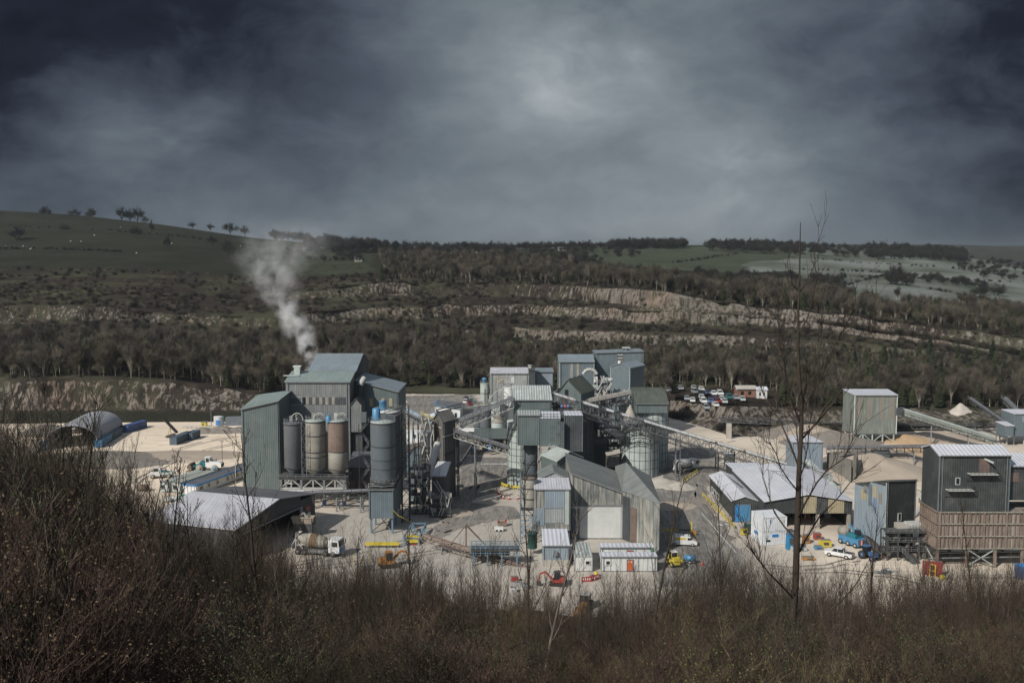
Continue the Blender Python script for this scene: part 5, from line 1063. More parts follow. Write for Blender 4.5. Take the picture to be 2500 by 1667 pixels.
    m = MB(); m.prism([xy(1110, 334), xy(1240, 334), xy(1240, 336), xy(1110, 336)], 0, 4.6, 'concrete_dark'); one('retaining_wall', 'dark concrete wall at the back of the loading bay', 'wall', m, (xy(1175, 335)[0], 335, 0))
    m = MB(); a = xy(1140, 315); m.prism([xy(1122, 322), xy(1150, 322), xy(1150, 326), xy(1122, 326)], 0, [3, 3, 4, 4], 'concrete'); one('concrete_wall', 'pale curved concrete wall left of the loading bay', 'wall', m, (a[0], 323, 0))
    # blue and white batching office
    t = thing('batching_office', 'white office with bright blue edging at the back left of the plant', 'building', (xy(1093, 392)[0], 392, 0)); a, b, c, d = xy(1063, 392), xy(1128, 383), xy(1137, 397), xy(1072, 406)
    block(t, [a, b, c, d], 0, 5.2, 'white', 'roof_dark', 'lr', 6.4); m = MB(); A, B = Vector((*a, 5.2)), Vector((*b, 5.2)); m.beam(A, B, .5, 'sky_blue', .6); D = Vector((*d, 5.2)); m.beam(A, A.lerp(D, .5) + Vector((0, 0, 1.2)), .5, 'sky_blue', .6); m.build('fascia', t)
    for s in (.08, .3, .5, .75): on_wall(t, 'window', a, b, s, s + .08, 1.6, 3.4, 'glass', 'sky_blue')
    t = thing('steel_gantry', 'open dark roof frame in front of the blue and white office', 'frame', (xy(1095, 375)[0], 375, 0)); m = MB(); a, b = P(1066, 1000, 372), P(1128, 985, 376); m.beam(a, b, .4, 'steel_dark'); m.beam(a + Vector((0, 3, -1.5)), b + Vector((0, 3, -1.5)), .4, 'steel_dark')
    for f in (0, .5, 1): q = a.lerp(b, f); m.beam(q, (q.x, q.y, 0), .3, 'steel'); m.beam(q, q + Vector((0, 3, -1.5)), .25, 'steel_dark')
    m.build('roof_frame', t)
    t = thing('dark_roof_shed', 'low grey shed with a dark roof behind the grey tank pair', 'shed', (xy(1140, 378)[0], 378, 0)); a, b = xy(1124, 372), xy(1157, 372); block(t, [a, b, (b[0], 384), (a[0], 384)], 0, [3.5, 3.5, 5, 5], 'clad_grey', 'clad_slate')
    m = MB(); q = P(1034, 1018, 372); m.tube((q.x, q.y, 0), (q.x, q.y, Z(988, 372)), .16, 'silo_beige')
    for s in (-1, 1): m.path([Vector((q.x, q.y, Z(988, 372))), Vector((q.x + s * .6, q.y, Z(975, 372))), Vector((q.x + s * 1.1, q.y, Z(965, 372)))], .13, 'silo_beige')
    m.beam((q.x, q.y, Z(988, 372)), (q.x, q.y, Z(962, 372)), .1, 'red'); one('loading_mast', 'thin pale forked mast with a red tip on the dark rear yard', 'mast', m, (q.x, q.y, 0))
back_left_plant()
# ---------------------------------------------------------------- N: weathered sheds in the centre foreground
def weathered_sheds():
    t = thing('weathered_tower', 'grey-green clad gable tower behind the stained sheds in the centre foreground', 'building', (17, 253, 0)); N_, L_, R_ = Vector((*xy(1360, 249), 0)), Vector((*xy(1322, 257), 0)), Vector((*xy(1421, 254), 0))
    block(t, [N_, R_, R_ + L_ - N_, L_], 0, Z(1124, 250), 'clad_green', 'roof_galv', 'fb', Z(1102, 252), off=.5)
    t = thing('stained_shed', 'large stained shed with a sloping sheet roof and a big white sliding door, centre foreground', 'building', (19, 234, 0)); a, b = xy(1394, 225), xy(1522.5, 225)
    zl, zr = Z(1156, 225), Z(1204, 225); block(t, [a, b, (b[0] + .5, 247.5), (a[0], 247.5)], 0, [zl, zr, zr, zl], 'clad_stained', 'roof_weathered', over=.3)
    W = 1522.5 - 1394; on_wall(t, 'sliding_door', a, b, 0.01, .98, .3, Z(1235, 225), 'cabin_grey', None, .2); on_wall(t, 'door_rail', a, b, 0, 1, Z(1235, 225), Z(1231.5, 225), 'steel', None, .35); on_wall(t, 'stained_sheet', a, b, 0.01, .17, .3, Z(1240, 225), 'clad_blue', None, .28)
    m = MB()
    for s in (.33, .66): p = Vector(a).lerp(Vector(b), s); zz = zl + (zr - zl) * s; m.slab([Vector((p.x - .35, 224.7, zz + .30)), Vector((p.x + .35, 224.7, zz + .05)), Vector((p.x + .35, 247, zz + .05)), Vector((p.x - .35, 247, zz + .30))], .06, 'roof_dark')
    m.build('roof_strip', t)
    t = thing('hip_roof_store', 'grey-green store with a hipped roof joined behind the stained shed', 'building', (28, 233, 0)); A, B, C, D = Vector((25.4, 224.6, 0)), Vector((32.2, 213, 0)), Vector((33.6, 240, 0)), Vector((26.4, 251, 0)); ze = 11.4; ap = Vector((27.6, 237, 15.4)); m = MB(); r = MB(); m.prism([A, B, C, D], 0, ze, 'clad_stained'); m.build('wall', t)
    pr = [Vector((p.x, p.y, ze + .05)) for p in (A + Vector((-.2, -.3, 0)), B + Vector((.3, -.4, 0)), C + Vector((.3, .2, 0)), D)]
    for i in range(4): r.face([pr[i], pr[(i + 1) % 4], ap], 'roof_weathered')
    r.build('roof', t); on_wall(t, 'stained_sheet', A, B, .02, .22, .3, 10.4, 'clad_dark'); on_wall(t, 'stained_sheet', A, B, .24, .40, .3, 8.5, 'steel_brown')
    t = thing('patched_tower', 'patched pale corrugated tower with a lean-to roof, left end of the stained sheds', 'building', (8, 222, 0)); a, b = xy(1305, 220), xy(1393, 220); block(t, [a, b, (b[0], 228), (a[0], 228)], Z(1295, 220), [Z(1195, 220)] * 2 + [Z(1168, 228)] * 2, 'clad_stained', 'roof_lilac', over=.15)
    c = xy(1325, 220.6); block(t, [c, (b[0], 220.6), (b[0], 228), (c[0], 228)], 0, Z(1292, 220), 'clad_dark', 'clad_dark', over=0)
    block(t, [(a[0] + 1.3, 228.2), (b[0] - .1, 228.2), (b[0] - .1, 236), (a[0] + 1.3, 236)], 3, Z(1169, 228), 'clad_silver', 'roof_weathered', 'fb', Z(1153, 228))
    def pp(x0, x1, y0, y1, mt): on_wall(t, 'patch_sheet', a, b, (x0 - 1305) / 88, (x1 - 1305) / 88, Z(y1, 220), Z(y0, 220), mt, None, .08)
    pp(1331, 1378, 1196, 1240, 'clad_lightblue'); pp(1379, 1391, 1196, 1280, 'silo_pale'); pp(1308, 1330, 1240, 1282, 'clad_lightblue'); pp(1332, 1378, 1242, 1276, 'clad_silver')
    t = thing('annex', 'small annex with a striped white roof and rendered lower wall, foot of the patched tower', 'building', (9, 209, 0)); a, b = xy(1326, 205), xy(1391, 205); block(t, [a, b, (b[0] - .1, 214), (a[0] + .1, 214)], 0, [Z(1332, 205)] * 2 + [Z(1295, 213.4)] * 2, 'clad_lightblue', 'roof_white', over=.2); on_wall(t, 'rendered_wall', a, b, 0, 1, 0, Z(1366, 205), 'concrete', None, .15)
    m = MB(); m.box((b[0] - 2.9, 204.6, 2.9), (.7, .5, .9), 'steel'); m.build('wall_box', t)
    # small drum silo on its frame
    c = xy(1292, 224); silo('drum_silo', 'dusty beige drum silo with black hoops on a steel frame, left of the patched tower', c, 1.75, Z(1247, 222), Z(1172, 222), 'silo_beige', 'rust', rings=(10.0, 12.4, 14.6), rail=False, dome=.1)
    m = MB(); x0, x1 = xy(1271, 222)[0], xy(1303, 222)[0]
    for y in (221.5, 226): lattice(m, (x0, y), (x1, y), 0, 8, 0, 'steel_blue', .25, 2.6); m.beam((x0, y, 8), (x0, y, 15.5), .25, 'steel_blue')
    m.beam((x0, 221.5, 8), (x1, 221.5, 8), .35, 'steel_dark'); m.box(((x0 + x1) / 2, 223.8, 8), (x1 - x0, 5, .2), 'steel_dark'); railing(m, [(x0, 220.8, 0), (x1 + 1, 219.5, 5)], 1, 'steel_dark', .8); railing(m, [(x0, 221, 8), (x1, 221, 8)], 1, 'steel', .8); one('silo_gantry', 'dark blue braced frame and stair under the beige drum silo', 'frame', m, (x0, 222, 0))
    c = xy(1300, 213.5); m = MB(); m.lathe(c, [(1.05, 1.4), (1.05, 4.6), (1.2, 4.65), (1.2, 4.9), (.02, 5.0)], 'silo_green', 16); ringrail(m, c, 1.35, 4.7, .8, 'steel_dark', 12); one('green_drum', 'dark green drum tank at the foot of the drum silo frame', 'tank', m, (c[0], c[1], 0))
    # cabins
    def cabin(lab, x0, x1, Y, depth, ht, door=None, wins=(), wall='cabin_grey', roof='roof_white'):
        t = thing('site_cabin', lab, 'cabin', (xy((x0 + x1) / 2, Y)[0], Y + depth / 2, 0)); a, b = xy(x0, Y), xy(x1, Y); block(t, [a, b, (b[0], Y + depth), (a[0], Y + depth)], .15, ht, wall, roof, over=.12, t=.12)
        for s0, s1 in wins: on_wall(t, 'window', a, b, s0, s1, 1.5, 2.35, 'glass', 'white')
        if door:
            o = on_wall(t, 'door', a, b, door[0], door[1], .25, 2.55, 'door_orange', 'steel'); mm = MB(); p = Vector(a).lerp(Vector(b), (door[0] + door[1]) / 2)
            for dx in (-.3, .3): mm.box((p.x + dx, Y - .16, 2.1), (.22, .05, .28), 'white')
            mm.build('notice', o)
        m = MB()
        for i in range(int((x1 - x0) / 20) + 1): x = a[0] + (b[0] - a[0]) * i / max(1, int((x1 - x0) / 20)); m.beam((x, Y - .05, .15), (x, Y - .05, ht), .07, 'steel')
        m.build('posts', t); return t
    cabin('grey site cabin with a full orange double door, front one of two', 1470, 1607, 201.5, 3.0, 3.1, (.46, .57), ((.08, .16),))
    t = cabin('grey site cabin with a green corner post, standing behind the one with the orange door', 1467, 1598, 208, 3.0, 3.1, (.50, .61), ((.10, .19),))
    b = xy(1597, 207.8); m = MB(); m.box((b[0] - .15, 207.8, 1.7), (.35, .25, 2.8), 'green'); m.build('corner_post', t)
    cabin('narrow grey cabin end-on between the annex and the two wide cabins', 1405, 1448, 201.5, 10, 3.1, None, ((.60, .86),), 'cabin_grey', 'roof_galv')
weathered_sheds()
def red_barriers():
    m = MB(); m.box((0, 0, .55), (2.0, .3, .7), 'red'); m.box((0, 0, .1), (2.1, .5, .2), 'red')
    for i in range(4): m.box((-.7 + i * .45, -.16, .55), (.2, .02, .4), 'white')
    me = m.data('plastic_barrier')
    for i, (px, py, rz) in enumerate(((1432, 1419, .1), (1443, 1417, .2), (1452, 1413, .4))): place(me, 'plastic_barrier', G(px, py), 1.0, rz, 'red plastic barrier in the row in front of the narrow grey cabin', 'barrier', 'red barriers in front of the cabins')
    m = MB(); m.lathe((0, 0), [(.4, 0), (.4, 1.1), (.02, 1.12)], 'yellow', 12); o = one('yellow_drum', 'yellow drum at the right end of the red barriers', 'drum', m); o.location = G(1455, 1408)
    m = MB(); m.box((0, 0, .6), (2.2, 1.6, .7), 'rust'); m.box((-1, 0, 1.1), (.3, 1.6, .4), 'red'); m.box((.9, 0, 1.2), (.5, 1.2, .5), 'red'); o = one('loader_bucket', 'dark red bucket lying in the open central yard', 'bucket', m); o.location = G(1226, 1283)
    m = MB(); m.box((0, 0, .6), (2.1, 1.2, .9), 'white'); m.box((-.5, -.62, .3), (.5, .05, .4), 'black'); m.box((.5, -.62, .3), (.5, .05, .4), 'black'); o = one('white_tank', 'small white square tank beside the red bucket in the central yard', 'tank', m); o.location = G(1218, 1296)
    for (px, py, w, mt, lab) in ((1257, 1418, 1.4, 'red', 'red box on the yard behind the shrubs'), (1262, 1432, 1.6, 'steel_pale', 'pale drum stack on the yard behind the shrubs'), (1282, 1436, 1.2, 'silo_pale', 'grey bin on the yard behind the shrubs'), (1252, 1445, 1.3, 'white', 'white sack on the yard behind the shrubs')):
        m = MB(); m.box((0, 0, .5), (w, 1, 1), mt, .3, (.9, .9)); m.box((0, 0, 1.02), (w * .8, .8, .06), 'steel'); o = one('storage_box', lab, 'box', m); o.location = G(px, py)
red_barriers()
# ---------------------------------------------------------------- W: open-ended shed, left foreground
def left_shed():
    t = thing('storage_shed', 'wide low shed with a lilac-grey sheet roof and a dark open end, left foreground', 'building', (-65, 226, 0)); A, B = Vector((-58.8, 206.8, 0)), Vector((-48, 238, 0)); d = Vector((-21.4, 7.4, 0)); m = MB(); ze, zr = 7.4, 9.9
    a, b, c, e = A, B, B + d, A + d; M1, M2 = A.lerp(B, .5), (A + d).lerp(B + d, .5)
    def v(p, z): return Vector((p.x, p.y, z))
    m.face([v(b, 0), v(c, 0), v(c, ze), v(b, ze)], 'clad_slate'); m.face([v(c, 0), v(e, 0), v(e, ze), v(M2, zr), v(c, ze)], 'clad_slate'); m.face([v(e, 0), v(a, 0), v(a, ze), v(e, ze)], 'clad_slate')
    p1, p2 = A.lerp(B, .07), A.lerp(B, .80); m.face([v(a, 0), v(p1, 0), v(p1, ze + .1), v(a, ze)], 'clad_slate'); m.face([v(p2, 0), v(b, 0), v(b, ze), v(p2, ze)], 'clad_slate'); m.face([v(p1, 5.8), v(p2, 5.8), v(p2, ze + .9), v(M1, zr), v(p1, ze + .3)], 'clad_slate')
    m.build('wall', t); m = MB(); o = (B - A).normalized() * .5; u = d.normalized() * .5; s = Vector((0, 0, .25))
    m.slab([v(a - o - u, ze + .1), v(M1 - u, zr + .25), v(M2 + u, zr + .25), v(e - o + u, ze + .1)], .18, 'roof_lilac'); m.build('roof', t, 'pale lilac roof slope facing the slope'); m = MB(); m.slab([v(M1 - u, zr + .25), v(b + o - u, ze + .1), v(c + o + u, ze + .1), v(M2 + u, zr + .25)], .18, 'roof_dark'); m.build('roof', t, 'darker far roof slope')
    m = MB(); m.beam(v(p2, 0) - u * .3, v(p2, 5.9) - u * .3, .5, 'steel_pale'); m.beam(v(p1, 5.8) - u * .3, v(p2, 5.8) - u * .3, .35, 'steel'); m.build('door_frame', t)
    for s, z, mt in ((.87, 4.2, 'red'), (.87, 2.6, 'white')): on_wall(t, 'notice_board', A, B, s, s + .06, z, z + 1.0, mt, None, .08)
left_shed()
# ---------------------------------------------------------------- O, P, Q: workshop and neighbours
def workshop():
    t = thing('workshop', 'wide low workshop with a pale twin-gable roof, open bays and bright blue door', 'building', (68, 248, 0))
    X0, X1, X2 = 54.0, 60.2, 81.2; block(t, [(X0, 239.5), (X1, 239.5), (X1, 267), (X0, 267)], 0, 5.3, 'clad_slate', 'roof_pale', 'fb', 6.35)
    z = 6.9; yf = 233; m = MB(); m.prism([(X1 + .05, yf + .4), (X1 + .35, yf + .4), (X1 + .35, 267), (X1 + .05, 267)], 0, z, 'clad_slate'); m.prism([(X2 - .3, yf + .4), (X2, yf + .4), (X2, 267), (X2 - .3, 267)], 0, z, 'clad_slate'); m.prism([(X1 + .36, 266.7), (X2 - .31, 266.7), (X2 - .31, 267), (X1 + .36, 267)], 0, z, 'clad_slate')
    xm = (X1 + X2) / 2; m.face([Vector((X1 + .05, yf, 3.9)), Vector((X2, yf, 3.9)), Vector((X2, yf, z)), Vector((xm, yf, 8.55)), Vector((X1 + .05, yf, z - .4))], 'clad_slate'); m.face([Vector((X1 + .05, yf, 0)), Vector((64.2, yf, 0)), Vector((64.2, yf, 3.9)), Vector((X1 + .05, yf, 3.9))], 'clad_slate'); m.build('wall', t)
    for x0, x1, mt in ((69.5, 72.6, 'tan_sheet'), (75.4, 79.2, 'tan_sheet')): mm = MB(); mm.prism([(x0, yf - .12), (x1, yf - .12), (x1, yf - .03), (x0, yf - .03)], 4.0, [8.5 - abs(x0 - xm) * .155 - .25, 8.5 - abs(x1 - xm) * .155 - .25] * 1 + [8.5 - abs(x1 - xm) * .155 - .25, 8.5 - abs(x0 - xm) * .155 - .25], mt); mm.build('light_panel', t)
    m = MB(); up = .25
    m.slab([Vector((X1 - .2, yf - .6, z + .0)), Vector((xm, yf - .6, 8.75)), Vector((xm, 267.5, 8.75)), Vector((X1 - .2, 267.5, z))], .15, 'roof_pale'); m.slab([Vector((xm, yf - .6, 8.75)), Vector((X2 + .4, yf - .6, z + .1)), Vector((X2 + .4, 267.5, z + .1)), Vector((xm, 267.5, 8.75))], .15, 'roof_pale'); m.build('roof', t)
    m = MB(); m.slab([Vector((X0 + 4.5, 250, 6.25)), Vector((X0 + 5.2, 250, 6.15)), Vector((X0 + 3.6, 264, 6.42)), Vector((X0 + 2.9, 264, 6.45))], .02, 'roof_dark'); m.build('roof_strip', t)
    for x in (73.2, 80.6): m = MB(); m.box((x, yf + .7, 1.95), (.8, .8, 3.9), 'concrete' if x < 75 else 'silo_beige'); m.build('pillar', t)
    w = on_wall(t, 'door', (X0, 239.5), (X1, 239.5), .22, .72, .2, 4.4, 'sky_blue', 'steel'); on_wall(t, 'door_leaf', (X0, 239.5), (X1, 239.5), .12, .24, .2, 4.4, 'blue', None, .3)
    for y0, y1 in ((264.5, 262.3), (261, 258.8), (257.5, 255)): on_wall(t, 'window', (X0, 267), (X0, 239.5), (267 - y0) / 27.5, (267 - y1) / 27.5, 1.5, 3.0, 'glass', 'white')
    m = MB(); m.prism([(X0 - .12, 239.6), (X0 - .02, 239.6), (X0 - .02, 266.9), (X0 - .12, 266.9)], 0, 1.1, 'concrete'); m.build('plinth', t)
    m = MB(); m.prism([(X1 + .5, 245), (X2 - .5, 245), (X2 - .5, 245.3), (X1 + .5, 245.3)], 0, 5.5, 'clad_dark')
    for i in range(7): m.box((63 + i * 2.6, 243.5, .9), (1.6, 1.4, 1.8), ['steel_dark', 'blue', 'rust', 'steel', 'orange', 'steel_dark', 'white'][i])
    m.build('interior_racks', t)
    t = thing('guard_rail', 'long yellow guard rail running along the left wall of the workshop', 'rail', (xy(1752, 256)[0], 256, 0)); a, b = G(1716, 1205, .9), G(1792, 1282, .9); m = MB(); m.beam(a, b, .28, 'yellow', .35); m.build('rail', t)
    for i in range(9): q = a.lerp(b, i / 8); m = MB(); m.beam((q.x, q.y, 0), (q.x, q.y, .8), .15, 'yellow'); m.build('post', t)
    # stacked white units
    for k in range(2):
        t = thing('white_unit', ('lower of the two big white cabins stacked in front of the workshop', 'upper of the two big white cabins stacked in front of the workshop')[k], 'cabin', (xy(1890, 223)[0], 223, 3.2 * k), 0); N_, R_ = Vector((*xy(1864, 219.6), 0)), Vector((*xy(1923, 221), 0)); L_ = Vector((*xy(1838, 226), 0)); z0 = 3.25 * k + .05
        m = MB(); m.prism([N_, R_, R_ + L_ - N_, L_], z0, z0 + 3.15, 'container_white'); m.build('shell', t); m = MB()
        for p in (N_, R_, L_): m.beam((p.x, p.y, z0), (p.x, p.y, z0 + 3.15), .2, 'white')
        m.beam((N_.x, N_.y - .02, z0 + 3.1), (R_.x, R_.y - .02, z0 + 3.1), .16, 'white'); m.build('frame', t)
        if k == 0: on_wall(t, 'name_board', N_, R_, .42, .66, 1.9, 2.5, 'sign_blue'); on_wall(t, 'louvre', N_, R_, .2, .34, .9, 1.3, 'black'); on_wall(t, 'name_board', L_, N_, .3, .6, 1.9, 2.5, 'sign_blue')
        else: on_wall(t, 'louvre', N_, R_, .72, .9, 3.25 + 1.9, 3.25 + 2.6, 'cabin_grey'); on_wall(t, 'notice', N_, R_, .3, .34, 5.4, 5.9, 'sign_blue')
    # machinery house behind the workshop, seen through the birch
    t = thing('screening_house', 'pale green-blue clad house with a lilac roof behind the workshop and the thin birch', 'building', (xy(1970, 290)[0], 292, 0)); a, b = xy(1932, 288), xy(2008, 288); block(t, [a, b, (b[0] - 1, 298), (a[0] + 1, 298)], 0, [Z(1080, 288)] * 2 + [Z(1064, 298)] * 2, 'clad_lightblue', 'roof_pale', over=.1)
    t = thing('drive_house', 'small pale clad house on the slope right behind the workshop roof', 'building', (xy(2012, 278)[0], 278, 0)); a, b = xy(1994, 275), xy(2034, 275); block(t, [a, b, (b[0], 282), (a[0], 282)], 0, [Z(1148, 275), Z(1160, 275), Z(1150, 282), Z(1136, 282)], 'clad_silver', 'roof_lilac')
    conveyor('roof_conveyor', 'covered conveyor sloping down behind the right of the workshop roof', P(1972, 1128, 286), P(2062, 1215, 268), 2.4, 1.6, 'steel', 'silo_pale', .9)
    t = thing('flat_store', 'low shed with a flat pale roof just behind the workshop', 'shed', (xy(1832, 285)[0], 285, 0)); a, b = xy(1800, 276), xy(1868, 276); block(t, [a, b, (b[0] + .4, 286), (a[0] - 1, 286)], 0, [4.2, 4.2, 4.6, 4.6], 'clad_slate', 'roof_white')
    # clad block with coloured patches
    t = thing('clad_block', 'tall clad block with a light blue side patched in yellow and a dark grey front', 'building', (xy(2166, 219)[0], 220, 0)); L_, N_, R_ = Vector((*xy(2089, 225), 0)), Vector((*xy(2166, 216), 0)), Vector((*xy(2239, 221), 0)); Bk = L_ + R_ - N_
    block(t, [N_, R_, Bk, L_], 0, [Z(1174, 216), Z(1172, 221), Z(1176, 230), Z(1181, 225)], 'clad_slate', 'clad_slate', over=.1); on_wall(t, 'blue_cladding', L_, N_, 0, 1, 0, Z(1181, 225), 'clad_lightblue', None, .1); on_wall(t, 'blue_cladding', L_, N_, .5, 1, Z(1181, 225), Z(1177, 220), 'clad_lightblue', None, .1)
    def q(s0, s1, y0, y1, mt): on_wall(t, 'coloured_sheet', L_, N_, s0, s1, Z(y1, 220), Z(y0, 220), mt, None, .16)
    q(.22, .40, 1200, 1225, 'tan_sheet'); q(.30, .44, 1190, 1208, 'clad_grey'); q(.60, .72, 1184, 1212, 'tan_sheet'); q(.60, .72, 1213, 1240, 'blue_sheet'); q(.78, .88, 1196, 1222, 'brown_sheet'); q(.46, .56, 1183, 1235, 'clad_blue')
    o = on_wall(t, 'door', N_, R_, .40, .50, Z(1271, 218), Z(1253, 218), 'black', 'silo_pale'); m = MB(); m.beam((N_.x - .1, N_.y - .1, 0), (N_.x - .1, N_.y - .1, Z(1178, 216)), .2, 'silo_pale'); m.build('corner_trim', t)
workshop()
# ---------------------------------------------------------------- R, S and the quarry side on the right
def right_side():
    t = thing('bin_house', 'huge slate-grey clad house with a pale roof on a rusty ribbed hopper, right edge', 'building', (97, 208, 0)); xa, xb = 89.0, 103.6; yf, yb = 204, 212.6; ze = Z(1112, 204); zb = Z(1248, 204)
    block(t, [(xa, yf), (xb, yf), (xb, yb), (xa, yb)], zb, ze, 'clad_slate', 'roof_white', 'lr', ze + 1.3, trim='clad_blue')
    block(t, [(xb + .02, yf + 1.5), (xb + 9, yf + 1.5), (xb + 9, yb - .5), (xb + .02, yb - .5)], zb + 2.0, [ze - 2.6] * 2 + [ze - 1.4] * 2, 'clad_slate', 'roof_white'); on_wall(t, 'window', (xb, yf + 1.5), (xb + 9, yf + 1.5), .06, .3, 18, 20, 'steel_brown')
    zh = Z(1338, 204); m = MB(); m.prism([(xa + .1, yf + .1), (xb + 9, yf + .1), (xb + 9, yb - .1), (xa + .1, yb - .1)], zh, zb - .02, 'rust_pale'); m.build('hopper', t); m = MB(); W = xb + 9 - xa
    for i in range(4): z = zh + (zb - zh) * i / 3; m.box(((xa + xb + 9) / 2, yf - .12, min(z, zb - .15)), (W, .45, .16), 'silo_beige'); m.box((xa - .12, (yf + yb) / 2, min(z, zb - .15)), (.45, yb - yf, .16), 'rust')
    for i in range(26): x = xa + .4 + i * .93; m.box((x, yf - .05, (zh + zb) / 2), (.12 if i % 5 else .4, .3 if i % 5 else .5, zb - zh), 'rust')
    for i in range(9): y = yf + .5 + i * 1.0; m.box((xa - .05, y, (zh + zb) / 2), (.3, .14, zb - zh), 'rust')
    m.build('ribs', t)
    for i in range(4):
        x = xa + .4 + i * 6.0; m = MB(); m.prism([(x, yf + .5), (x + 5.4, yf + .5), (x + 5.4, yb - .5), (x, yb - .5)], zh - .03, zh - .02, 'rust')
        cx_, cy_ = x + 2.7, (yf + yb) / 2; tp = [(x, yf + .5), (x + 5.4, yf + .5), (x + 5.4, yb - .5), (x, yb - .5)]; bt = [(cx_ - .6, cy_ - .6), (cx_ + .6, cy_ - .6), (cx_ + .6, cy_ + .6), (cx_ - .6, cy_ + .6)]
        m.mesh([(p[0], p[1], 2.6) for p in bt] + [(p[0], p[1], zh - .02) for p in tp], [(j, (j + 1) % 4, 4 + (j + 1) % 4, 4 + j) for j in range(4)], 'steel_dark'); m.build('discharge_cone', t)
    for x in (xa + .3, xa + 6.5, xb - 2.2, xb + 3.5):
        for y in (yf + .2, yb - .2): m = MB(); m.beam((x, y, 0), (x, y, zh + (zb - zh if y < yf + 1 else 0)), .5, 'rust' if x > xa + 1 else 'steel_brown'); m.build('leg', t)
    m = MB()
    for x0, x1 in ((xa + 6.5, xb - 2.2),): m.beam((x0, yf + .1, zh - .2), (x1 + 0, yf + .1, .3), .2, 'silo_pale'); m.beam((x1, yf + .1, zh - .2), (x0, yf + .1, .3), .2, 'silo_pale')
    m.beam((xa + .3, yf + .3, .4), (xa + .3, yb, zh - .3), .2, 'silo_pale'); m.build('brace', t)
    m = MB()
    for z in (1.6, 2.7, 3.7): m.beam((xa, yf + 1.5, z), (xb + 8, yf + 1.8, z + .3), .25, 'steel'); 
    m.box(((xa + xb) / 2 + 3, yf + 4, 1.7), (20, 1.6, .6), 'belt'); m.build('under_conveyor', t)
    for x0, x1, yy, dr, dm in ((2312, 2375, 1196, (2333, 2343, 1166, 1182), 'black'), (2366, 2434, 1157, (2391, 2416, 1119, 1152), 'steel_brown')):
        z = Z(yy, yf - 1); a, b = XX(x0, yf - 1, yy), XX(x1, yf - 1, yy); m = MB(); m.box(((a + b) / 2, yf - .95, z), (b - a, 1.7, .15), 'steel_pale'); railing(m, [(a, yf - 1.75, z), (b, yf - 1.75, z), (b, yf - .1, z)], 1.1, 'steel_dark', .8)
        for x in (a + .3, b - .3): m.beam((x, yf - 1.6, z), (x - .3, yf, z - 1.8), .12, 'steel_dark')
        m.build('balcony', t); on_wall(t, 'door', (xa, yf), (xb, yf), (XX(dr[0], yf, dr[2]) - xa) / (xb - xa), (XX(dr[1], yf, dr[2]) - xa) / (xb - xa), Z(dr[3], yf), Z(dr[2], yf), dm, 'silo_pale' if dm == 'black' else None)
    m = MB(); x = XX(2406, yf, 1120); z = Z(1122, yf - 1); m.beam((x - .2, yf, z), (x + .9, yf - 1.8, z - .5), .3, 'silo_pale'); m.build('jib', t)
    t = thing('red_guard', 'red mesh guard panel beside the legs of the rusty hopper', 'guard', (84.9, 205.5, 0)); m = MB(); a, b = G(2252, 1402), G(2300, 1408); m.prism([a, b, b + Vector((0, .2, 0)), a + Vector((0, .2, 0))], 0, 3.0, 'paint_red'); m.build('panel', t)
    for i in range(9): q = a.lerp(b, i / 8); m = MB(); m.beam((q.x, q.y - .05, 0), (q.x, q.y - .05, 3.05), .08, 'red'); m.build('bar', t)
    m = MB(); a, b = G(2270, 1407), G(2283, 1408); m.beam(a, a + Vector((0, 0, 2.7)), .18, 'yellow'); m.beam(b, b + Vector((0, 0, 2.4)), .18, 'yellow'); m.beam(a + Vector((0, 0, 2.7)), b + Vector((0, 0, 2.4)), .18, 'yellow'); m.beam(a + Vector((0, 0, 1.3)), b + Vector((0, 0, 1.2)), .12, 'yellow'); one('yellow_gate', 'tall yellow frame gate in front of the red mesh guard', 'gate', m, a)
    m = MB(); a, b = G(2300, 1408, .5), G(2500, 1404, .5); m.beam(a, b, .3, 'concrete', .7); m.box((a.x, a.y, .5), (.8, .6, .8), 'yellow'); one('concrete_kerb', 'long concrete kerb with a yellow end below the rusty hopper', 'kerb', m, a)
    m = MB(); a = G(2492, 1412); m.box((a.x, a.y, 1.5), (1.8, 1.8, 2.6), 'blue_dark'); m.box((a.x, a.y, 2.85), (2, 2, .15), 'blue'); one('blue_bin', 'blue bin at the right edge below the rusty hopper', 'bin', m, a)
    # mill machinery between the clad block and the bin house
    t = thing('ribbed_duct', 'horizontal ribbed grey duct between the clad block and the rusty hopper', 'duct', (xy(2232, 214)[0], 214, 7)); a, b = P(2210, 1283, 213), P(2258, 1281, 213); m = MB(); m.tube(a, b, .95, 'steel', n=14, cap=True)
    for i in range(14): q = a.lerp(b, i / 13); m.tube(q - Vector((.07, 0, 0)), q + Vector((.07, 0, 0)), 1.08, 'steel_pale', n=14, cap=True)
    m.build('tube', t); m = MB(); m.box((P(2200, 1283, 213).x, 213, P(2200, 1283, 213).z), (2.4, 2, 1.2), 'concrete'); m.build('fan_casing', t)
    rnd = random.Random(12); m = MB(); a, b = xy(2160, 212), xy(2262, 212)
    for i in range(5):
        x = a[0] + (b[0] - a[0]) * i / 4
        for y in (209, 213): m.beam((x, y, 0), (x, y, rnd.uniform(4, 7)), .25, 'steel_dark')
    for z in (2, 4, 6): m.box(((a[0] + b[0]) / 2, 211, z), (b[0] - a[0], 4, .15), 'steel_dark'); railing(m, [(a[0], 209, z), (b[0], 209, z)], 1, 'steel', 1.2)
    for i in range(14): x = rnd.uniform(a[0], b[0]); m.box((x, 211 + rnd.uniform(-1, 1), rnd.choice((1, 3, 5))), (rnd.uniform(.6, 1.8), 1.4, rnd.uniform(.7, 1.5)), rnd.choice(['steel', 'steel_dark', 'clad_dusty', 'steel_pale', 'rust']))
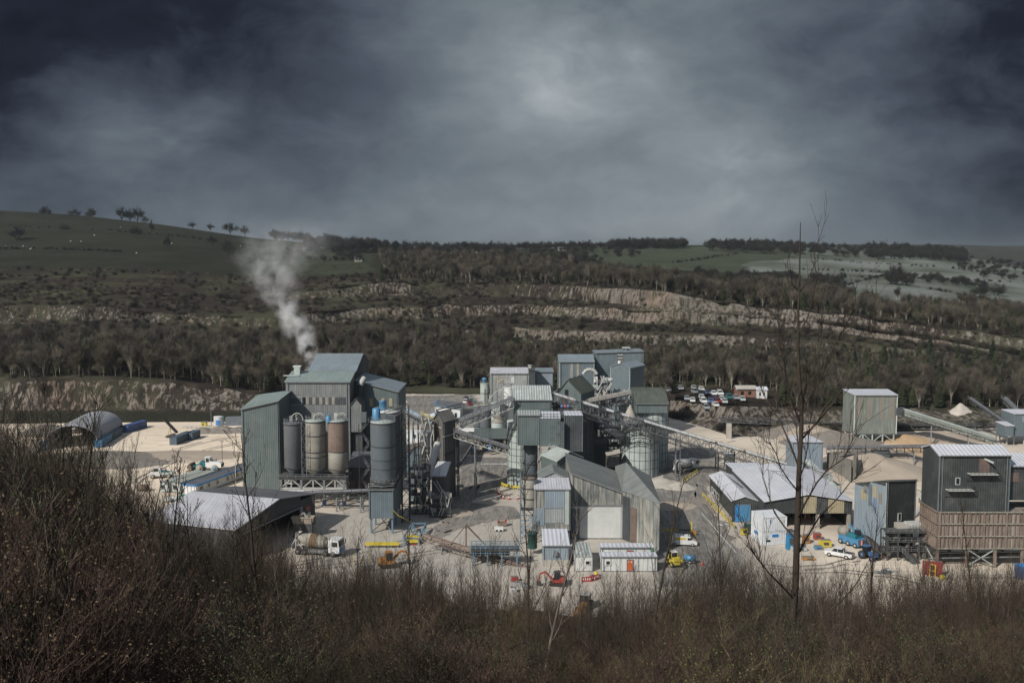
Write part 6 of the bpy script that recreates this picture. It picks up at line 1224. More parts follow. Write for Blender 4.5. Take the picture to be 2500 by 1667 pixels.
    one('mill_frame', 'dark steel frame packed with machinery at the foot of the clad block', 'steelwork', m, (a[0], 211, 0))
    conveyor('feed_conveyor', 'brown conveyor climbing from the yard to the foot of the clad block', P(2098, 1292, 226), P(2160, 1352, 209), 1.4, 1.0, 'steel_brown', None, legs=((.3, 0),), walk=True)
    conveyor('feed_conveyor', 'dark conveyor running down from the mill frame to the legs of the rusty hopper', P(2172, 1300, 214), P(2262, 1398, 205), 1.6, 1.2, 'steel_dark', None, legs=((.5, 0),))
    # S
    t = thing('screen_tower', 'pale green clad tower with faded brown stripes and a white roof, standing on braced legs', 'building', (xy(2130, 345)[0], 345, 0)); a, b = xy(2082, 341), xy(2184, 341); z1, z0 = Z(965, 341), Z(1059, 341); block(t, [a, b, (b[0] + .2, 351), (a[0] - .8, 351)], z0, [z1, z1, Z(951, 351), Z(951, 351)], 'clad_pale', 'roof_white', trim='white')
    for x0, x1, y1, mt in ((2088, 2096, 1020, 'brown_sheet'), (2113, 2121, 1025, 'brown_sheet'), (2144, 2153, 1025, 'brown_sheet'), (2168, 2177, 1022, 'brown_sheet')): on_wall(t, 'faded_sheet', a, b, (x0 - 2082) / 102, (x1 - 2082) / 102, Z(y1, 341), Z(968, 341), mt, None, .06)
    for px in (2082, 2105, 2128, 2153, 2180):
        for y in (341.5, 350): m = MB(); m.beam((xy(px, 341)[0], y, 0), (xy(px, 341)[0], y, z0), .4, 'silo_pale'); m.build('leg', t)
    m = MB()
    for p, q in ((2082, 2105), (2128, 2105), (2128, 2153), (2180, 2153)): m.beam((xy(p, 341)[0], 341.3, .3), (xy(q, 341)[0], 341.3, z0), .22, 'silo_pale')
    m.build('brace', t)
    t = conveyor('green_gallery', 'long pale green gallery sloping down right from the striped tower', P(2186, 1000, 342), P(2444, 1080, 330), 2.2, 1.5, 'steel_dark', None, walk=False, legs=((.35, 0), (.7, 0)), bay=2.5)
    m = MB(); p, q = P(2205, 1004, 341), P(2425, 1073, 331); s = Vector((0, -1.15, 0)); m.face([p + s + Vector((0, 0, -1.4)), q + s + Vector((0, 0, -1.1)), q + s + Vector((0, 0, .9)), p + s + Vector((0, 0, .9))], 'clad_pale'); m.beam(p + Vector((0, 0, 1.0)), q + Vector((0, 0, 1.0)), 2.4, 'silo_pale', .2); m.build('side_cladding', t)
    m = MB(); p0 = P(2187, 1001, 341.8); m.box((p0.x + 1.4, p0.y, p0.z - .3), (3, 2.6, 2.6), 'clad_dark'); m.build('head_hood', t)
    conveyor('overland_conveyor', 'long level conveyor crossing the quarry bench behind the striped tower', P(2000, 1036, 366), P(2445, 1038, 364), 1.8, 1.4, 'steel', None, legs=((.15, 0), (.5, 2), (.85, 2)))
    conveyor('overland_conveyor', 'level conveyor on the bench above the pale pillar, left of the thin birch', P(1755, 1021, 362), P(2075, 1034, 366), 1.8, 1.2, 'steel', None, legs=((.72, 1.5),))
    conveyor('overland_conveyor', 'flat grey conveyor with a hanging hopper, passing in front of the striped tower', P(2018, 1094, 305), P(2268, 1090, 296), 2.2, 1.6, 'steel_dark', 'roof_dark', .6, legs=((.1, 0), (.86, 0)))
    m = MB(); p = P(2152, 1100, 300); m.mesh([(p.x - 3, 298.6, p.z), (p.x + 2.4, 298.6, p.z), (p.x + 2.4, 301.6, p.z), (p.x - 3, 301.6, p.z), (p.x + .2, 299.4, p.z - 3.6), (p.x + 1.6, 299.4, p.z - 3.6), (p.x + 1.6, 300.8, p.z - 3.6), (p.x + .2, 300.8, p.z - 3.6)], [(0, 1, 5, 4), (1, 2, 6, 5), (2, 3, 7, 6), (3, 0, 4, 7), (0, 1, 2, 3)], 'silo_grey'); m.beam((p.x + .9, 300, p.z - 3.6), (p.x + .9, 300, 0), .3, 'steel'); one('hanging_hopper', 'dark wedge-shaped hopper hanging under the flat grey conveyor', 'hopper', m, (p.x, 300, 0))
    m = MB(); g = G(1779, 1070); m.box((g.x, g.y, 2.7), (1.6, 1.6, 5.4), 'concrete'); one('pillar', 'tall pale concrete pillar standing alone on the sand under the bench conveyor', 'pillar', m, (g.x, g.y, 0))
    conveyor('stacker_conveyor', 'steep conveyor with a white edge pointing up left at the far right', P(2370, 972, 352), P(2462, 1036, 340), 1.8, 1.4, 'steel_dark', 'roof_dark', .5, legs=((.75, 0),))
    conveyor('stacker_conveyor', 'short conveyor rising behind the blue-grey house at the right edge', P(2455, 972, 352), P(2486, 1002, 345), 1.8, 1.4, 'steel', 'silo_grey', .6)
    t = thing('crusher_house', 'blue-grey clad house with a pale roof at the right edge, upper right of the quarry', 'building', (xy(2485, 338)[0], 338, 0)); a, b = xy(2471, 336), xy(2545, 336); block(t, [a, b, (b[0], 344), (a[0] - .6, 344)], Z(1064, 336), [Z(1011, 336)] * 2 + [Z(1000, 344)] * 2, 'clad_blue', 'roof_pale', over=.1)
    a, b = xy(2450, 334.5), xy(2470, 334.5); block(t, [a, b, (b[0], 340), (a[0] - .5, 340)], Z(1066, 334), [Z(1040, 334)] * 2 + [Z(1030, 340)] * 2, 'clad_blue', 'roof_pale'); on_wall(t, 'window', xy(2471, 336), xy(2545, 336), .25, .45, Z(1030, 336), Z(1016, 336), 'clad_lightblue')
    for px in (2458, 2475, 2500): m = MB(); x = xy(px, 337)[0]; m.beam((x, 338, 0), (x, 338, Z(1064, 336)), .4, 'steel_pale'); m.build('leg', t)
    # yellow panels, pit wall, low green house far right
    for px in (2175, 2213): m = MB(); g = P(px, 1112, 320); m.box((g.x, 320, .9), (2.4, .2, 1.8), 'yellow'); m.beam((g.x - 1.1, 320.2, 0), (g.x - 1.1, 320.2, 2), .15, 'steel'); one('yard_barrier', 'yellow barrier panel on the sand left of the trestle' if px == 2175 else 'yellow barrier panel nearest the trestle under the flat conveyor', 'barrier', m, (g.x, 320, 0))
    m = MB(); m.prism([xy(2018, 292), xy(2078, 282), xy(2081, 284), xy(2020, 294)], 0, [6.3, 6.1, 6.1, 6.3], 'concrete_dark'); one('pit_wall', 'large dark flat concrete wall holding back the sand piles', 'wall', m, (xy(2048, 287)[0], 287, 0))
    m = MB(); m.prism([xy(2082, 283), xy(2090, 283), xy(2094, 290), xy(2084, 290)], 0, 6.6, 'concrete_dark'); one('pit_wall', 'narrow dark end wall beside the large concrete pit wall', 'wall', m, (xy(2088, 285)[0], 285, 0))
    for i, (x0, y0, x1, y1, Y) in enumerate(((1985, 1110, 2050, 1112, 305), (2225, 1262, 2262, 1245, 225))): 
        m = MB(); a, b = G(2222, 1268), G(2264, 1240)
        if i: m.prism([a, b, b + Vector((1.5, 1, 0)), a + Vector((1.5, 1, 0))], 0, [.4, 3, 3, .4], 'steel_pale'); one('loading_ramp', 'pale boarded ramp behind the clad block beside the yellow truck', 'ramp', m, a)
right_side()
def pile(name, label, c, r, h, mat, seed, cat='pile', sx=1.0, rz=0.0, base=0.0):
    m = MB(); n, k = 40, 14; vs = []
    for j in range(k + 1):
        t = j / k
        for i in range(n):
            a = 6.2832 * i / n; rr = r * t * (1 + .12 * noise.noise(Vector((math.cos(a) * 1.5, math.sin(a) * 1.5, seed)))); x, y = rr * math.cos(a) * sx, rr * math.sin(a)
            z = h * (1 - t) ** 1.05 * (1 + .1 * noise.noise(Vector((x * .3, y * .3, seed)))) + .35 * noise.noise(Vector((x * .6, y * .6, seed + 5))) * math.sin(math.pi * t)
            if t < .12: z = min(z, h * .93)
            if t == 1: z = -.15
            vs.append((x * math.cos(rz) - y * math.sin(rz), x * math.sin(rz) + y * math.cos(rz), z))
    m.mesh(vs, [(j * n + i, (j + 1) * n + i, (j + 1) * n + (i + 1) % n, j * n + (i + 1) % n) for j in range(k) for i in range(n)], mat, True)
    o = one(name, label, cat, m); o.location = (c[0], c[1], base); return o
def piles():
    P_ = [((2150, 1168), 14, 6.2, 'sand', 'large pale sand pile behind the clad block', 1.6), ((2215, 1150), 13, 5.4, 'sand', 'pale sand pile beside the huge slate-grey house', 1.2), ((2105, 1135), 9, 5.5, 'gravel', 'brown-topped gravel pile behind the large sand pile', 1.3), ((2235, 1120), 10, 3.2, 'sand_orange', 'orange-tinted sand pile behind the truck', 1.6),
          ((2175, 1125), 8, 3.6, 'gravel', 'grey gravel pile under the hanging hopper', 1.4), ((2040, 1088), 11, 4.2, 'gravel', 'brown stone pile left of the striped tower legs', 1.7), ((1990, 1075), 12, 5.0, 'sand', 'pale pile at the foot of the bench behind the birch', 1.4), ((2225, 1082), 7, 2.6, 'sand_orange', 'low reddish pile right of the striped tower legs', 1.6),
          ((1940, 1070), 10, 4.5, 'gravel', 'gravel pile behind the screening house', 1.3), ((2300, 1078), 9, 3.0, 'sand', 'low pale pile under the green gallery', 2.2), ((490, 1058), 5, 1.9, 'gravel', 'small gravel cone right of the dark blue containers', 1.3), ((535, 1057), 6, 2.4, 'gravel', 'grey gravel cone in the middle of the left yard edge', 1.3),
          ((575, 1056), 5, 1.8, 'gravel', 'low gravel cone next to the tall works', 1.3), ((200, 1133), 13, 2.2, 'gravel', 'wide dark gravel heap in front of the arched shelter', 1.8), ((270, 1140), 9, 1.2, 'gravel', 'low grey heap at the right of the wide gravel heap', 1.8), ((100, 1063), 9, 3.5, 'gravel', 'brown heap left of the arched shelter', 1.2), ((430, 1120), 9, .5, 'sand', 'low sand ridge in the left yard', 3.0)]
    for i, ((px, py), r, h, mt, lab, sx) in enumerate(P_): g = G(px, py); pile('stockpile', lab, (g.x, g.y + r * .6), r, h, mt, i * 3.1, sx=sx)
    x, y = at_px(2362, 384); pile('scree_cone', 'bright pale scree cone on the quarry slope at upper right', (x, y + 2), 5.5, 6, 'scree', 4, sx=1.3, base=hz(x, y) - 1)
    for i, (px, py, r, h, lab) in enumerate(((1660, 1190, 4, 1.8, 'rubble heap at the foot of the front pale tank'), (1615, 1182, 5, 2.2, 'crusted rubble heap right behind the hipped roof'), (1110, 1252, 4, 1.0, 'spilled dust heap at the foot of the lean-to shed'), (1455, 1165, 5, 1.6, 'spilled dust heap in the shade of the dark silo'), (1640, 1235, 5, 1.1, 'pale dust heap beside the right road'))): g = G(px, py); pile('dust_heap', lab, (g.x, g.y), r, h, 'concrete' if i < 2 else 'sand', 20 + i, sx=1.3)
piles()
# ---------------------------------------------------------------- left yard
def container(label, p, length, rz, mat, group=None, h=2.6, z=0.0, w=2.45, name='shipping_container'):
    t = thing(name, label, 'container', (0, 0, 0), 0, group); m = MB(); m.box((length / 2, 0, h / 2), (length, w, h), mat); m.build('shell', t); m = MB()
    for x in (0.0, length):
        for y in (-w / 2, w / 2): m.beam((x, y, 0), (x, y, h), .16, mat)
        m.beam((x, -w / 2, h), (x, w / 2, h), .14, mat)
    for y in (-w / 2, w / 2): m.beam((0, y, h), (length, y, h), .12, mat); m.beam((0, y, .1), (length, y, .1), .16, 'steel_dark')
    m.build('corner_frame', t); m = MB()
    for y in (-.58, .58): m.box((-.04, y, h / 2), (.06, 1.08, h - .3), mat)
    m.build('door', t); m = MB()
    for y in (-.9, -.3, .3, .9): m.tube((-.1, y, .2), (-.1, y, h - .2), .035, 'steel_pale')
    m.build('lock_bars', t); t.location = (p[0], p[1], z); t.rotation_euler = (0, 0, rz); return t
def left_yard():
    ax = Vector((-3.6, 33, 0)).normalized(); rz = math.atan2(ax.y, ax.x); A, B = G(110, 1099), G(238, 1093); side = (B - A).normalized()
    t = thing('arched_shelter', 'grey arched fabric shelter spanning two rows of blue containers', 'shelter', (0, 0, 0)); rnd = random.Random(1)
    m = MB(); W = (B - A).length; n = 14; L = 31; c0 = (A + B) / 2; prof = [(-W / 2 * math.cos(math.pi * i / n), 2.6 + 5.4 * math.sin(math.pi * i / n)) for i in range(n + 1)]; segs = 8; vs = []
    for t_ in (0, .22):
        for j in range(segs + 1):
            q = c0 + ax * (L * j / segs)
            for s, z in prof: k = 1 - t_ / (W / 2); vs.append((q.x + side.x * s * k, q.y + side.y * s * k, 2.6 + (z - 2.6) * k))
    o = (segs + 1) * (n + 1); fs = [(j * (n + 1) + i, (j + 1) * (n + 1) + i, (j + 1) * (n + 1) + i + 1, j * (n + 1) + i + 1) for j in range(segs) for i in range(n)]; fs += [tuple(o + v for v in reversed(f)) for f in fs]
    fs += [(i, i + 1, o + i + 1, o + i) for i in range(n)]; m.mesh(vs, fs, 'shelter_sheet', True); m.build('canopy', t)
    m = MB(); b = [tuple(c0 + ax * (L - .2) + side * s) [:2] + (z,) for s, z in prof]; m.face([tuple(c0 + ax * (L - .2) - side * (W / 2))[:2] + (0,)] + b + [tuple(c0 + ax * (L - .2) + side * (W / 2))[:2] + (0,)], 'black'); m.build('end_wall', t)  # black face stands in for the shade inside the shelter
    for k in range(2):
        for s, lab in ((-1, 'left'), (1, 'right')):
            p = c0 + side * (s * (W / 2 + (.2 if s > 0 else .4))) + ax * (12.4 * k + .1); container(f'blue container in the row under the {lab} foot of the arched shelter, ' + ('nearer' if k == 0 else 'farther') + ' one', p, 12.2, rz, 'container_blue' if (k == 0) else 'container_slate')
    p = G(306, 1056); container('bright blue container beyond the right row of the arched shelter', p, 12, rz - .32, 'container_royal')
    p = G(423, 1086); container('dark blue container, left of the close pair in the open yard', (p.x, p.y), 12.2, R(82), 'container_slate'); container('dark blue container, right of the close pair in the open yard', (p.x + 2.7, p.y + 8.5), 6.1, R(82), 'container_slate')
    # mobile screen arm
    g = G(405, 1072); m = MB(); m.beam((g.x - 1, g.y + 3, .3), (g.x + 1.5, g.y + 5, 1.0), 1.3, 'steel_brown', .6); m.beam((g.x + 2, g.y + 6, 1.3), (g.x - 3.5, g.y + 8, 6.2), .9, 'twig_dark', .7); m.beam((g.x - 1.5, g.y + 6, 0), (g.x - .5, g.y + 7, 4.2), .15, 'yellow'); m.beam((g.x - .2, g.y + 6, 0), (g.x - .8, g.y + 7, 4.2), .15, 'steel_brown')
    for s in (-.9, .9): m.disc((g.x + 1 + s, g.y + 4, .5), .5, 'tyre', (0, 1, 0)); 
    one('mobile_screener', 'dark mobile screener with a raised arm behind the dark blue containers', 'machine', m, (g.x, g.y + 5, 0))
    g = G(499, 1042); m = MB(); m.box((g.x, g.y, 1.0), (1.9, 1.6, 1.9), 'yellow'); m.box((g.x, g.y, 2.0), (2.1, 1.8, .12), 'steel'); m.box((g.x - .3, g.y - .85, 1.1), (.6, .06, .5), 'steel_dark'); one('yellow_bunker', 'small yellow box cabinet at the back of the left yard', 'box', m, g)
    g = G(531, 1039); t = silo('water_tank', 'short white and blue water tank at the back of the left yard', (g.x, g.y + 2), 1.9, 0, 3.1, 'cabin_grey', 'cabin_grey', rail=False); m = MB(); m.box((g.x + .2, g.y + .1, 1.1), (1.4, .3, 2.0), 'sign_blue'); m.build('blue_panel', t)
    m = MB(); m.lathe((g.x + 3.6, g.y + 2), [(1.1, 0), (1.1, 2.4), (.02, 2.6)], 'container_blue', 14); one('blue_tank', 'blue round tank right beside the white water tank', 'tank', m, (g.x + 3.6, g.y + 2, 0))
    a, b = G(550, 1040), G(600, 1038); m = MB(); m.prism([a, b, b + Vector((0, 2.5, 0)), a + Vector((0, 2.5, 0))], 0, 3.3, 'container_grey'); one('grey_store', 'long grey container wall against the tall works at the yard edge', 'container', m, a)
    for (x0, y0, x1, y1, lab) in ((446, 1041, 545, 1041, 'long white crash barrier at the far side of the left yard'), (507, 1052, 588, 1049, 'wooden rail with yellow end posts near the gravel cones')):
        t = thing('crash_barrier', lab, 'barrier', G((x0 + x1) / 2, (y0 + y1) / 2)); a, b = G(x0, y0, .7), G(x1, y1, .7); m = MB(); m.beam(a, b, .2, 'steel_pale' if x0 == 446 else 'steel_brown', .35); m.build('rail', t); m = MB()
        for i in range(10): q = a.lerp(b, i / 9); m.beam((q.x, q.y, 0), (q.x, q.y, .75), .18, 'yellow' if i in (0, 9) else 'steel')
        m.build('posts', t)
    for px, py, h, lab, mt, hd in ((543, 1131, 7, 'thin lamp pole with a double head beside the wheel loader', 'steel_brown', True), (576, 1188, 7, 'pale blue pole in front of the long blue-edged cabin', 'steel_pale', False), (516, 1040, 7, 'thin pole with a camera head beside the water tank', 'steel', True)):
        g = G(px, py); t = thing('lamp_pole', lab, 'pole', g); m = MB(); m.tube(g, g + Vector((0, 0, h)), .10, mt, n=8); m.build('pole', t)
        if hd: m = MB(); m.box((g.x, g.y, h), (1.1, .35, .2), 'steel'); m.build('head', t)
    # offices
    d = Vector((7, 20.4, 0)).normalized(); n = Vector((-d.y, d.x, 0)); A = G(479, 1210); W, Ln = 4.2, 30
    t = thing('long_cabin', 'long white cabin with blue roof edges, left of the tall works', 'cabin', A); a, b, c, e = A, A + d * Ln, A + d * Ln + n * W, A + n * W
    m = MB(); m.prism([a, b, c, e], .25, 2.75, 'white'); m.build('wall', t); m = MB(); u = Vector((0, 0, 2.76)); m.slab([p + u + Vector((0, 0, .24)) for p in (a - d * .2, b + d * .2, c + d * .2, e - d * .2)], .2, 'roof_dark'); m.build('roof', t); m = MB()
    for p, q in ((a - n * .12, b - n * .12), (e - d * .1, a - d * .1), (c + n * .1, e + n * .1)): m.beam(p + Vector((0, 0, 2.85)), q + Vector((0, 0, 2.85)), .2, 'blue' if p != c + n * .1 else 'sky_blue', .5)
    m.build('blue_fascia', t)
    for i, (s, w) in enumerate(((.04, 1.9), (.17, 1.1), (.30, 1.1), (.46, 1.1), (.62, 1.1), (.78, 1.1), (.92, 1.1))): on_wall(t, 'window', a, b, s, s + w / Ln, 1.2, 2.2, 'glass', 'white')
    m = MB()
    for i in range(4): q = (a - d * .04).lerp(e - d * .04, .1 + i * .27); m.beam((q.x, q.y, .3), (q.x, q.y, 2.6), .09, 'steel')
    m.build('posts', t)
    for k, (px, py) in enumerate(((443, 1204), (412, 1203))):
        A = G(px, py) + (n * .25 if k == 0 else Vector((0, 0, 0))); t = thing('site_cabin', ('pale flat-roofed cabin between its twin and the long blue-edged cabin', 'pale flat-roofed cabin farthest left of the three offices')[k], 'cabin', A); a, b, c, e = A, A + d * 16, A + d * 16 + n * 2.9, A + n * 2.9; m = MB(); m.prism([a, b, c, e], .2, 2.7, 'silo_pale'); m.build('wall', t)
        m = MB(); m.slab([p + Vector((0, 0, 2.9)) for p in (a, b, c, e)], .18, 'concrete_dark' if k == 0 else 'roof_weathered')
        for i in range(12): q = a + d * (1 + i * 1.3); m.beam(q + Vector((0, 0, 2.95)), q + n * 2.9 + Vector((0, 0, 2.95)), .12, 'silo_pale')
        m.build('roof', t); on_wall(t, 'window', e, a, .2, .55, 1.1, 2.1, 'glass', 'steel'); on_wall(t, 'door', e, a, .65, .9, .3, 2.3, 'white')
    for px, py, mt, lab in ((446, 1222, 'silo_green', 'teal drum at the corner of the long blue-edged cabin'), (349, 1198, 'mud', 'muddy tank left of the pale cabins'), (410, 1225, 'white', 'white wrapped bundle below the pale cabins'), (425, 1222, 'cabin_grey', 'grey wrapped bundle next to the white one')):
        g = G(px, py); m = MB()
        if mt == 'silo_green': m.lathe((g.x, g.y), [(.75, 0), (.75, 1.5), (.5, 1.7), (.02, 1.75)], 'green_teal', 14)
        elif mt == 'mud': m.tube((g.x - 1.4, g.y, .95), (g.x + 1.4, g.y, .95), .95, 'mud', n=12, cap=True); m.box((g.x, g.y, .2), (2.2, 1.2, .4), 'steel_dark')
        else: m.ell((g.x, g.y, .6), (1.3, .8, .7), mt)
        one('drum' if mt != 'mud' else 'tank', lab, 'tank' if mt in ('mud', 'silo_green') else 'bundle', m, g)
pm('shelter_sheet', (.29, .30, .32), .12, .25, .5, streak=.4, scol=(.38, .39, .41))
pm('green_teal', (.01, .24, .17), .1, 1, .5)
left_yard()
# ---------------------------------------------------------------- vehicles (built at the origin, nose towards +X, then set down)
def wheel(parent, x, y, r, w=.3, tyre='tyre', rim='steel_pale'):
    m = MB(); s = 1 if y > 0 else -1; m.disc((x, y, r), r, tyre, (0, 1, 0), n=18, t=w); o = m.build('wheel', parent); m = MB(); m.disc((x, y + s * (w / 2 + .01), r), r * .55, rim, (0, 1, 0), n=14, t=.05); m.build('rim', o); return o
def hull(m, prof, w, mat, inset=0.0, win=None):   # side outline [(x, z)] extruded across y
    n = len(prof); vs = [(x, -w / 2 + (inset if z > (win or 9e9) else 0), z) for x, z in prof] + [(x, w / 2 - (inset if z > (win or 9e9) else 0), z) for x, z in prof]
    m.mesh(vs, [tuple(range(n)), tuple(reversed(range(n, 2 * n)))] + [(n + i, n + (i + 1) % n, (i + 1) % n, i) for i in range(n)], mat)
def setdown(t, g, rz, s=1.0): t.location = g; t.rotation_euler = (0, 0, rz); t.scale = (s, s, s); return t
def make_car(paint, kind=0, label='', group=None):
    t = thing('parked_car', label, 'car', group=group); m = MB(); w = 1.8
    if kind == 0: hull(m, [(-2.0, .3), (2.05, .3), (2.1, .65), (1.95, .85), (.95, .98), (.8, 1.0), (-1.8, 1.02), (-2.05, .9)], w, paint); top = [(.95, .98), (.35, 1.42), (-1.25, 1.45), (-1.85, 1.0)]
    else: hull(m, [(-2.2, .35), (2.25, .35), (2.3, .8), (2.1, 1.0), (1.1, 1.1), (-2.2, 1.12)], w + .05, paint); top = [(1.1, 1.1), (.55, 1.72), (-1.9, 1.75), (-2.18, 1.12)]
    m.build('body', t); m = MB(); n = 4; ins = .16; vs = [(x, -w / 2 + (ins if i in (1, 2) else .03), z) for i, (x, z) in enumerate(top)] + [(x, w / 2 - (ins if i in (1, 2) else .03), z) for i, (x, z) in enumerate(top)]
    m.mesh(vs, [(0, 1, 2, 3), (7, 6, 5, 4), (4, 5, 1, 0), (6, 7, 3, 2)], 'glass'); m.build('windows', t)
    m = MB(); x1, z1 = top[1]; x2, z2 = top[2]; m.mesh([(x1, -w / 2 + ins, z1 + .01), (x1, w / 2 - ins, z1 + .01), (x2, w / 2 - ins, z2 + .01), (x2, -w / 2 + ins, z2 + .01), (x1 - .05, -w / 2 + ins, z1 + .05), (x1 - .05, w / 2 - ins, z1 + .05), (x2 + .05, w / 2 - ins, z2 + .05), (x2 + .05, -w / 2 + ins, z2 + .05)], [(4, 5, 6, 7), (0, 1, 5, 4), (2, 3, 7, 6), (1, 2, 6, 5), (3, 0, 4, 7)], paint)
    for e in (-1, 1): m.beam((top[0][0] - .05, e * (w / 2 - .08), top[0][1]), (x1, e * (w / 2 - ins), z1), .07, paint); m.beam((-.3, e * (w / 2 - .07), 1.0), (-.35, e * (w / 2 - ins - .01), z1), .07, paint)
    m.build('roof', t)
    for y in (-.65, .65): m = MB(); m.box((2.07, y, .68), (.08, .32, .14), 'white'); m.build('headlight', t)
    for x in (-1.3, 1.3):
        for y in (-.82, .82): wheel(t, x, y, .33, .2)
    return t
def make_cab(t, paint, x=0.0, w=2.45, h=2.3, z=.75, low=None, hood=False):
    m = MB(); hull(m, [(x - 1.0, z), (x + 1.0, z), (x + 1.08, z + 1.1), (x + .85, z + h), (x - 1.0, z + h)], w, paint); o = m.build('cab', t)
    if low: m = MB(); m.box((x + 1.06, 0, z + .45), (.12, w - .1, .8), low); m.build('grille', t)
    m = MB(); m.mesh([(x + 1.09, -w / 2 + .12, z + 1.1), (x + 1.09, w / 2 - .12, z + 1.1), (x + .90, w / 2 - .15, z + h - .25), (x + .90, -w / 2 + .15, z + h - .25)], [(0, 1, 2, 3)], 'glass')
    for e in (-1, 1): m.box((x + .2, e * (w / 2 + .01), z + 1.55), (1.1, .03, .8), 'glass')
    m.build('windows', t); m = MB()
    for e in (-1, 1): m.box((x + 1.15, e * (w / 2 + .15), z + 1.6), (.12, .2, .7), 'black'); m.box((x + 1.08, e * (w / 2 - .35), z + .15), (.06, .35, .2), 'white')
    m.build('mirrors', t); return o
def mixer_truck(label, paint='white', drum='cabin_grey', low='sign_blue', band='sky_blue', dirty=False):
    t = thing('mixer_truck', label, 'truck'); make_cab(t, paint, 3.6, low=low)
    m = MB(); m.box((-.5, 0, .95), (8.2, .9, .3), 'steel_dark'); m.box((.5, 0, .8), (3.5, 2.3, .5), 'steel'); m.build('chassis', t)
    m = MB(); a = Vector((1.9, 0, 2.15)); b = Vector((-3.6, 0, 2.75)); pr = [(0, .55), (.08, 1.0), (.3, 1.2), (.55, 1.2), (.85, .85), (1, .5)]; ps = [(a.lerp(b, s), r) for s, r in pr]
    for (p, r0), (q, r1) in zip(ps, ps[1:]): m.tube(p, q, r0, drum, r1=r1, n=18)
    m.tube(ps[2][0], ps[3][0], 1.215, band, n=18, sm=True) if band else None
    m.disc(b, .5, 'black', b - a, t=.1); m.disc(a, .55, drum, a - b, t=.1); m.build('drum', t)
    m = MB(); m.mesh([(-3.9, -.7, 3.7), (-3.9, .7, 3.7), (-3.1, .7, 3.7), (-3.1, -.7, 3.7), (-3.9, -.25, 3.0), (-3.9, .25, 3.0), (-3.5, .25, 3.0), (-3.5, -.25, 3.0)], [(0, 1, 5, 4), (1, 2, 6, 5), (2, 3, 7, 6), (3, 0, 4, 7)], 'steel_pale'); m.beam((-3.8, 0, 3), (-4.8, 0, 1.2), .5, 'steel_pale', .15)
    for e in (-.8, .8): m.beam((-3.7, e, 1), (-3.7, e, 3.4), .14, 'steel_pale'); m.beam((-2.4, e, 1), (-3.6, e, 2.6), .12, 'steel_pale')
    m.build('discharge_hopper', t)
    for x in (3.5, 2.0, -1.9, -3.2):
        for y in (-1.05, 1.05): wheel(t, x, y, .52, .35, 'tyre', 'steel')
    return t
def tipper_truck(label, paint='white', low='yellow'):
    t = thing('tipper_truck', label, 'truck'); make_cab(t, paint, 3.2, low=low); m = MB(); m.box((-.9, 0, .95), (7.6, .9, .3), 'steel_dark'); m.build('chassis', t); m = MB(); hull(m, [(-4.3, 1.2), (1.8, 1.2), (2.0, 2.9), (-4.4, 2.7)], 2.45, paint); m.box((-1.2, 0, 2.78), (5.8, 2.1, .1), 'sand'); m.build('body', t)
    for x in (3.1, -2.0, -3.2):
        for y in (-1.05, 1.05): wheel(t, x, y, .52, .35)
    return t
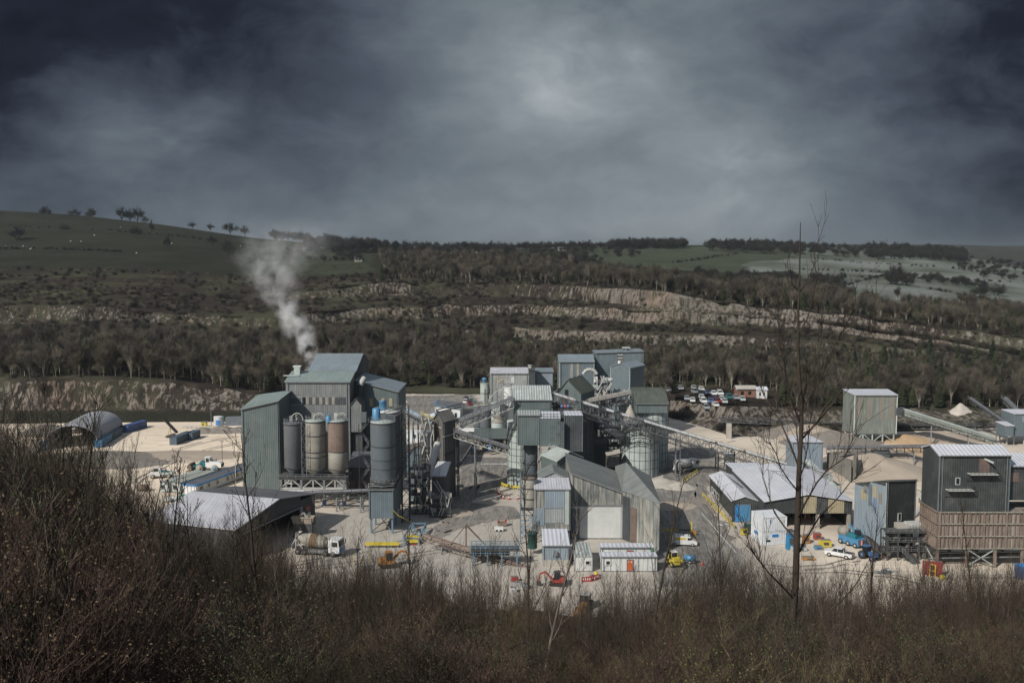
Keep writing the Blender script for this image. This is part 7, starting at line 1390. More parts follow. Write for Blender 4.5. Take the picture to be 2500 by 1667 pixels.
def vehicles():
    rnd = random.Random(6)
    # car park on the terrace behind
    cars = [(1610, 972, 'white'), (1636, 957, 'paint_silver'), (1665, 952, 'paint_silver'), (1700, 961, 'paint_silver'), (1697, 952, 'silo_pale'), (1716, 955, 'white'), (1718, 967, 'paint_black'), (1732, 963, 'paint_navy'), (1747, 965, 'white'), (1762, 966, 'white'), (1695, 984, 'white'), (1717, 975, 'white'),
            (1722, 985, 'white'), (1739, 984, 'paint_blue'), (1751, 978, 'paint_navy'), (1757, 985, 'paint_red'), (1767, 980, 'white'), (1774, 985, 'silo_pale'), (1784, 975, 'paint_green'), (1801, 976, 'paint_silver'), (1818, 980, 'silo_pale'), (1729, 997, 'paint_silver'), (1752, 993, 'white'), (1681, 978, 'paint_silver')]
    names = {'white': 'white', 'paint_silver': 'silver', 'silo_pale': 'pale grey', 'paint_green': 'teal', 'paint_black': 'black', 'paint_navy': 'navy', 'paint_blue': 'blue', 'paint_red': 'red'}; where = ['in the front row', 'in the middle row', 'in the back row']; protos = {}
    for i, (px, py, c) in enumerate(cars):
        k = int(i % 3 == 0); az = (px - CX) / F; y = 66.0 * 0
        best = min((abs(Z(py, yy) - hz(az * yy, yy)), yy) for yy in [360 + j * 1.0 for j in range(90)]); Y = best[1]; x = az * Y
        lab = f"{names[c]} {'tall ' if k else 'low '}car {where[0 if py > 982 else 1 if py > 968 else 2]} of the terrace car park" + f", {i + 1 - sum(1 for q in cars if q[0] > px)}" * 0
        side = sorted(cars, key=lambda q: q[0]).index((px, py, c)); lab = lab.replace('terrace car park', 'terrace car park, ' + ('far left' if px < 1690 else 'left of centre' if px < 1735 else 'centre' if px < 1765 else 'right of centre' if px < 1795 else 'far right'))
        if (c, k) in protos: t = dup(protos[(c, k)], label=lab, group='cars in the terrace car park')
        else: t = make_car(c, k, lab, 'cars in the terrace car park'); protos[(c, k)] = t
        setdown(t, (x, Y, hz(x, Y) + .35), R(-95 + (i * 37) % 16 - 6), 1.12)
    for i, (px, py, c) in enumerate(((1137, 977, 'paint_black'), (1136, 984, 'white'), (1150, 982, 'paint_green'), (1146, 988, 'paint_red'))):
        t = make_car(c, i % 2, ('black car parked at the back left of the rear yard group', 'white car parked in the rear yard behind the dark roofed shed', 'teal car parked at the right of the rear yard group', 'dark red car nearest the grey tank pair in the rear yard')[i], 'cars in the rear yard'); setdown(t, G(px, py), R(-100 + i * 8), 1.0)
    t = mixer_truck('white and blue mixer truck parked behind the charcoal tower, nose towards the left', band='sky_blue'); setdown(t, G(1062, 1030), R(200), 1.05)
    t = mixer_truck('clean white and pale grey mixer truck on the right road beside the pale tanks', 'white', 'cabin_grey', 'teal', None); setdown(t, G(1672, 1151), R(42), 1.12)
    t = mixer_truck('muddy mixer truck with a blue-nosed white cab behind the shrubs, left foreground', 'white', 'silo_beige', 'blue', 'bud_brown'); setdown(t, G(775, 1352), R(-14), 1.25)
    g = G(748, 1322); m = MB(); m.mesh([(-2.6, -1.1, 1.5), (2.6, -1.1, 1.5), (2.6, 1.1, 1.5), (-2.6, 1.1, 1.5), (-2.2, -.8, 0), (2.2, -.8, 0), (2.2, .8, 0), (-2.2, .8, 0)], [(0, 4, 5, 1), (1, 5, 6, 2), (2, 6, 7, 3), (3, 7, 4, 0), (4, 7, 6, 5)], 'sand')
    for x in (-2, 0, 2): m.beam((x, -1.12, 0), (x, -1.12, 1.5), .2, 'silo_beige')
    m.beam((-2.6, -1.1, 1.5), (2.6, -1.1, 1.5), .25, 'sand'); m.beam((-1, -1, 1.5), (.2, 0, 2.4), .3, 'silo_beige'); m.beam((.2, 0, 2.4), (1, -1, 1.5), .3, 'silo_beige'); m.box((0, 0, -1.6), (4.4, 1.6, 3.2), 'steel_dark'); o = one('feed_hopper', 'pale sandy feed hopper standing behind the muddy mixer truck', 'hopper', m); o.location = (g.x - 1.5, g.y + 4, 3.3)
    t = tipper_truck('yellow-fronted white lorry half hidden behind the huge slate-grey house', 'white', 'yellow'); setdown(t, G(2259, 1232), R(-105), 1.0)
    t = tipper_truck('white lorry parked behind the yellow-fronted one at the sand piles', 'white', 'cabin_grey'); setdown(t, G(2268, 1202), R(-105), 1.0)
    # small tipper in the left yard
    t = thing('utility_truck', 'white and blue dusty flatbed utility truck in the left yard, facing left', 'truck'); m = MB(); hull(m, [(1.1, .7), (2.9, .7), (2.95, 1.35), (2.0, 1.55), (1.1, 1.6)], 1.9, 'white'); m.build('bonnet', t); make_cab(t, 'white', .9, w=2.0, h=1.9, z=.8)
    m = MB(); m.box((-1.7, 0, .95), (3.6, 2.1, .2), 'steel_dark'); m.box((-1.7, 1.05, 1.35), (3.6, .08, .6), 'silo_pale'); m.box((-1.7, -1.05, 1.35), (3.6, .08, .6), 'silo_pale'); m.box((-3.5, 0, 1.35), (.08, 2.1, .6), 'silo_pale'); m.box((-.9, 0, 1.6), (1.2, 1.4, .8), 'teal'); m.build('flatbed', t)
    for x in (1.9, -2.2):
        for y in (-.95, .95): wheel(t, x, y, .6, .35, 'mud', 'silo_beige')
    setdown(t, G(393, 1166), R(192), 1.1)
    # wheel loader
    t = thing('wheel_loader', 'big white and teal wheel loader with a muddy bucket, left yard, facing left', 'wheel loader'); m = MB(); hull(m, [(-4.3, 1.2), (-.9, 1.2), (-.9, 2.9), (-3.7, 2.75), (-4.35, 2.4)], 2.2, 'white'); m.box((-4.38, 0, 1.8), (.1, 1.9, 1.0), 'steel_dark'); m.build('engine_cover', t)
    m = MB(); hull(m, [(-1.0, 1.3), (.3, 1.3), (.3, 3.9), (-.9, 3.9)], 1.7, 'white'); m.box((-.3, 0, 3.98), (1.7, 1.9, .18), 'white'); o = m.build('cab', t); m = MB()
    for e in (-1, 1): m.box((-.32, e * .87, 3.2), (.9, .05, 1.1), 'glass')
    m.box((.33, 0, 3.1), (.05, 1.4, 1.4), 'glass'); m.build('windows', o); m = MB(); hull(m, [(.5, .9), (2.6, .9), (2.7, 1.7), (1.6, 2.9), (.5, 2.5)], 1.5, 'teal'); m.build('front_frame', t)
    m = MB()
    for e in (-.75, .75): m.beam((1.4, e, 2.4), (4.3, e, 1.1), .35, 'teal')
    m.build('lift_arm', t); m = MB(); hull(m, [(4.0, .1), (5.7, .15), (5.2, .35), (4.5, .7), (4.5, 1.5), (5.0, 2.1), (4.4, 2.2), (4.0, 1.4)], 3.4, 'mud'); m.box((4.9, 0, 1.2), (.9, 3.2, .9), 'mud'); m.build('bucket', t); m = MB(); m.tube((-1.6, .5, 2.8), (-1.6, .5, 3.6), .14, 'steel_dark'); m.tube((-2.4, -.5, 2.7), (-2.4, -.5, 3.2), .14, 'steel_dark'); m.build('exhaust', t)
    for x in (-2.5, 1.8):
        for y in (-1.25, 1.25): wheel(t, x, y, 1.0, .75, 'tyre_dusty', 'sky_blue' if x < 0 else 'silo_beige')
    setdown(t, G(507, 1149), R(175), 1.08)
    # white van
    t = thing('work_van', 'white van with yellow side markings and an orange-red bonnet beacon, right of the stained sheds', 'van'); m = MB(); hull(m, [(-2.9, .4), (2.7, .4), (2.8, .9), (2.5, 1.15), (1.9, 1.3), (1.2, 2.15), (-2.85, 2.3), (-2.95, 1.2)], 2.0, 'white'); m.build('body', t); m = MB()
    for e in (-1, 1): m.box((1.15, e * 1.005, 1.62), (.9, .02, .5), 'glass'); 
    m.mesh([(1.95, -.85, 1.33), (1.95, .85, 1.33), (1.27, .8, 2.1), (1.27, -.8, 2.1)], [(0, 1, 2, 3)], 'glass'); m.build('windows', t); m = MB()
    for e in (-1, 1): m.box((-.9, e * 1.006, 1.65), (2.6, .02, .45), 'yellow'); m.box((-.9, e * 1.008, 1.5), (2.2, .02, .12), 'orange')
    m.box((2.3, 0, 1.25), (.4, 1.2, .06), 'orange'); m.build('marking', t); m = MB(); 
    for i in range(4): m.box((-2.4 + i * 1.1, 0, 2.3), (.08, 1.9, .08), 'steel_dark')
    m.build('roof_bars', t)
    for x in (-1.9, 1.8):
        for y in (-.92, .92): wheel(t, x, y, .36, .24)
    setdown(t, G(1670, 1330), R(-8), 1.05)
    # pickup
    t = thing('pickup_truck', 'white pickup truck with red rear markings on the beige yard in front of the workshop', 'pickup'); m = MB(); hull(m, [(-2.6, .45), (2.5, .45), (2.6, .9), (2.45, 1.08), (1.3, 1.15), (-2.6, 1.1)], 1.85, 'white'); m.build('body', t); m = MB(); hull(m, [(1.3, 1.12), (.75, 1.72), (-.7, 1.75), (-.95, 1.12)], 1.7, 'glass'); m.build('windows', t); m = MB(); m.box((0, 0, 1.78), (1.45, 1.55, .08), 'white')
    for e in (-1, 1): m.beam((1.28, e * .8, 1.14), (.75, e * .78, 1.75), .09, 'white'); m.beam((.1, e * .86, 1.1), (.05, e * .80, 1.76), .09, 'white')
    m.build('cab_roof', t); m = MB(); m.box((-1.8, 0, 1.12), (1.5, 1.5, .04), 'steel_dark'); m.beam((-1.0, -.7, 1.12), (-1.0, -.7, 1.7), .06, 'white'); m.beam((-1.0, .7, 1.12), (-1.0, .7, 1.7), .06, 'white'); m.beam((-1.0, -.7, 1.7), (-1.0, .7, 1.7), .07, 'white'); m.build('load_bed', t); m = MB(); m.box((-2.63, -.62, .9), (.05, .3, .3), 'red'); m.box((-2.63, .62, .9), (.05, .3, .3), 'red'); m.build('rear_markings', t)
    for x in (-1.6, 1.65):
        for y in (-.85, .85): wheel(t, x, y, .40, .25)
    setdown(t, G(2049, 1359), R(143), 1.15)
    # yellow handler, blue bowser
    t = thing('telehandler', 'yellow telehandler with a white cab roof beside the front grey cabin', 'telehandler'); m = MB(); m.box((0, 0, 1.0), (3.4, 1.5, .8), 'yellow'); m.box((1.4, 0, 1.7), (.9, 1.4, .7), 'yellow'); m.build('chassis', t); m = MB(); hull(m, [(-.9, 1.4), (.6, 1.4), (.4, 2.8), (-.8, 2.8)], 1.3, 'glass'); o = m.build('cab', t); m = MB(); m.box((-.2, 0, 2.86), (1.5, 1.4, .14), 'white'); 
    for x, x2 in ((-.9, -.8), (.6, .4)):
        for e in (-.66, .66): m.beam((x, e, 1.4), (x2, e, 2.8), .1, 'yellow')
    m.build('cab_roof', o); m = MB(); m.beam((-1.6, .85, 2.1), (2.6, .85, 1.4), .4, 'yellow'); m.beam((2.6, .85, 1.4), (3.0, .85, .5), .3, 'steel_dark'); m.build('boom', t); m = MB(); m.beam((-.2, -.7, 2.9), (-.2, -.7, 5.0), .06, 'yellow'); m.build('aerial', t)
    for x in (-1.1, 1.2):
        for y in (-.85, .85): wheel(t, x, y, .6, .4, 'tyre', 'yellow')
    setdown(t, G(1644, 1380), R(-75), 1.05)
    t = thing('water_bowser', 'small bright blue tank trailer beside the telehandler', 'trailer'); m = MB(); m.tube((-1.0, 0, .95), (1.0, 0, .95), .55, 'sky_blue', n=14, cap=True); m.build('tank', t); m = MB(); m.box((0, 0, .42), (2.2, 1.0, .12), 'steel'); m.beam((1.0, 0, .42), (1.9, 0, .4), .1, 'steel'); m.build('chassis', t)
    for y in (-.6, .6): wheel(t, -.1, y, .32, .2)
    setdown(t, G(1684, 1374), R(160), 1.15)
    m = MB(); m.lathe((0, 0), [(.4, 0), (.3, .05), (.06, 1.0)], 'red', 10); m.box((0, 0, .03), (.8, .8, .06), 'red'); o = one('traffic_cone', 'single red cone on the concrete right of the blue tank trailer', 'cone', m); o.location = G(1714, 1380)
    t = thing('road_barrier', 'yellow road barrier arm with an orange post behind the white van', 'barrier', G(1650, 1293)); m = MB(); a, b = G(1617, 1293, 1.0), G(1688, 1293, 1.0); m.beam(a, a.lerp(b, .55), .22, 'yellow', .5); m.beam(a.lerp(b, .55), b, .18, 'steel_dark', .3); m.build('arm', t); m = MB(); m.beam(b, (b.x, b.y, 0), .4, 'yellow'); m.beam((b.x, b.y, 1), (b.x, b.y, 3.0), .25, 'yellow'); m.box((b.x + .6, b.y - .8, .5), (.7, .7, 1), 'orange'); m.build('post', t)
    t = thing('weigh_rail', 'yellow rail alongside the clean white mixer truck', 'rail', G(1685, 1160)); m = MB(); a, b = G(1666, 1172, 1.0), G(1703, 1146, 1.0); m.beam(a, b, .18, 'yellow', .3); m.build('rail', t); m = MB()
    for i in range(7): q = a.lerp(b, i / 6); m.beam((q.x, q.y, 0), (q.x, q.y, 1), .15, 'yellow')
    m.build('posts', t)
    # yellow beam and blue lattice frame, left centre
    m = MB(); a, b = G(892, 1328, .8), G(974, 1328, .8); m.beam(a, b, .4, 'yellow', .45); m.beam(a + Vector((0, .5, .25)), b + Vector((0, .5, .25)), .2, 'yellow')
    for i in range(6): q = a.lerp(b, i / 5); m.beam((q.x, q.y, 0), (q.x, q.y, .7), .2, 'steel_dark')
    one('crash_barrier', 'thick bright yellow beam on the ground in front of the box on legs', 'barrier', m, (a + b) / 2)
    t = thing('lattice_frame', 'leaning blue-grey box lattice frame right of the yellow beam', 'frame', G(1010, 1350)); m = MB(); pts = [P(1006, 1277, 232), P(1040, 1277, 232), P(985, 1312, 221), P(1022, 1314, 221), P(987, 1352, 218), P(1020, 1360, 218), P(1003, 1330, 228), P(1037, 1330, 228)]
    for i, j in ((0, 1), (0, 2), (1, 3), (2, 3), (2, 4), (3, 5), (0, 6), (1, 7), (4, 5), (6, 7), (4, 6), (5, 7), (0, 3), (2, 5), (1, 5)): m.beam(pts[i], pts[j], .28, 'steel_blue')
    m.build('lattice', t); m = MB(); m.box((P(1008, 1335, 220).x, 221, P(1008, 1335, 220).z), (2.4, 1.5, .8), 'red'); m.box((P(1006, 1350, 221).x, 222, .9), (3.4, 2, 1.2), 'yellow'); m.build('drive', t)
    m = MB(); m.path([P(960, 1245, 229), P(972, 1258, 229), P(985, 1264, 229), P(1006, 1276, 231)], .06, 'yellow'); one('yellow_hose', 'thin yellow hose hanging from the box on legs to the blue lattice frame', 'hose', m, P(980, 1262, 229))
    # stockpile conveyor behind the shrubs and its mast, blue platform
    t = conveyor('field_conveyor', 'rusty brown conveyor running right behind the shrubs from the blue lattice frame', P(1035, 1308, 217), P(1205, 1360, 207), 1.6, .9, 'rust', 'rust', .5, legs=((.3, 0), (.8, 0)), walk=False)
    t = conveyor('field_conveyor', 'lower brown conveyor end dropping towards the patched tower annex', P(1200, 1358, 208), P(1330, 1402, 203), 1.6, .9, 'rust', 'steel_brown', .5, legs=((.5, 0),), walk=False)
    m = MB(); a = P(1138, 1281, 211); b = (a.x, a.y, 0); m.beam(a, b, .3, 'steel_brown'); c1, c2 = P(1098, 1330, 212), P(1200, 1345, 209)
    for s in (-.5, .5): m.beam(a + Vector((0, s, 0)), c1, .12, 'steel_brown'); m.beam(a + Vector((0, s, 0)), c2, .14, 'steel_brown')
    one('stay_mast', 'brown A-shaped mast with stays over the rusty conveyor', 'mast', m, b)
    t = thing('steel_platform', 'long blue-grey railed steel platform under the rusty conveyor', 'platform', G(1212, 1400)); m = MB(); a, b = P(1150, 1368, 206), P(1268, 1362, 204); m.box(((a.x + b.x) / 2, 206.5, 3.4), (b.x - a.x, 3.4, .25), 'steel_dark'); m.build('deck', t); m = MB()
    for y in (204.9, 208): 
        for z in (3.5, 2.4): railing(m, [(a.x, y, z), (b.x, y, z)], 1.0, 'steel_blue', 1.0, .12)
    m.build('railings', t)
    for px in (1155, 1190, 1225, 1262): m = MB(); x = xy(px, 206)[0]; m.beam((x, 205.2, 0), (x, 205.2, 3.4), .3, 'steel_blue'); m.beam((x, 207.8, 0), (x, 207.8, 3.4), .3, 'steel_blue'); m.build('leg', t)
    m = MB(); m.box(((a.x + b.x) / 2 - 1, 206.5, 2.6), (8, 2.4, .7), 'clad_slate'); m.build('machine_bed', t)
    for px, py, lab in ((896, 1395, 'grey mesh panel leaning on the concrete behind the shrubs'),): g = G(px, py); m = MB(); m.prism([g + Vector((-1.3, -.3, 0)), g + Vector((1.3, .2, 0)), g + Vector((1.3, .4, 0)), g + Vector((-1.3, -.1, 0))], .1, 1.4, 'steel'); one('mesh_panel', lab, 'panel', m, g)
    m = MB()
    for px, py in ((862, 1378), (881, 1384), (901, 1372)): g = G(px, py); m.beam(g, g + Vector((0, 0, 2.2)), .09, 'yellow')
    one('yellow_posts', 'three thin yellow marker posts behind the shrubs', 'post', m, G(881, 1384))
    # diggers
    def digger(label, body, scale, g, rz, cabroof=None, boom=1.0, name='excavator'):
        t = thing(name, label, 'excavator'); m = MB()
        for e in (-.75, .75): hull2 = [(-1.4, .1), (1.4, .1), (1.6, .35), (1.4, .62), (-1.4, .62), (-1.6, .35)]; n = len(hull2); m.mesh([(x, e - .2, z) for x, z in hull2] + [(x, e + .2, z) for x, z in hull2], [tuple(range(n)), tuple(reversed(range(n, 2 * n)))] + [(n + i, n + (i + 1) % n, (i + 1) % n, i) for i in range(n)], 'tyre')
        m.build('tracks', t); m = MB(); hull(m, [(-1.5, .75), (1.0, .75), (1.0, 1.2), (-.2, 1.25), (-.5, 1.7), (-1.4, 1.65), (-1.6, 1.2)], 1.8, body); m.build('body', t); m = MB(); hull(m, [(-.5, 1.2), (.75, 1.2), (.65, 2.6), (-.45, 2.6)], 1.0, 'glass'); o = m.build('cab', t); m = MB(); m.box((.1, 0, 2.65), (1.25, 1.1, .12), cabroof or body)
        for x, x2 in ((-.5, -.45), (.75, .65)):
            for e in (-.5, .5): m.beam((x, e, 1.2), (x2, e, 2.6), .09, cabroof or body)
        m.build('cab_frame', o); m = MB(); m.beam((.9, .5, 1.1), (2.3, .5, 2.7 * boom), .3, body, .35); m.beam((2.3, .5, 2.7 * boom), (3.3, .5, 2.4 * boom), .28, body, .3); m.beam((3.3, .5, 2.4 * boom), (3.7, .5, .9), .24, body, .26); m.build('boom', t); m = MB(); hull(m, [(3.5, .9), (3.9, .8), (4.0, .3), (3.4, .1), (3.1, .5)], .7, 'steel_dark'); b = m.build('bucket', t)
        for v in b.data.vertices: v.co.y += .5
        return setdown(t, g, rz, scale)
    digger('red mini excavator with its bent arm reaching left, in front of the annex', 'red', 1.05, G(1362, 1428), R(176), 'steel_dark')
    digger('orange-yellow tracked excavator beside the blue lattice frame', 'orange', 1.25, G(948, 1384), R(20), 'orange', .9)
    t = thing('backhoe_loader', 'orange-yellow backhoe with a dark glass cab, nearest machine behind the shrubs', 'digger'); m = MB(); hull(m, [(.4, .7), (2.6, .7), (2.7, 1.3), (.5, 1.5)], 1.1, 'orange'); m.build('bonnet', t); m = MB(); hull(m, [(-.9, .8), (.6, .8), (.4, 2.6), (-.8, 2.6)], 1.5, 'glass'); o = m.build('cab', t); m = MB(); m.box((-.2, 0, 2.66), (1.4, 1.6, .14), 'steel_pale')
    for x, x2 in ((-.9, -.8), (.6, .4)):
        for e in (-.75, .75): m.beam((x, e, .8), (x2, e, 2.6), .1, 'steel_dark')
    m.build('cab_frame', o); m = MB(); m.beam((-1.0, 0, .9), (-2.2, 0, 2.4), .3, 'orange'); m.beam((-2.2, 0, 2.4), (-3.1, 0, 1.0), .26, 'orange'); m.build('backhoe', t); m = MB()
    for e in (-.6, .6): m.beam((1.0, e, 1.3), (3.2, e, .7), .2, 'orange')
    m.build('loader_arm', t); m = MB(); hull(m, [(3.1, .1), (3.9, .1), (3.5, .4), (3.4, .9), (3.1, .9)], 2.2, 'orange'); m.build('bucket', t)
    for x, r in ((-.8, .75), (1.9, .5)):
        for y in (-.9, .9): wheel(t, x, y, r, .4, 'tyre', 'orange')
    setdown(t, G(1428, 1487), R(-108), 1.1)
    # right yard plant
    t = thing('mobile_crane', 'teal-blue mobile crane with a cream tank and striped tail in the mouth of the workshop', 'crane'); m = MB(); m.box((0, 0, 1.1), (5.2, 2.3, 1.3), 'sky_blue', 0, (.95, .95)); m.box((-.6, 0, 2.1), (2.2, 1.9, .9), 'teal'); m.build('body', t); m = MB(); m.tube((1.2, 0, 2.3), (3.0, 0, 2.3), .9, 'silo_beige', n=14, cap=True); m.build('tank', t); m = MB(); m.box((-2.65, .3, 1.2), (.06, 1.1, 1.0), 'red'); m.box((-2.69, .3, 1.2), (.04, .35, 1.0), 'white'); m.build('striped_tail', t)
    m = MB(); m.beam((-.8, 0, 2.6), (.8, 0, 4.0), .35, 'sky_blue'); railing(m, [(-2.2, -.9, 2.5), (-.2, -.9, 2.5)], .8, 'sky_blue', .7); m.build('boom', t); m = MB(); hull(m, [(-1.8, 2.5), (-.9, 2.5), (-1.0, 3.4), (-1.7, 3.4)], .9, 'glass'); m.build('cab', t)
    for x in (-1.8, 0, 1.9):
        for y in (-1.05, 1.05): wheel(t, x, y, .5, .35)
    setdown(t, G(2080, 1330), R(118), 1.15)
    t = thing('blue_tractor', 'mid-blue tractor partly behind twigs right of the mobile crane', 'tractor'); m = MB(); hull(m, [(.2, .8), (2.0, .8), (2.0, 1.5), (.2, 1.6)], .9, 'paint_blue'); m.build('bonnet', t); m = MB(); hull(m, [(-1.1, .9), (.2, .9), (.1, 2.5), (-1.0, 2.5)], 1.3, 'glass'); o = m.build('cab', t); m = MB(); m.box((-.45, 0, 2.55), (1.3, 1.4, .12), 'paint_blue'); m.build('cab_roof', o)
    for x, r in ((-.9, .8), (1.5, .5)):
        for y in (-.85, .85): wheel(t, x, y, r, .4, 'tyre', 'paint_blue')
    setdown(t, G(2120, 1364), R(-60), 1.1)
    for px, py, w, mt, lab, h in ((1931, 1340, 2.2, 'container_blue', 'teal-blue upright cabinet right of the stacked white cabins', 3.6), (1973, 1366, 2.6, 'orange', 'flat orange steel skip on the beige yard', .6), (2014, 1334, 2.6, 'yellow', 'yellow frame machine inside the left workshop bay', 1.5), (1997, 1340, 1.6, 'sky_blue', 'low blue box beside the yellow frame machine', .7), (1968, 1325, 1.4, 'orange', 'orange pump in the shadow of the workshop', 1.8), (1816, 1305, 1.2, 'yellow', 'small yellow machine by the bright blue workshop door', 1.6), (1826, 1296, 1.6, 'silo_green', 'dark green cabinet beside the bright blue workshop door', 1.8), (1950, 1344, 3.4, 'silo_pale', 'pale steel trestle table left of the orange skip', .9), (1995, 1316, 1.6, 'red', 'red and white crate stack inside the workshop bay', 1.4), (2150, 1350, 2.4, 'orange', 'orange beam stack beside the mill frame', .5)):
        g = G(px, py); m = MB(); m.box((0, 0, h / 2 + .1), (w, 1.3, h), mt, .1, (.94, .94)); m.box((0, 0, h + .12), (w * .9, 1.1, .08), 'steel'); m.box((0, -.62, h * .55), (w * .5, .12, h * .4), 'steel_dark')
        for s in (-.4, .4): m.box((w * s, 0, .06), (.2, 1.3, .12), 'steel_dark')
        o = one('yard_equipment', lab, 'equipment', m); o.location = g
    m = MB()
    for i in range(9): a = rnd.uniform(0, 6.28); m.beam((rnd.uniform(-2.5, 2.5), rnd.uniform(-1, 1), .1), (rnd.uniform(-2.5, 2.5), rnd.uniform(-1, 1), rnd.uniform(.3, 1.3)), .16, rnd.choice(['steel_dark', 'rust', 'steel_blue']))
    o = one('scrap_heap', 'heap of dark scrap steel on the beige yard below the mill frame', 'scrap', m); o.location = G(2160, 1398)
    # brick hut and white hut by the car park, farm buildings on the hill
    def hut(name, lab, px, py, Y, w, d, h, wall, roof, rzv=.0):
        x, y = at_px(px, Y); z = hz(x, y); t = thing(name, lab, 'house' if name == 'farmhouse' else 'hut', (x, y, z)); block(t, [(x - w / 2, y), (x + w / 2, y), (x + w / 2, y + d), (x - w / 2, y + d)], z - 1, z + h, wall, roof, 'lr', z + h + d * .22)
        for s in (.2, .6): on_wall(t, 'window', (x - w / 2, y), (x + w / 2, y), s, s + .16, z + h * .35, z + h * .75, 'glass')
    hut('gatehouse', 'low red brick hut with a pale roof at the right of the car park', 1827, 0, 396, 7.5, 5, 3.2, 'brick', 'concrete'); hut('gatehouse', 'white hut with a grey roof beside the brick one', 1866, 0, 394, 4, 4, 3.6, 'white', 'roof_pale')
    for px, Y, w, lab in ((745, 1395, 11, 'pale gabled farmhouse half hidden by trees on the left ridge'), (914, 1300, 12, 'white farmhouse among the trees right of the steam'), (748, 1180, 7, 'tiny white barn in the pasture below the ridge'), (876, 1010, 8, 'low pale barn at the field corner beside the dark wood'), (1172, 1340, 16, 'long low farm building in the centre of the skyline trees'), (1372, 1430, 12, 'grey farm roof among the distant skyline trees')): hut('farmhouse', lab, px, 0, Y, w, 6, 4.0, 'stone_house', 'roof_dark')
vehicles()
# ---------------------------------------------------------------- foreground growth on the bank
ENV = ([-300, 0, 60, 130, 220, 300, 400, 520, 620, 720, 850, 1000, 1150, 1300, 1450, 1600, 1750, 1900, 2050, 2250, 2400, 2500, 2800], [900, 930, 950, 985, 1020, 1085, 1190, 1240, 1270, 1330, 1345, 1335, 1385, 1420, 1440, 1400, 1340, 1370, 1400, 1385, 1370, 1360, 1350])
def whips(seed, h, nst, spread, bark, leaf, side=13, nleaf=34, r0=.013, lean=.0, twl=.5, leafs=.011):
    rnd = random.Random(seed); m = MB()
    for s in range(nst):
        a = rnd.uniform(0, 6.283); L = h * rnd.uniform(.55, 1.0); d = Vector((math.cos(a) * rnd.uniform(0, spread) + lean, math.sin(a) * rnd.uniform(0, spread), 1)).normalized(); p = Vector((math.cos(a) * rnd.uniform(0, .25), math.sin(a) * rnd.uniform(0, .25), -.15)); pts = [p.copy()]; r = r0 * rnd.uniform(.7, 1.25)
        for i in range(6): d = (d + Vector((rnd.uniform(-.09, .09), rnd.uniform(-.09, .09), .05))).normalized(); p = p + d * (L / 6); pts.append(p.copy())
        for i in range(6): m.tube(pts[i], pts[i + 1], r * (1 - i / 6 * .85), bark, r1=r * (1 - (i + 1) / 6 * .85), n=3, sm=False)
        def at(t): k = min(5, int(t * 6)); return pts[k].lerp(pts[k + 1], t * 6 - k), (pts[k + 1] - pts[k]).normalized()
        for j in range(side):
            t = rnd.uniform(.15, .97); q, dd = at(t); k = dd.orthogonal().normalized(); k.rotate(__import__('mathutils').Quaternion(dd, rnd.uniform(0, 6.28))); b = (dd + k * rnd.uniform(.4, .8)).normalized(); l = L * (1 - t * .75) * rnd.uniform(.15, .42); e1 = q + b * l * .5; b2 = (b + Vector((rnd.uniform(-.2, .2), rnd.uniform(-.2, .2), .25))).normalized(); e2 = e1 + b2 * l * .5; rr = r * .38
            m.tube(q, e1, rr, bark, r1=rr * .7, n=3, sm=False); m.tube(e1, e2, rr * .7, bark, r1=rr * .3, n=3, sm=False)
            for _ in range(4):
                s0 = q.lerp(e1, rnd.random()) if rnd.random() < .5 else e1.lerp(e2, rnd.random()); v = (b2 + Vector((rnd.gauss(0, .5), rnd.gauss(0, .5), rnd.uniform(0, .5)))).normalized(); w = v.orthogonal().normalized() * .0028; e = s0 + v * rnd.uniform(.12, twl); m.face([s0 - w, s0 + w, e], bark)
                if leaf and rnd.random() < .5:
                    for _ in range(2): c = s0.lerp(e, rnd.uniform(.3, 1)); f = Vector((rnd.gauss(0, 1), rnd.gauss(0, 1), rnd.gauss(0, 1))).normalized() * leafs * rnd.uniform(.5, 1.2); g = f.orthogonal().normalized() * f.length * .5; m.face([c - f, c + g, c + f, c - g], leaf)
    return m
def sapling(name, label, px, top, Y, seed, bark='bark_near', n=11, lean=0.0, spread=.42, r0=.035, curve=None, bud='bud_brown'):
    x, y = XX(px, Y, 1500), Y; z0 = bank_z(x, y); h = Z(top, Y) - z0; rnd = random.Random(seed); t = thing(name, label, 'tree', (x, y, z0 - .1)); m = MB(); tw = MB(); bd = MB(); p = Vector((x, y, z0 - .1)); pts = [p.copy()]; d = Vector((lean, rnd.uniform(-.03, .03), 1)).normalized(); k = 9
    for i in range(k): d = (d + Vector((rnd.uniform(-.05, .05), rnd.uniform(-.05, .05), .03))).normalized(); p = p + d * ((h + .1) / k); pts.append(p.copy())
    if curve: pts = curve(); k = len(pts) - 1
    rad = lambda s: r0 * (1 - s * .88)
    for i in range(k): m.tube(pts[i], pts[i + 1], rad(i / k), bark, r1=rad((i + 1) / k), n=6)
    def at(s): i = min(k - 1, int(s * k)); return pts[i].lerp(pts[i + 1], s * k - i), (pts[i + 1] - pts[i]).normalized()
    for j in range(n):
        s = .18 + .78 * (j + rnd.uniform(0, .8)) / n; q, dd = at(s); a = j * 2.4 + rnd.uniform(-.4, .4); o = Vector((math.cos(a), math.sin(a) * .8, 0)); b = (dd + o * rnd.uniform(spread * 1.2, spread * 2.0)).normalized(); L = h * (1 - s * .8) * rnd.uniform(.28, .46); branch(m, tw, bd, rnd, q, b, L, rad(s) * .5, bark, bud)
    finish(t, m, tw, bd); return t
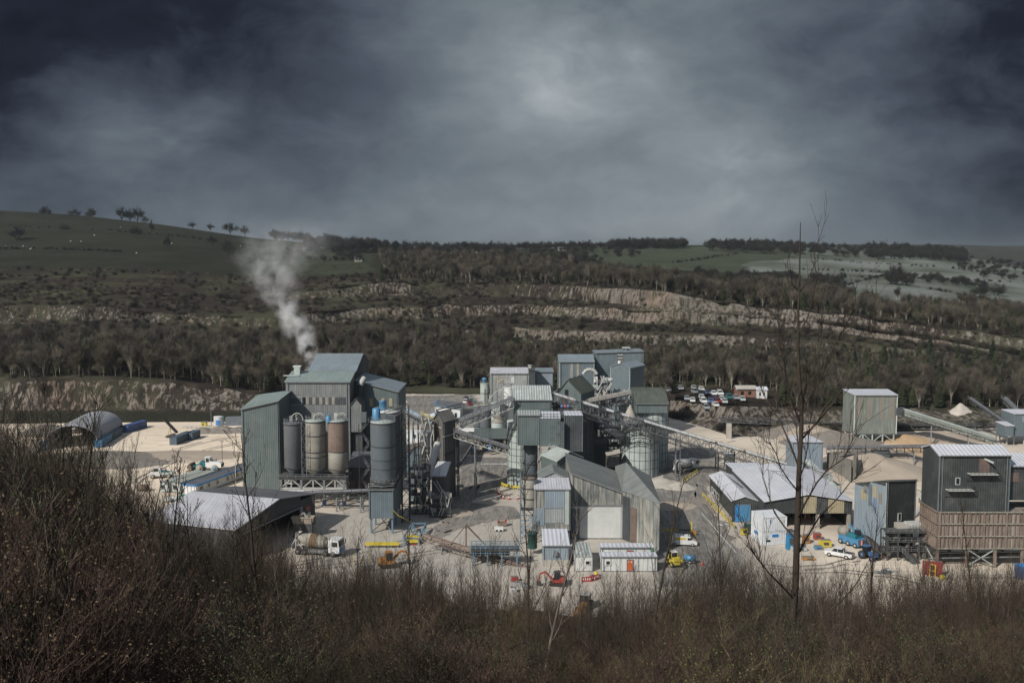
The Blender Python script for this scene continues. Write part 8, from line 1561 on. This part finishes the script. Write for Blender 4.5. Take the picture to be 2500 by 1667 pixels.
def branch(m, tw, bd, rnd, q, b, L, r, bark, bud, depth=1, guide=None):
    seg = guide or None; pts = [q.copy()]
    if guide: pts = guide
    else:
        for i in range(5): b = (b + Vector((rnd.uniform(-.08, .08), rnd.uniform(-.08, .08), .13))).normalized(); pts.append(pts[-1] + b * L / 5)
    k = len(pts) - 1
    for i in range(k): m.tube(pts[i], pts[i + 1], r * (1 - i / k * .8), bark, r1=r * (1 - (i + 1) / k * .8), n=5 if r > .01 else 4)
    ln = sum((pts[i + 1] - pts[i]).length for i in range(k))
    for i in range(k):
        dd = (pts[i + 1] - pts[i]).normalized(); n = max(1, int((pts[i + 1] - pts[i]).length / (.085 if depth else .08)))
        for _ in range(n):
            s0 = pts[i].lerp(pts[i + 1], rnd.random()); o = dd.orthogonal().normalized(); o.rotate(__import__('mathutils').Quaternion(dd, rnd.uniform(0, 6.28))); v = (dd + o * rnd.uniform(.35, .8) + Vector((0, 0, .25))).normalized(); l = rnd.uniform(.12, .5) * min(1.3, .4 + ln * .4)
            if depth and rnd.random() < .35 and i < k - 1: branch(tw, tw, bd, rnd, s0, v, l * 1.5, max(.0035, r * .3), bark, bud, 0)
            else:
                e = s0 + v * l * .8; tw.tube(s0, e, .0032, bark, r1=.0016, n=3, sm=False)
                for u in (.45, .8, 1.0): c = s0.lerp(e, u); f = v * .014; g = v.orthogonal().normalized() * .006; bd.face([c - f, c + g, c + f, c - g], bud)
def finish(t, m, tw, bd):
    for k in range(len(tw.f)): m.f.append(tuple(i + len(m.v) for i in tw.f[k])); m.m.append(m.mi(tw.mats[tw.m[k]])); m.smooth.append(False)
    m.v += tw.v; m.build('trunk', t); bd.build('buds', t)
def below(px): return ' on the bank ' + ('below the left yard' if px < 560 else 'below the tall works' if px < 900 else 'below the central yard' if px < 1250 else 'below the stained sheds' if px < 1650 else 'below the workshop' if px < 2080 else 'below the rusty hopper')
def foreground():
    rnd = random.Random(21)
    V = [whips(100, 4.5, 11, .22, 'bark_near', 'bud_olive'), whips(101, 4.5, 13, .28, 'bark_near', 'bud_brown'), whips(102, 4.5, 10, .34, 'bark_red', 'bud_olive', nleaf=20), whips(103, 4.5, 12, .25, 'bark_red', 'bud_brown'), whips(104, 4.5, 9, .3, 'bark_near', 'leaf_yellowgreen', leafs=.016), whips(105, 4.5, 14, .18, 'twig_dark', 'leaf_dark', leafs=.013), whips(106, 4.5, 7, .45, 'bark_grey', None, side=9)]
    kinds = [('reddish' if i in (2, 3) else 'grey-stemmed' if i == 6 else 'dark leafless' if i == 5 else 'olive-budded') for i in range(7)]
    V = [v.data('shrub') for v in V]; groups = {0: 'brown budded shrubs on the foreground bank', 1: 'brown budded shrubs on the foreground bank', 2: 'reddish shrubs on the foreground bank', 3: 'reddish shrubs on the foreground bank', 4: 'green-leafed shrubs on the foreground bank', 5: 'dark shrubs on the foreground bank', 6: 'grey-stemmed shrubs on the foreground bank'}
    labs = {0: 'leafless brown shrub of upright whips with olive buds on the foreground bank', 1: 'leafless brown shrub of upright whips with olive buds on the foreground bank', 2: 'reddish-stemmed leafless shrub on the foreground bank', 3: 'reddish-stemmed leafless shrub on the foreground bank', 4: 'shrub with fresh yellow-green leaves on the foreground bank', 5: 'near-black twiggy shrub on the foreground bank', 6: 'pale grey-stemmed leafless shrub on the foreground bank'}
    objs = []; n = 0
    while n < 285:
        px = rnd.uniform(-160, 2660); u = rnd.random(); Y = 6.5 + 62 * u ** 1.35; left = px < 560
        if Y < (8 if left else 10.5) or (1840 < px < 2040 and Y < 15): continue
        if left and rnd.random() < .12: Y = rnd.uniform(8, 24)
        x = XX(px, Y, 1500); gz = bank_z(x, Y); env = float(np.interp(px, *ENV)) + (rnd.gauss(30, 70) if left else rnd.gauss(12, 55)); h = Z(env, Y) - gz; h = min(7.2 if left else 5.6, h) * rnd.uniform(.8, 1.04)
        if h < .45: continue
        w = [5, 5, 1, 1, 1, 6, 0] if left else ([4, 4, 4, 3, 2, 1, 2] if px < 1200 else [5, 3, 2, 2, 5, 1, 4]); i = rnd.choices(range(7), w)[0]; s = h / 4.5
        o = place(V[i], 'shrub', (x, Y, gz), (s * rnd.uniform(.85, 1.2), s * rnd.uniform(.85, 1.2), s), rnd.uniform(0, 6.28), labs[i].replace(' on the foreground bank', below(px)), 'shrub', groups[i].replace(' on the foreground bank', below(px))); objs.append((i, o)); n += 1
    pick = [next(o for i, o in objs if i == k) for k in range(7) if any(i == k for i, o in objs)]
    # low tangle: brambles and dead growth
    B = [whips(120, 1.5, 26, .9, 'bark_near', 'leaf_dark', side=9, r0=.007, twl=.3, leafs=.015), whips(121, 1.3, 26, 1.1, 'bark_red', 'bud_brown', side=9, r0=.006, twl=.3), whips(122, 1.2, 22, 1.0, 'grass_dead', 'leaf_yellowgreen', side=8, r0=.005, twl=.3, leafs=.012)]
    bs = []
    for i, b in enumerate(B):
        me = b.data('bramble')
        for j in range(6): px = (250, 700, 1150, 1500, 1850, 2250)[j] + i * 60; Y = 11.5 + j * .7 + i * 1.5; x = XX(px, Y, 1600); bs.append(place(me, 'bramble', (x, Y, bank_z(x, Y)), rnd.uniform(.4, .65), rnd.uniform(0, 6), ('dark-leaved bramble clump low on the foreground bank', 'reddish bramble clump low on the foreground bank', 'pale dead grass clump low on the foreground bank')[i].replace(' on the foreground bank', below(px)), 'bramble' if i < 2 else 'grass', ('dark bramble clumps', 'reddish bramble clumps', 'dead grass clumps')[i] + below(px)))
    pts = []
    for k in range(3600):
        px = rnd.uniform(-400, 2900); Y = 5.5 + 148 * rnd.random() ** 1.25; x = XX(px, Y, 1500); gz = bank_z(x, Y); hh = 0 if 1890 < px < 1985 and Y < 13.2 else min(2.2, Z(float(np.interp(px, *ENV)) + (rnd.gauss(150, 40) if px > 560 else rnd.gauss(230, 60)), Y) - gz)
        if Y > 145 and rnd.random() < .5: continue
        pts.append((x, Y, gz, max(.2 if hh == 0 else .28, hh / 1.4), rnd.uniform(0, 6.28)))
    stuff('undergrowth', 'tangled brown brambles and dead growth covering the foreground bank', 'undergrowth', [bs[0], bs[6], bs[12]], pts)
    pts = []
    for k in range(1500):
        px = rnd.uniform(-400, 2900); Y = 32 + 116 * rnd.random(); x = XX(px, Y, 1500); gz = bank_z(x, Y); env = float(np.interp(px, *ENV)) + (rnd.uniform(50, 170) if px > 560 else rnd.uniform(30, 120)); h = max(.4, min(5.5, Z(env, Y) - gz)) * rnd.uniform(.6, 1.0)
        pts.append((x, Y, gz, h / 4.5, rnd.uniform(0, 6.28)))
    stuff('far_thicket', 'dense thicket of leafless shrubs filling the lower foreground bank', 'thicket', pick[:5], pts)
    pts = []
    for k in range(1500):
        px = rnd.uniform(-420, 2950); Y = rnd.uniform(9 if px < 560 else 12, 42); x = XX(px, Y, 1500); gz = bank_z(x, Y); h = Z(float(np.interp(px, *ENV)) + (rnd.uniform(0, 190) if px < 560 else rnd.uniform(-15, 150)), Y) - gz
        if h > .4 and not (1840 < px < 2040 and Y < 15): pts.append((x, Y, gz, min(6, h) / 4.5, rnd.uniform(0, 6.28)))
    stuff('near_thicket', 'dense thicket of thin leafless stems on the upper foreground bank', 'thicket', pick[:5] + pick[4:], pts)
    ws = whips(140, 4.5, 3, .12, 'bark_near', 'bud_brown', side=16, r0=.012).data('whip_stem'); wo = []
    for j, px in enumerate((930, 1120, 1420, 1520, 1690, 2090, 2310, 2460)): Y = 12 + j * .9; x = XX(px, Y, 1500); gz = bank_z(x, Y); wo.append(place(ws, 'whip_stem', (x, Y, gz), (Z(1300, Y) - gz) / 4.5, j * 1.1, 'thin upright leafless stems' + below(px), 'sapling', 'thin stems' + below(px)))
    pts = []
    for k in range(330):
        px = rnd.uniform(560 if k % 4 else -300, 2900); Y = rnd.uniform(10 if px < 560 else 13, 36); x = XX(px, Y, 1500); gz = bank_z(x, Y); h = Z(float(np.interp(px, *ENV)) + rnd.uniform(-120, 60), Y) - gz
        if not (1840 < px < 2040 and Y < 15): pts.append((x, Y, gz, min(6.5, h) / 4.5, rnd.uniform(0, 6.28)))
    stuff('tall_whips', 'scattered thin bare stems rising above the shrubs on the bank', 'thicket', wo[:1], pts)
    # the thin birch on the right, its limbs as they stand in the photo
    def C(pts, Y, dy=0.0): return [P(1650 + a / 1.3667, 520 + b / 1.3667, Y + dy * i / max(1, len(pts) - 1)) for i, (a, b) in enumerate(pts)]
    Yb = 13.0; trunk = C([(378, 1575), (387, 1380), (399, 1250), (404, 1090), (408, 960), (411, 860), (418, 740), (420, 640), (411, 550), (408, 440), (408, 330), (412, 262), (414, 120), (416, 30)], Yb); r = random.Random(9)
    t = thing('birch_tree', 'tall thin leafless birch rising above the skyline on the right of the foreground', 'tree', trunk[0]); m, tw, bd = MB(), MB(), MB(); k = len(trunk) - 1; rd = [.052, .049, .045, .041, .037, .033, .029, .026, .023, .019, .016, .012, .009, .004]
    for i in range(k): m.tube(trunk[i], trunk[i + 1], rd[i], 'bark_near', r1=rd[i + 1], n=8)
    for pts, dy, rr in (([(412, 265), (440, 220), (462, 140), (474, 25)], .3, .007), ([(412, 262), (385, 215), (372, 100)], -.3, .006), ([(405, 350), (380, 280), (365, 165)], .5, .007), ([(408, 420), (440, 350), (468, 240), (472, 140)], -.5, .008), ([(420, 640), (460, 520), (490, 400), (500, 290), (517, 210)], .9, .012), ([(420, 680), (480, 560), (530, 440), (580, 350), (600, 250)], -.9, .012), ([(415, 760), (520, 640), (600, 520), (640, 420), (655, 360)], 1.2, .013), ([(414, 700), (370, 560), (345, 440), (338, 270)], -.8, .010), ([(411, 850), (350, 700), (300, 620), (258, 490)], 1.0, .012), ([(404, 1020), (470, 900), (560, 820), (622, 700)], -1.2, .013), ([(404, 1090), (330, 1000), (290, 880), (275, 760)], .9, .012), ([(400, 1150), (480, 1010), (580, 900), (668, 845)], 1.3, .013), ([(395, 1290), (310, 1200), (245, 1110), (220, 1010)], -1.0, .013), ([(390, 1400), (340, 1300), (290, 1180), (270, 1080)], .8, .012), ([(385, 1440), (500, 1340), (600, 1240), (660, 1130)], -1.1, .012), ([(408, 900), (440, 780), (455, 660), (470, 560)], -.9, .009), ([(410, 800), (385, 640), (360, 520), (355, 400)], 1.1, .009), ([(418, 740), (470, 700), (540, 600), (560, 500)], .6, .009), ([(408, 930), (350, 850), (310, 760), (320, 660)], -1.2, .009)):
        g = C(pts, Yb, dy); gg = []
        for a, b in zip(g, g[1:]): gg += [a, a.lerp(b, .5) + Vector((r.uniform(-.03, .03), r.uniform(-.05, .05), r.uniform(-.02, .02)))]
        gg.append(g[-1]); branch(m, tw, bd, r, g[0], Vector((0, 0, 1)), 1, rr * 1.15, 'bark_near', 'bud_brown', 1, gg)
    finish(t, m, tw, bd)
    for px, top, Y, seed, n, lean, sp, r0, bark, lab in ((640, 1040, 13, 31, 13, -.02, .45, .030, 'bark_near', 'slim dark sapling standing in front of the left corner of the tall works'), (52, 1010, 10, 32, 12, .02, .5, .028, 'twig_dark', 'dark sapling near the left edge in front of the arched shelter'), (190, 980, 12, 33, 14, .05, .5, .030, 'twig_dark', 'dark sapling crossing the mouth of the arched shelter'), (1290, 1170, 15, 34, 9, -.03, .38, .026, 'bark_near', 'slim brown sapling in front of the patched tower'), (1330, 1230, 12, 35, 9, .12, .35, .024, 'bark_grey', 'leaning grey sapling in front of the narrow grey cabin'), (1590, 1120, 16, 36, 9, .05, .36, .030, 'bark_near', 'brown sapling in front of the hipped roof store'), (1760, 1180, 14, 37, 10, .02, .36, .026, 'bark_near', 'slim sapling in front of the right road and the white van'), (1010, 1290, 15, 38, 9, .02, .36, .024, 'bark_red', 'reddish sapling in front of the blue lattice frame'), (860, 1300, 17, 39, 9, .1, .36, .022, 'bark_red', 'reddish leaning sapling right of the muddy mixer truck'), (2120, 1230, 18, 40, 10, .0, .34, .028, 'bark_near', 'brown sapling in front of the mobile crane'), (2240, 1280, 16, 41, 9, .05, .38, .026, 'bark_grey', 'grey-barked sapling in front of the red mesh guard'), (2380, 1210, 19, 42, 9, -.03, .36, .026, 'bark_near', 'thin sapling in front of the huge slate-grey house'), (400, 1110, 12, 43, 11, .10, .42, .024, 'twig_dark', 'dark leaning sapling in front of the pale cabins'), (-30, 1180, 8, 44, 11, .55, .5, .026, 'bark_grey', 'strongly leaning grey sapling entering from the left edge'), (-60, 1330, 7, 45, 10, .8, .45, .022, 'bark_grey', 'low arching grey sapling at the lower left corner'), (300, 1150, 11, 46, 11, .25, .45, .024, 'twig_dark', 'dark sapling leaning right in front of the left yard'), (470, 1200, 13, 47, 10, .04, .4, .024, 'bark_near', 'slim sapling in front of the long blue-edged cabin')):
        sapling('sapling', lab, px, top, Y, seed, bark, n, lean, sp, r0)
foreground()
# ---------------------------------------------------------------- steam behind the tall works, and the hazy air
def steam():
    m = bpy.data.materials.new('steam'); m.use_nodes = True; nt = m.node_tree; nt.nodes.clear(); node, put, M, MR, MX, NZ, MAP, L = nt_tools(nt)
    out = node('ShaderNodeOutputMaterial'); v = node('ShaderNodeVolumePrincipled'); L.new(v.outputs[0], out.inputs['Volume']); v.inputs['Color'].default_value = (.93, .95, .97, 1); v.inputs['Anisotropy'].default_value = -.35
    tc = node('ShaderNodeTexCoord'); ob = tc.outputs['Object']; wn = node('ShaderNodeTexNoise'); put(wn.inputs['Vector'], ob); wn.inputs['Scale'].default_value = .11; wn.inputs['Detail'].default_value = 3
    va = node('ShaderNodeVectorMath', operation='MULTIPLY_ADD'); put(va.inputs[0], wn.outputs['Color']); va.inputs[1].default_value = (9, 9, 5); put(va.inputs[2], ob); sp = node('ShaderNodeSeparateXYZ'); put(sp.inputs[0], va.outputs[0]); x = M('SUBTRACT', sp.outputs[0], 4.5); y = M('SUBTRACT', sp.outputs[1], 4.5); z = M('SUBTRACT', sp.outputs[2], 2.5)
    def curve(pts):     # piecewise linear in height
        acc = None
        for (z0, a), (z1, b) in zip(pts, pts[1:]): t = MR(z, z0, z1, 0, b - a); acc = t if acc is None else M('ADD', acc, t)
        return M('ADD', acc, pts[0][1])
    cx = curve([(0, 0), (8, -1.5), (18, -7.0), (25, -11.5), (31, -12), (37, -10), (46, -4)]); rr = curve([(0, 3.0), (6, 4.2), (14, 5.2), (22, 6.6), (30, 11.5), (38, 19), (48, 24)]); dn = curve([(0, 1.0), (15, .75), (23, .30), (31, .12), (40, .05), (49, 0)])
    dx = M('SUBTRACT', x, cx); d = M('DIVIDE', M('SQRT', M('ADD', M('MULTIPLY', dx, dx), M('MULTIPLY', y, y))), rr); fall = MR(d, 1.0, .25, 0, 1, True); n = NZ(ob, .21, 5, .6); n2 = MR(n, .43, .60, 0, 1)
    put(v.inputs['Density'], M('MULTIPLY', M('MULTIPLY', M('MULTIPLY', fall, n2), dn), .36)); b = MB(); b.box((0, 0, 25), (64, 52, 52), 'white'); o = one('steam_plume', 'pale steam plume rising and drifting left behind the tall works', 'steam', b); o.data.materials.clear(); o.data.materials.append(m); o.location = (-65, 322, 28); o['kind'] = 'stuff'
steam()
def haze():
    m = bpy.data.materials.new('haze'); m.use_nodes = True; nt = m.node_tree; nt.nodes.clear(); out = nt.nodes.new('ShaderNodeOutputMaterial'); v = nt.nodes.new('ShaderNodeVolumePrincipled'); nt.links.new(v.outputs[0], out.inputs['Volume']); v.inputs['Color'].default_value = (.27, .315, .355, 1); v.inputs['Density'].default_value = HAZE; v.inputs['Anisotropy'].default_value = 0  # scatter colour darkened, cloud shade put into the air itself
    b = MB(); b.box((0, 4850, 74), (16400, 10300, 158), 'white'); o = b.build('haze'); o.data.materials.clear(); o.data.materials.append(m); tag(o, kind='stuff', label='thin blue air darkened as under cloud, fading the far hills', cat='haze')
HAZE = 0.00009
haze()
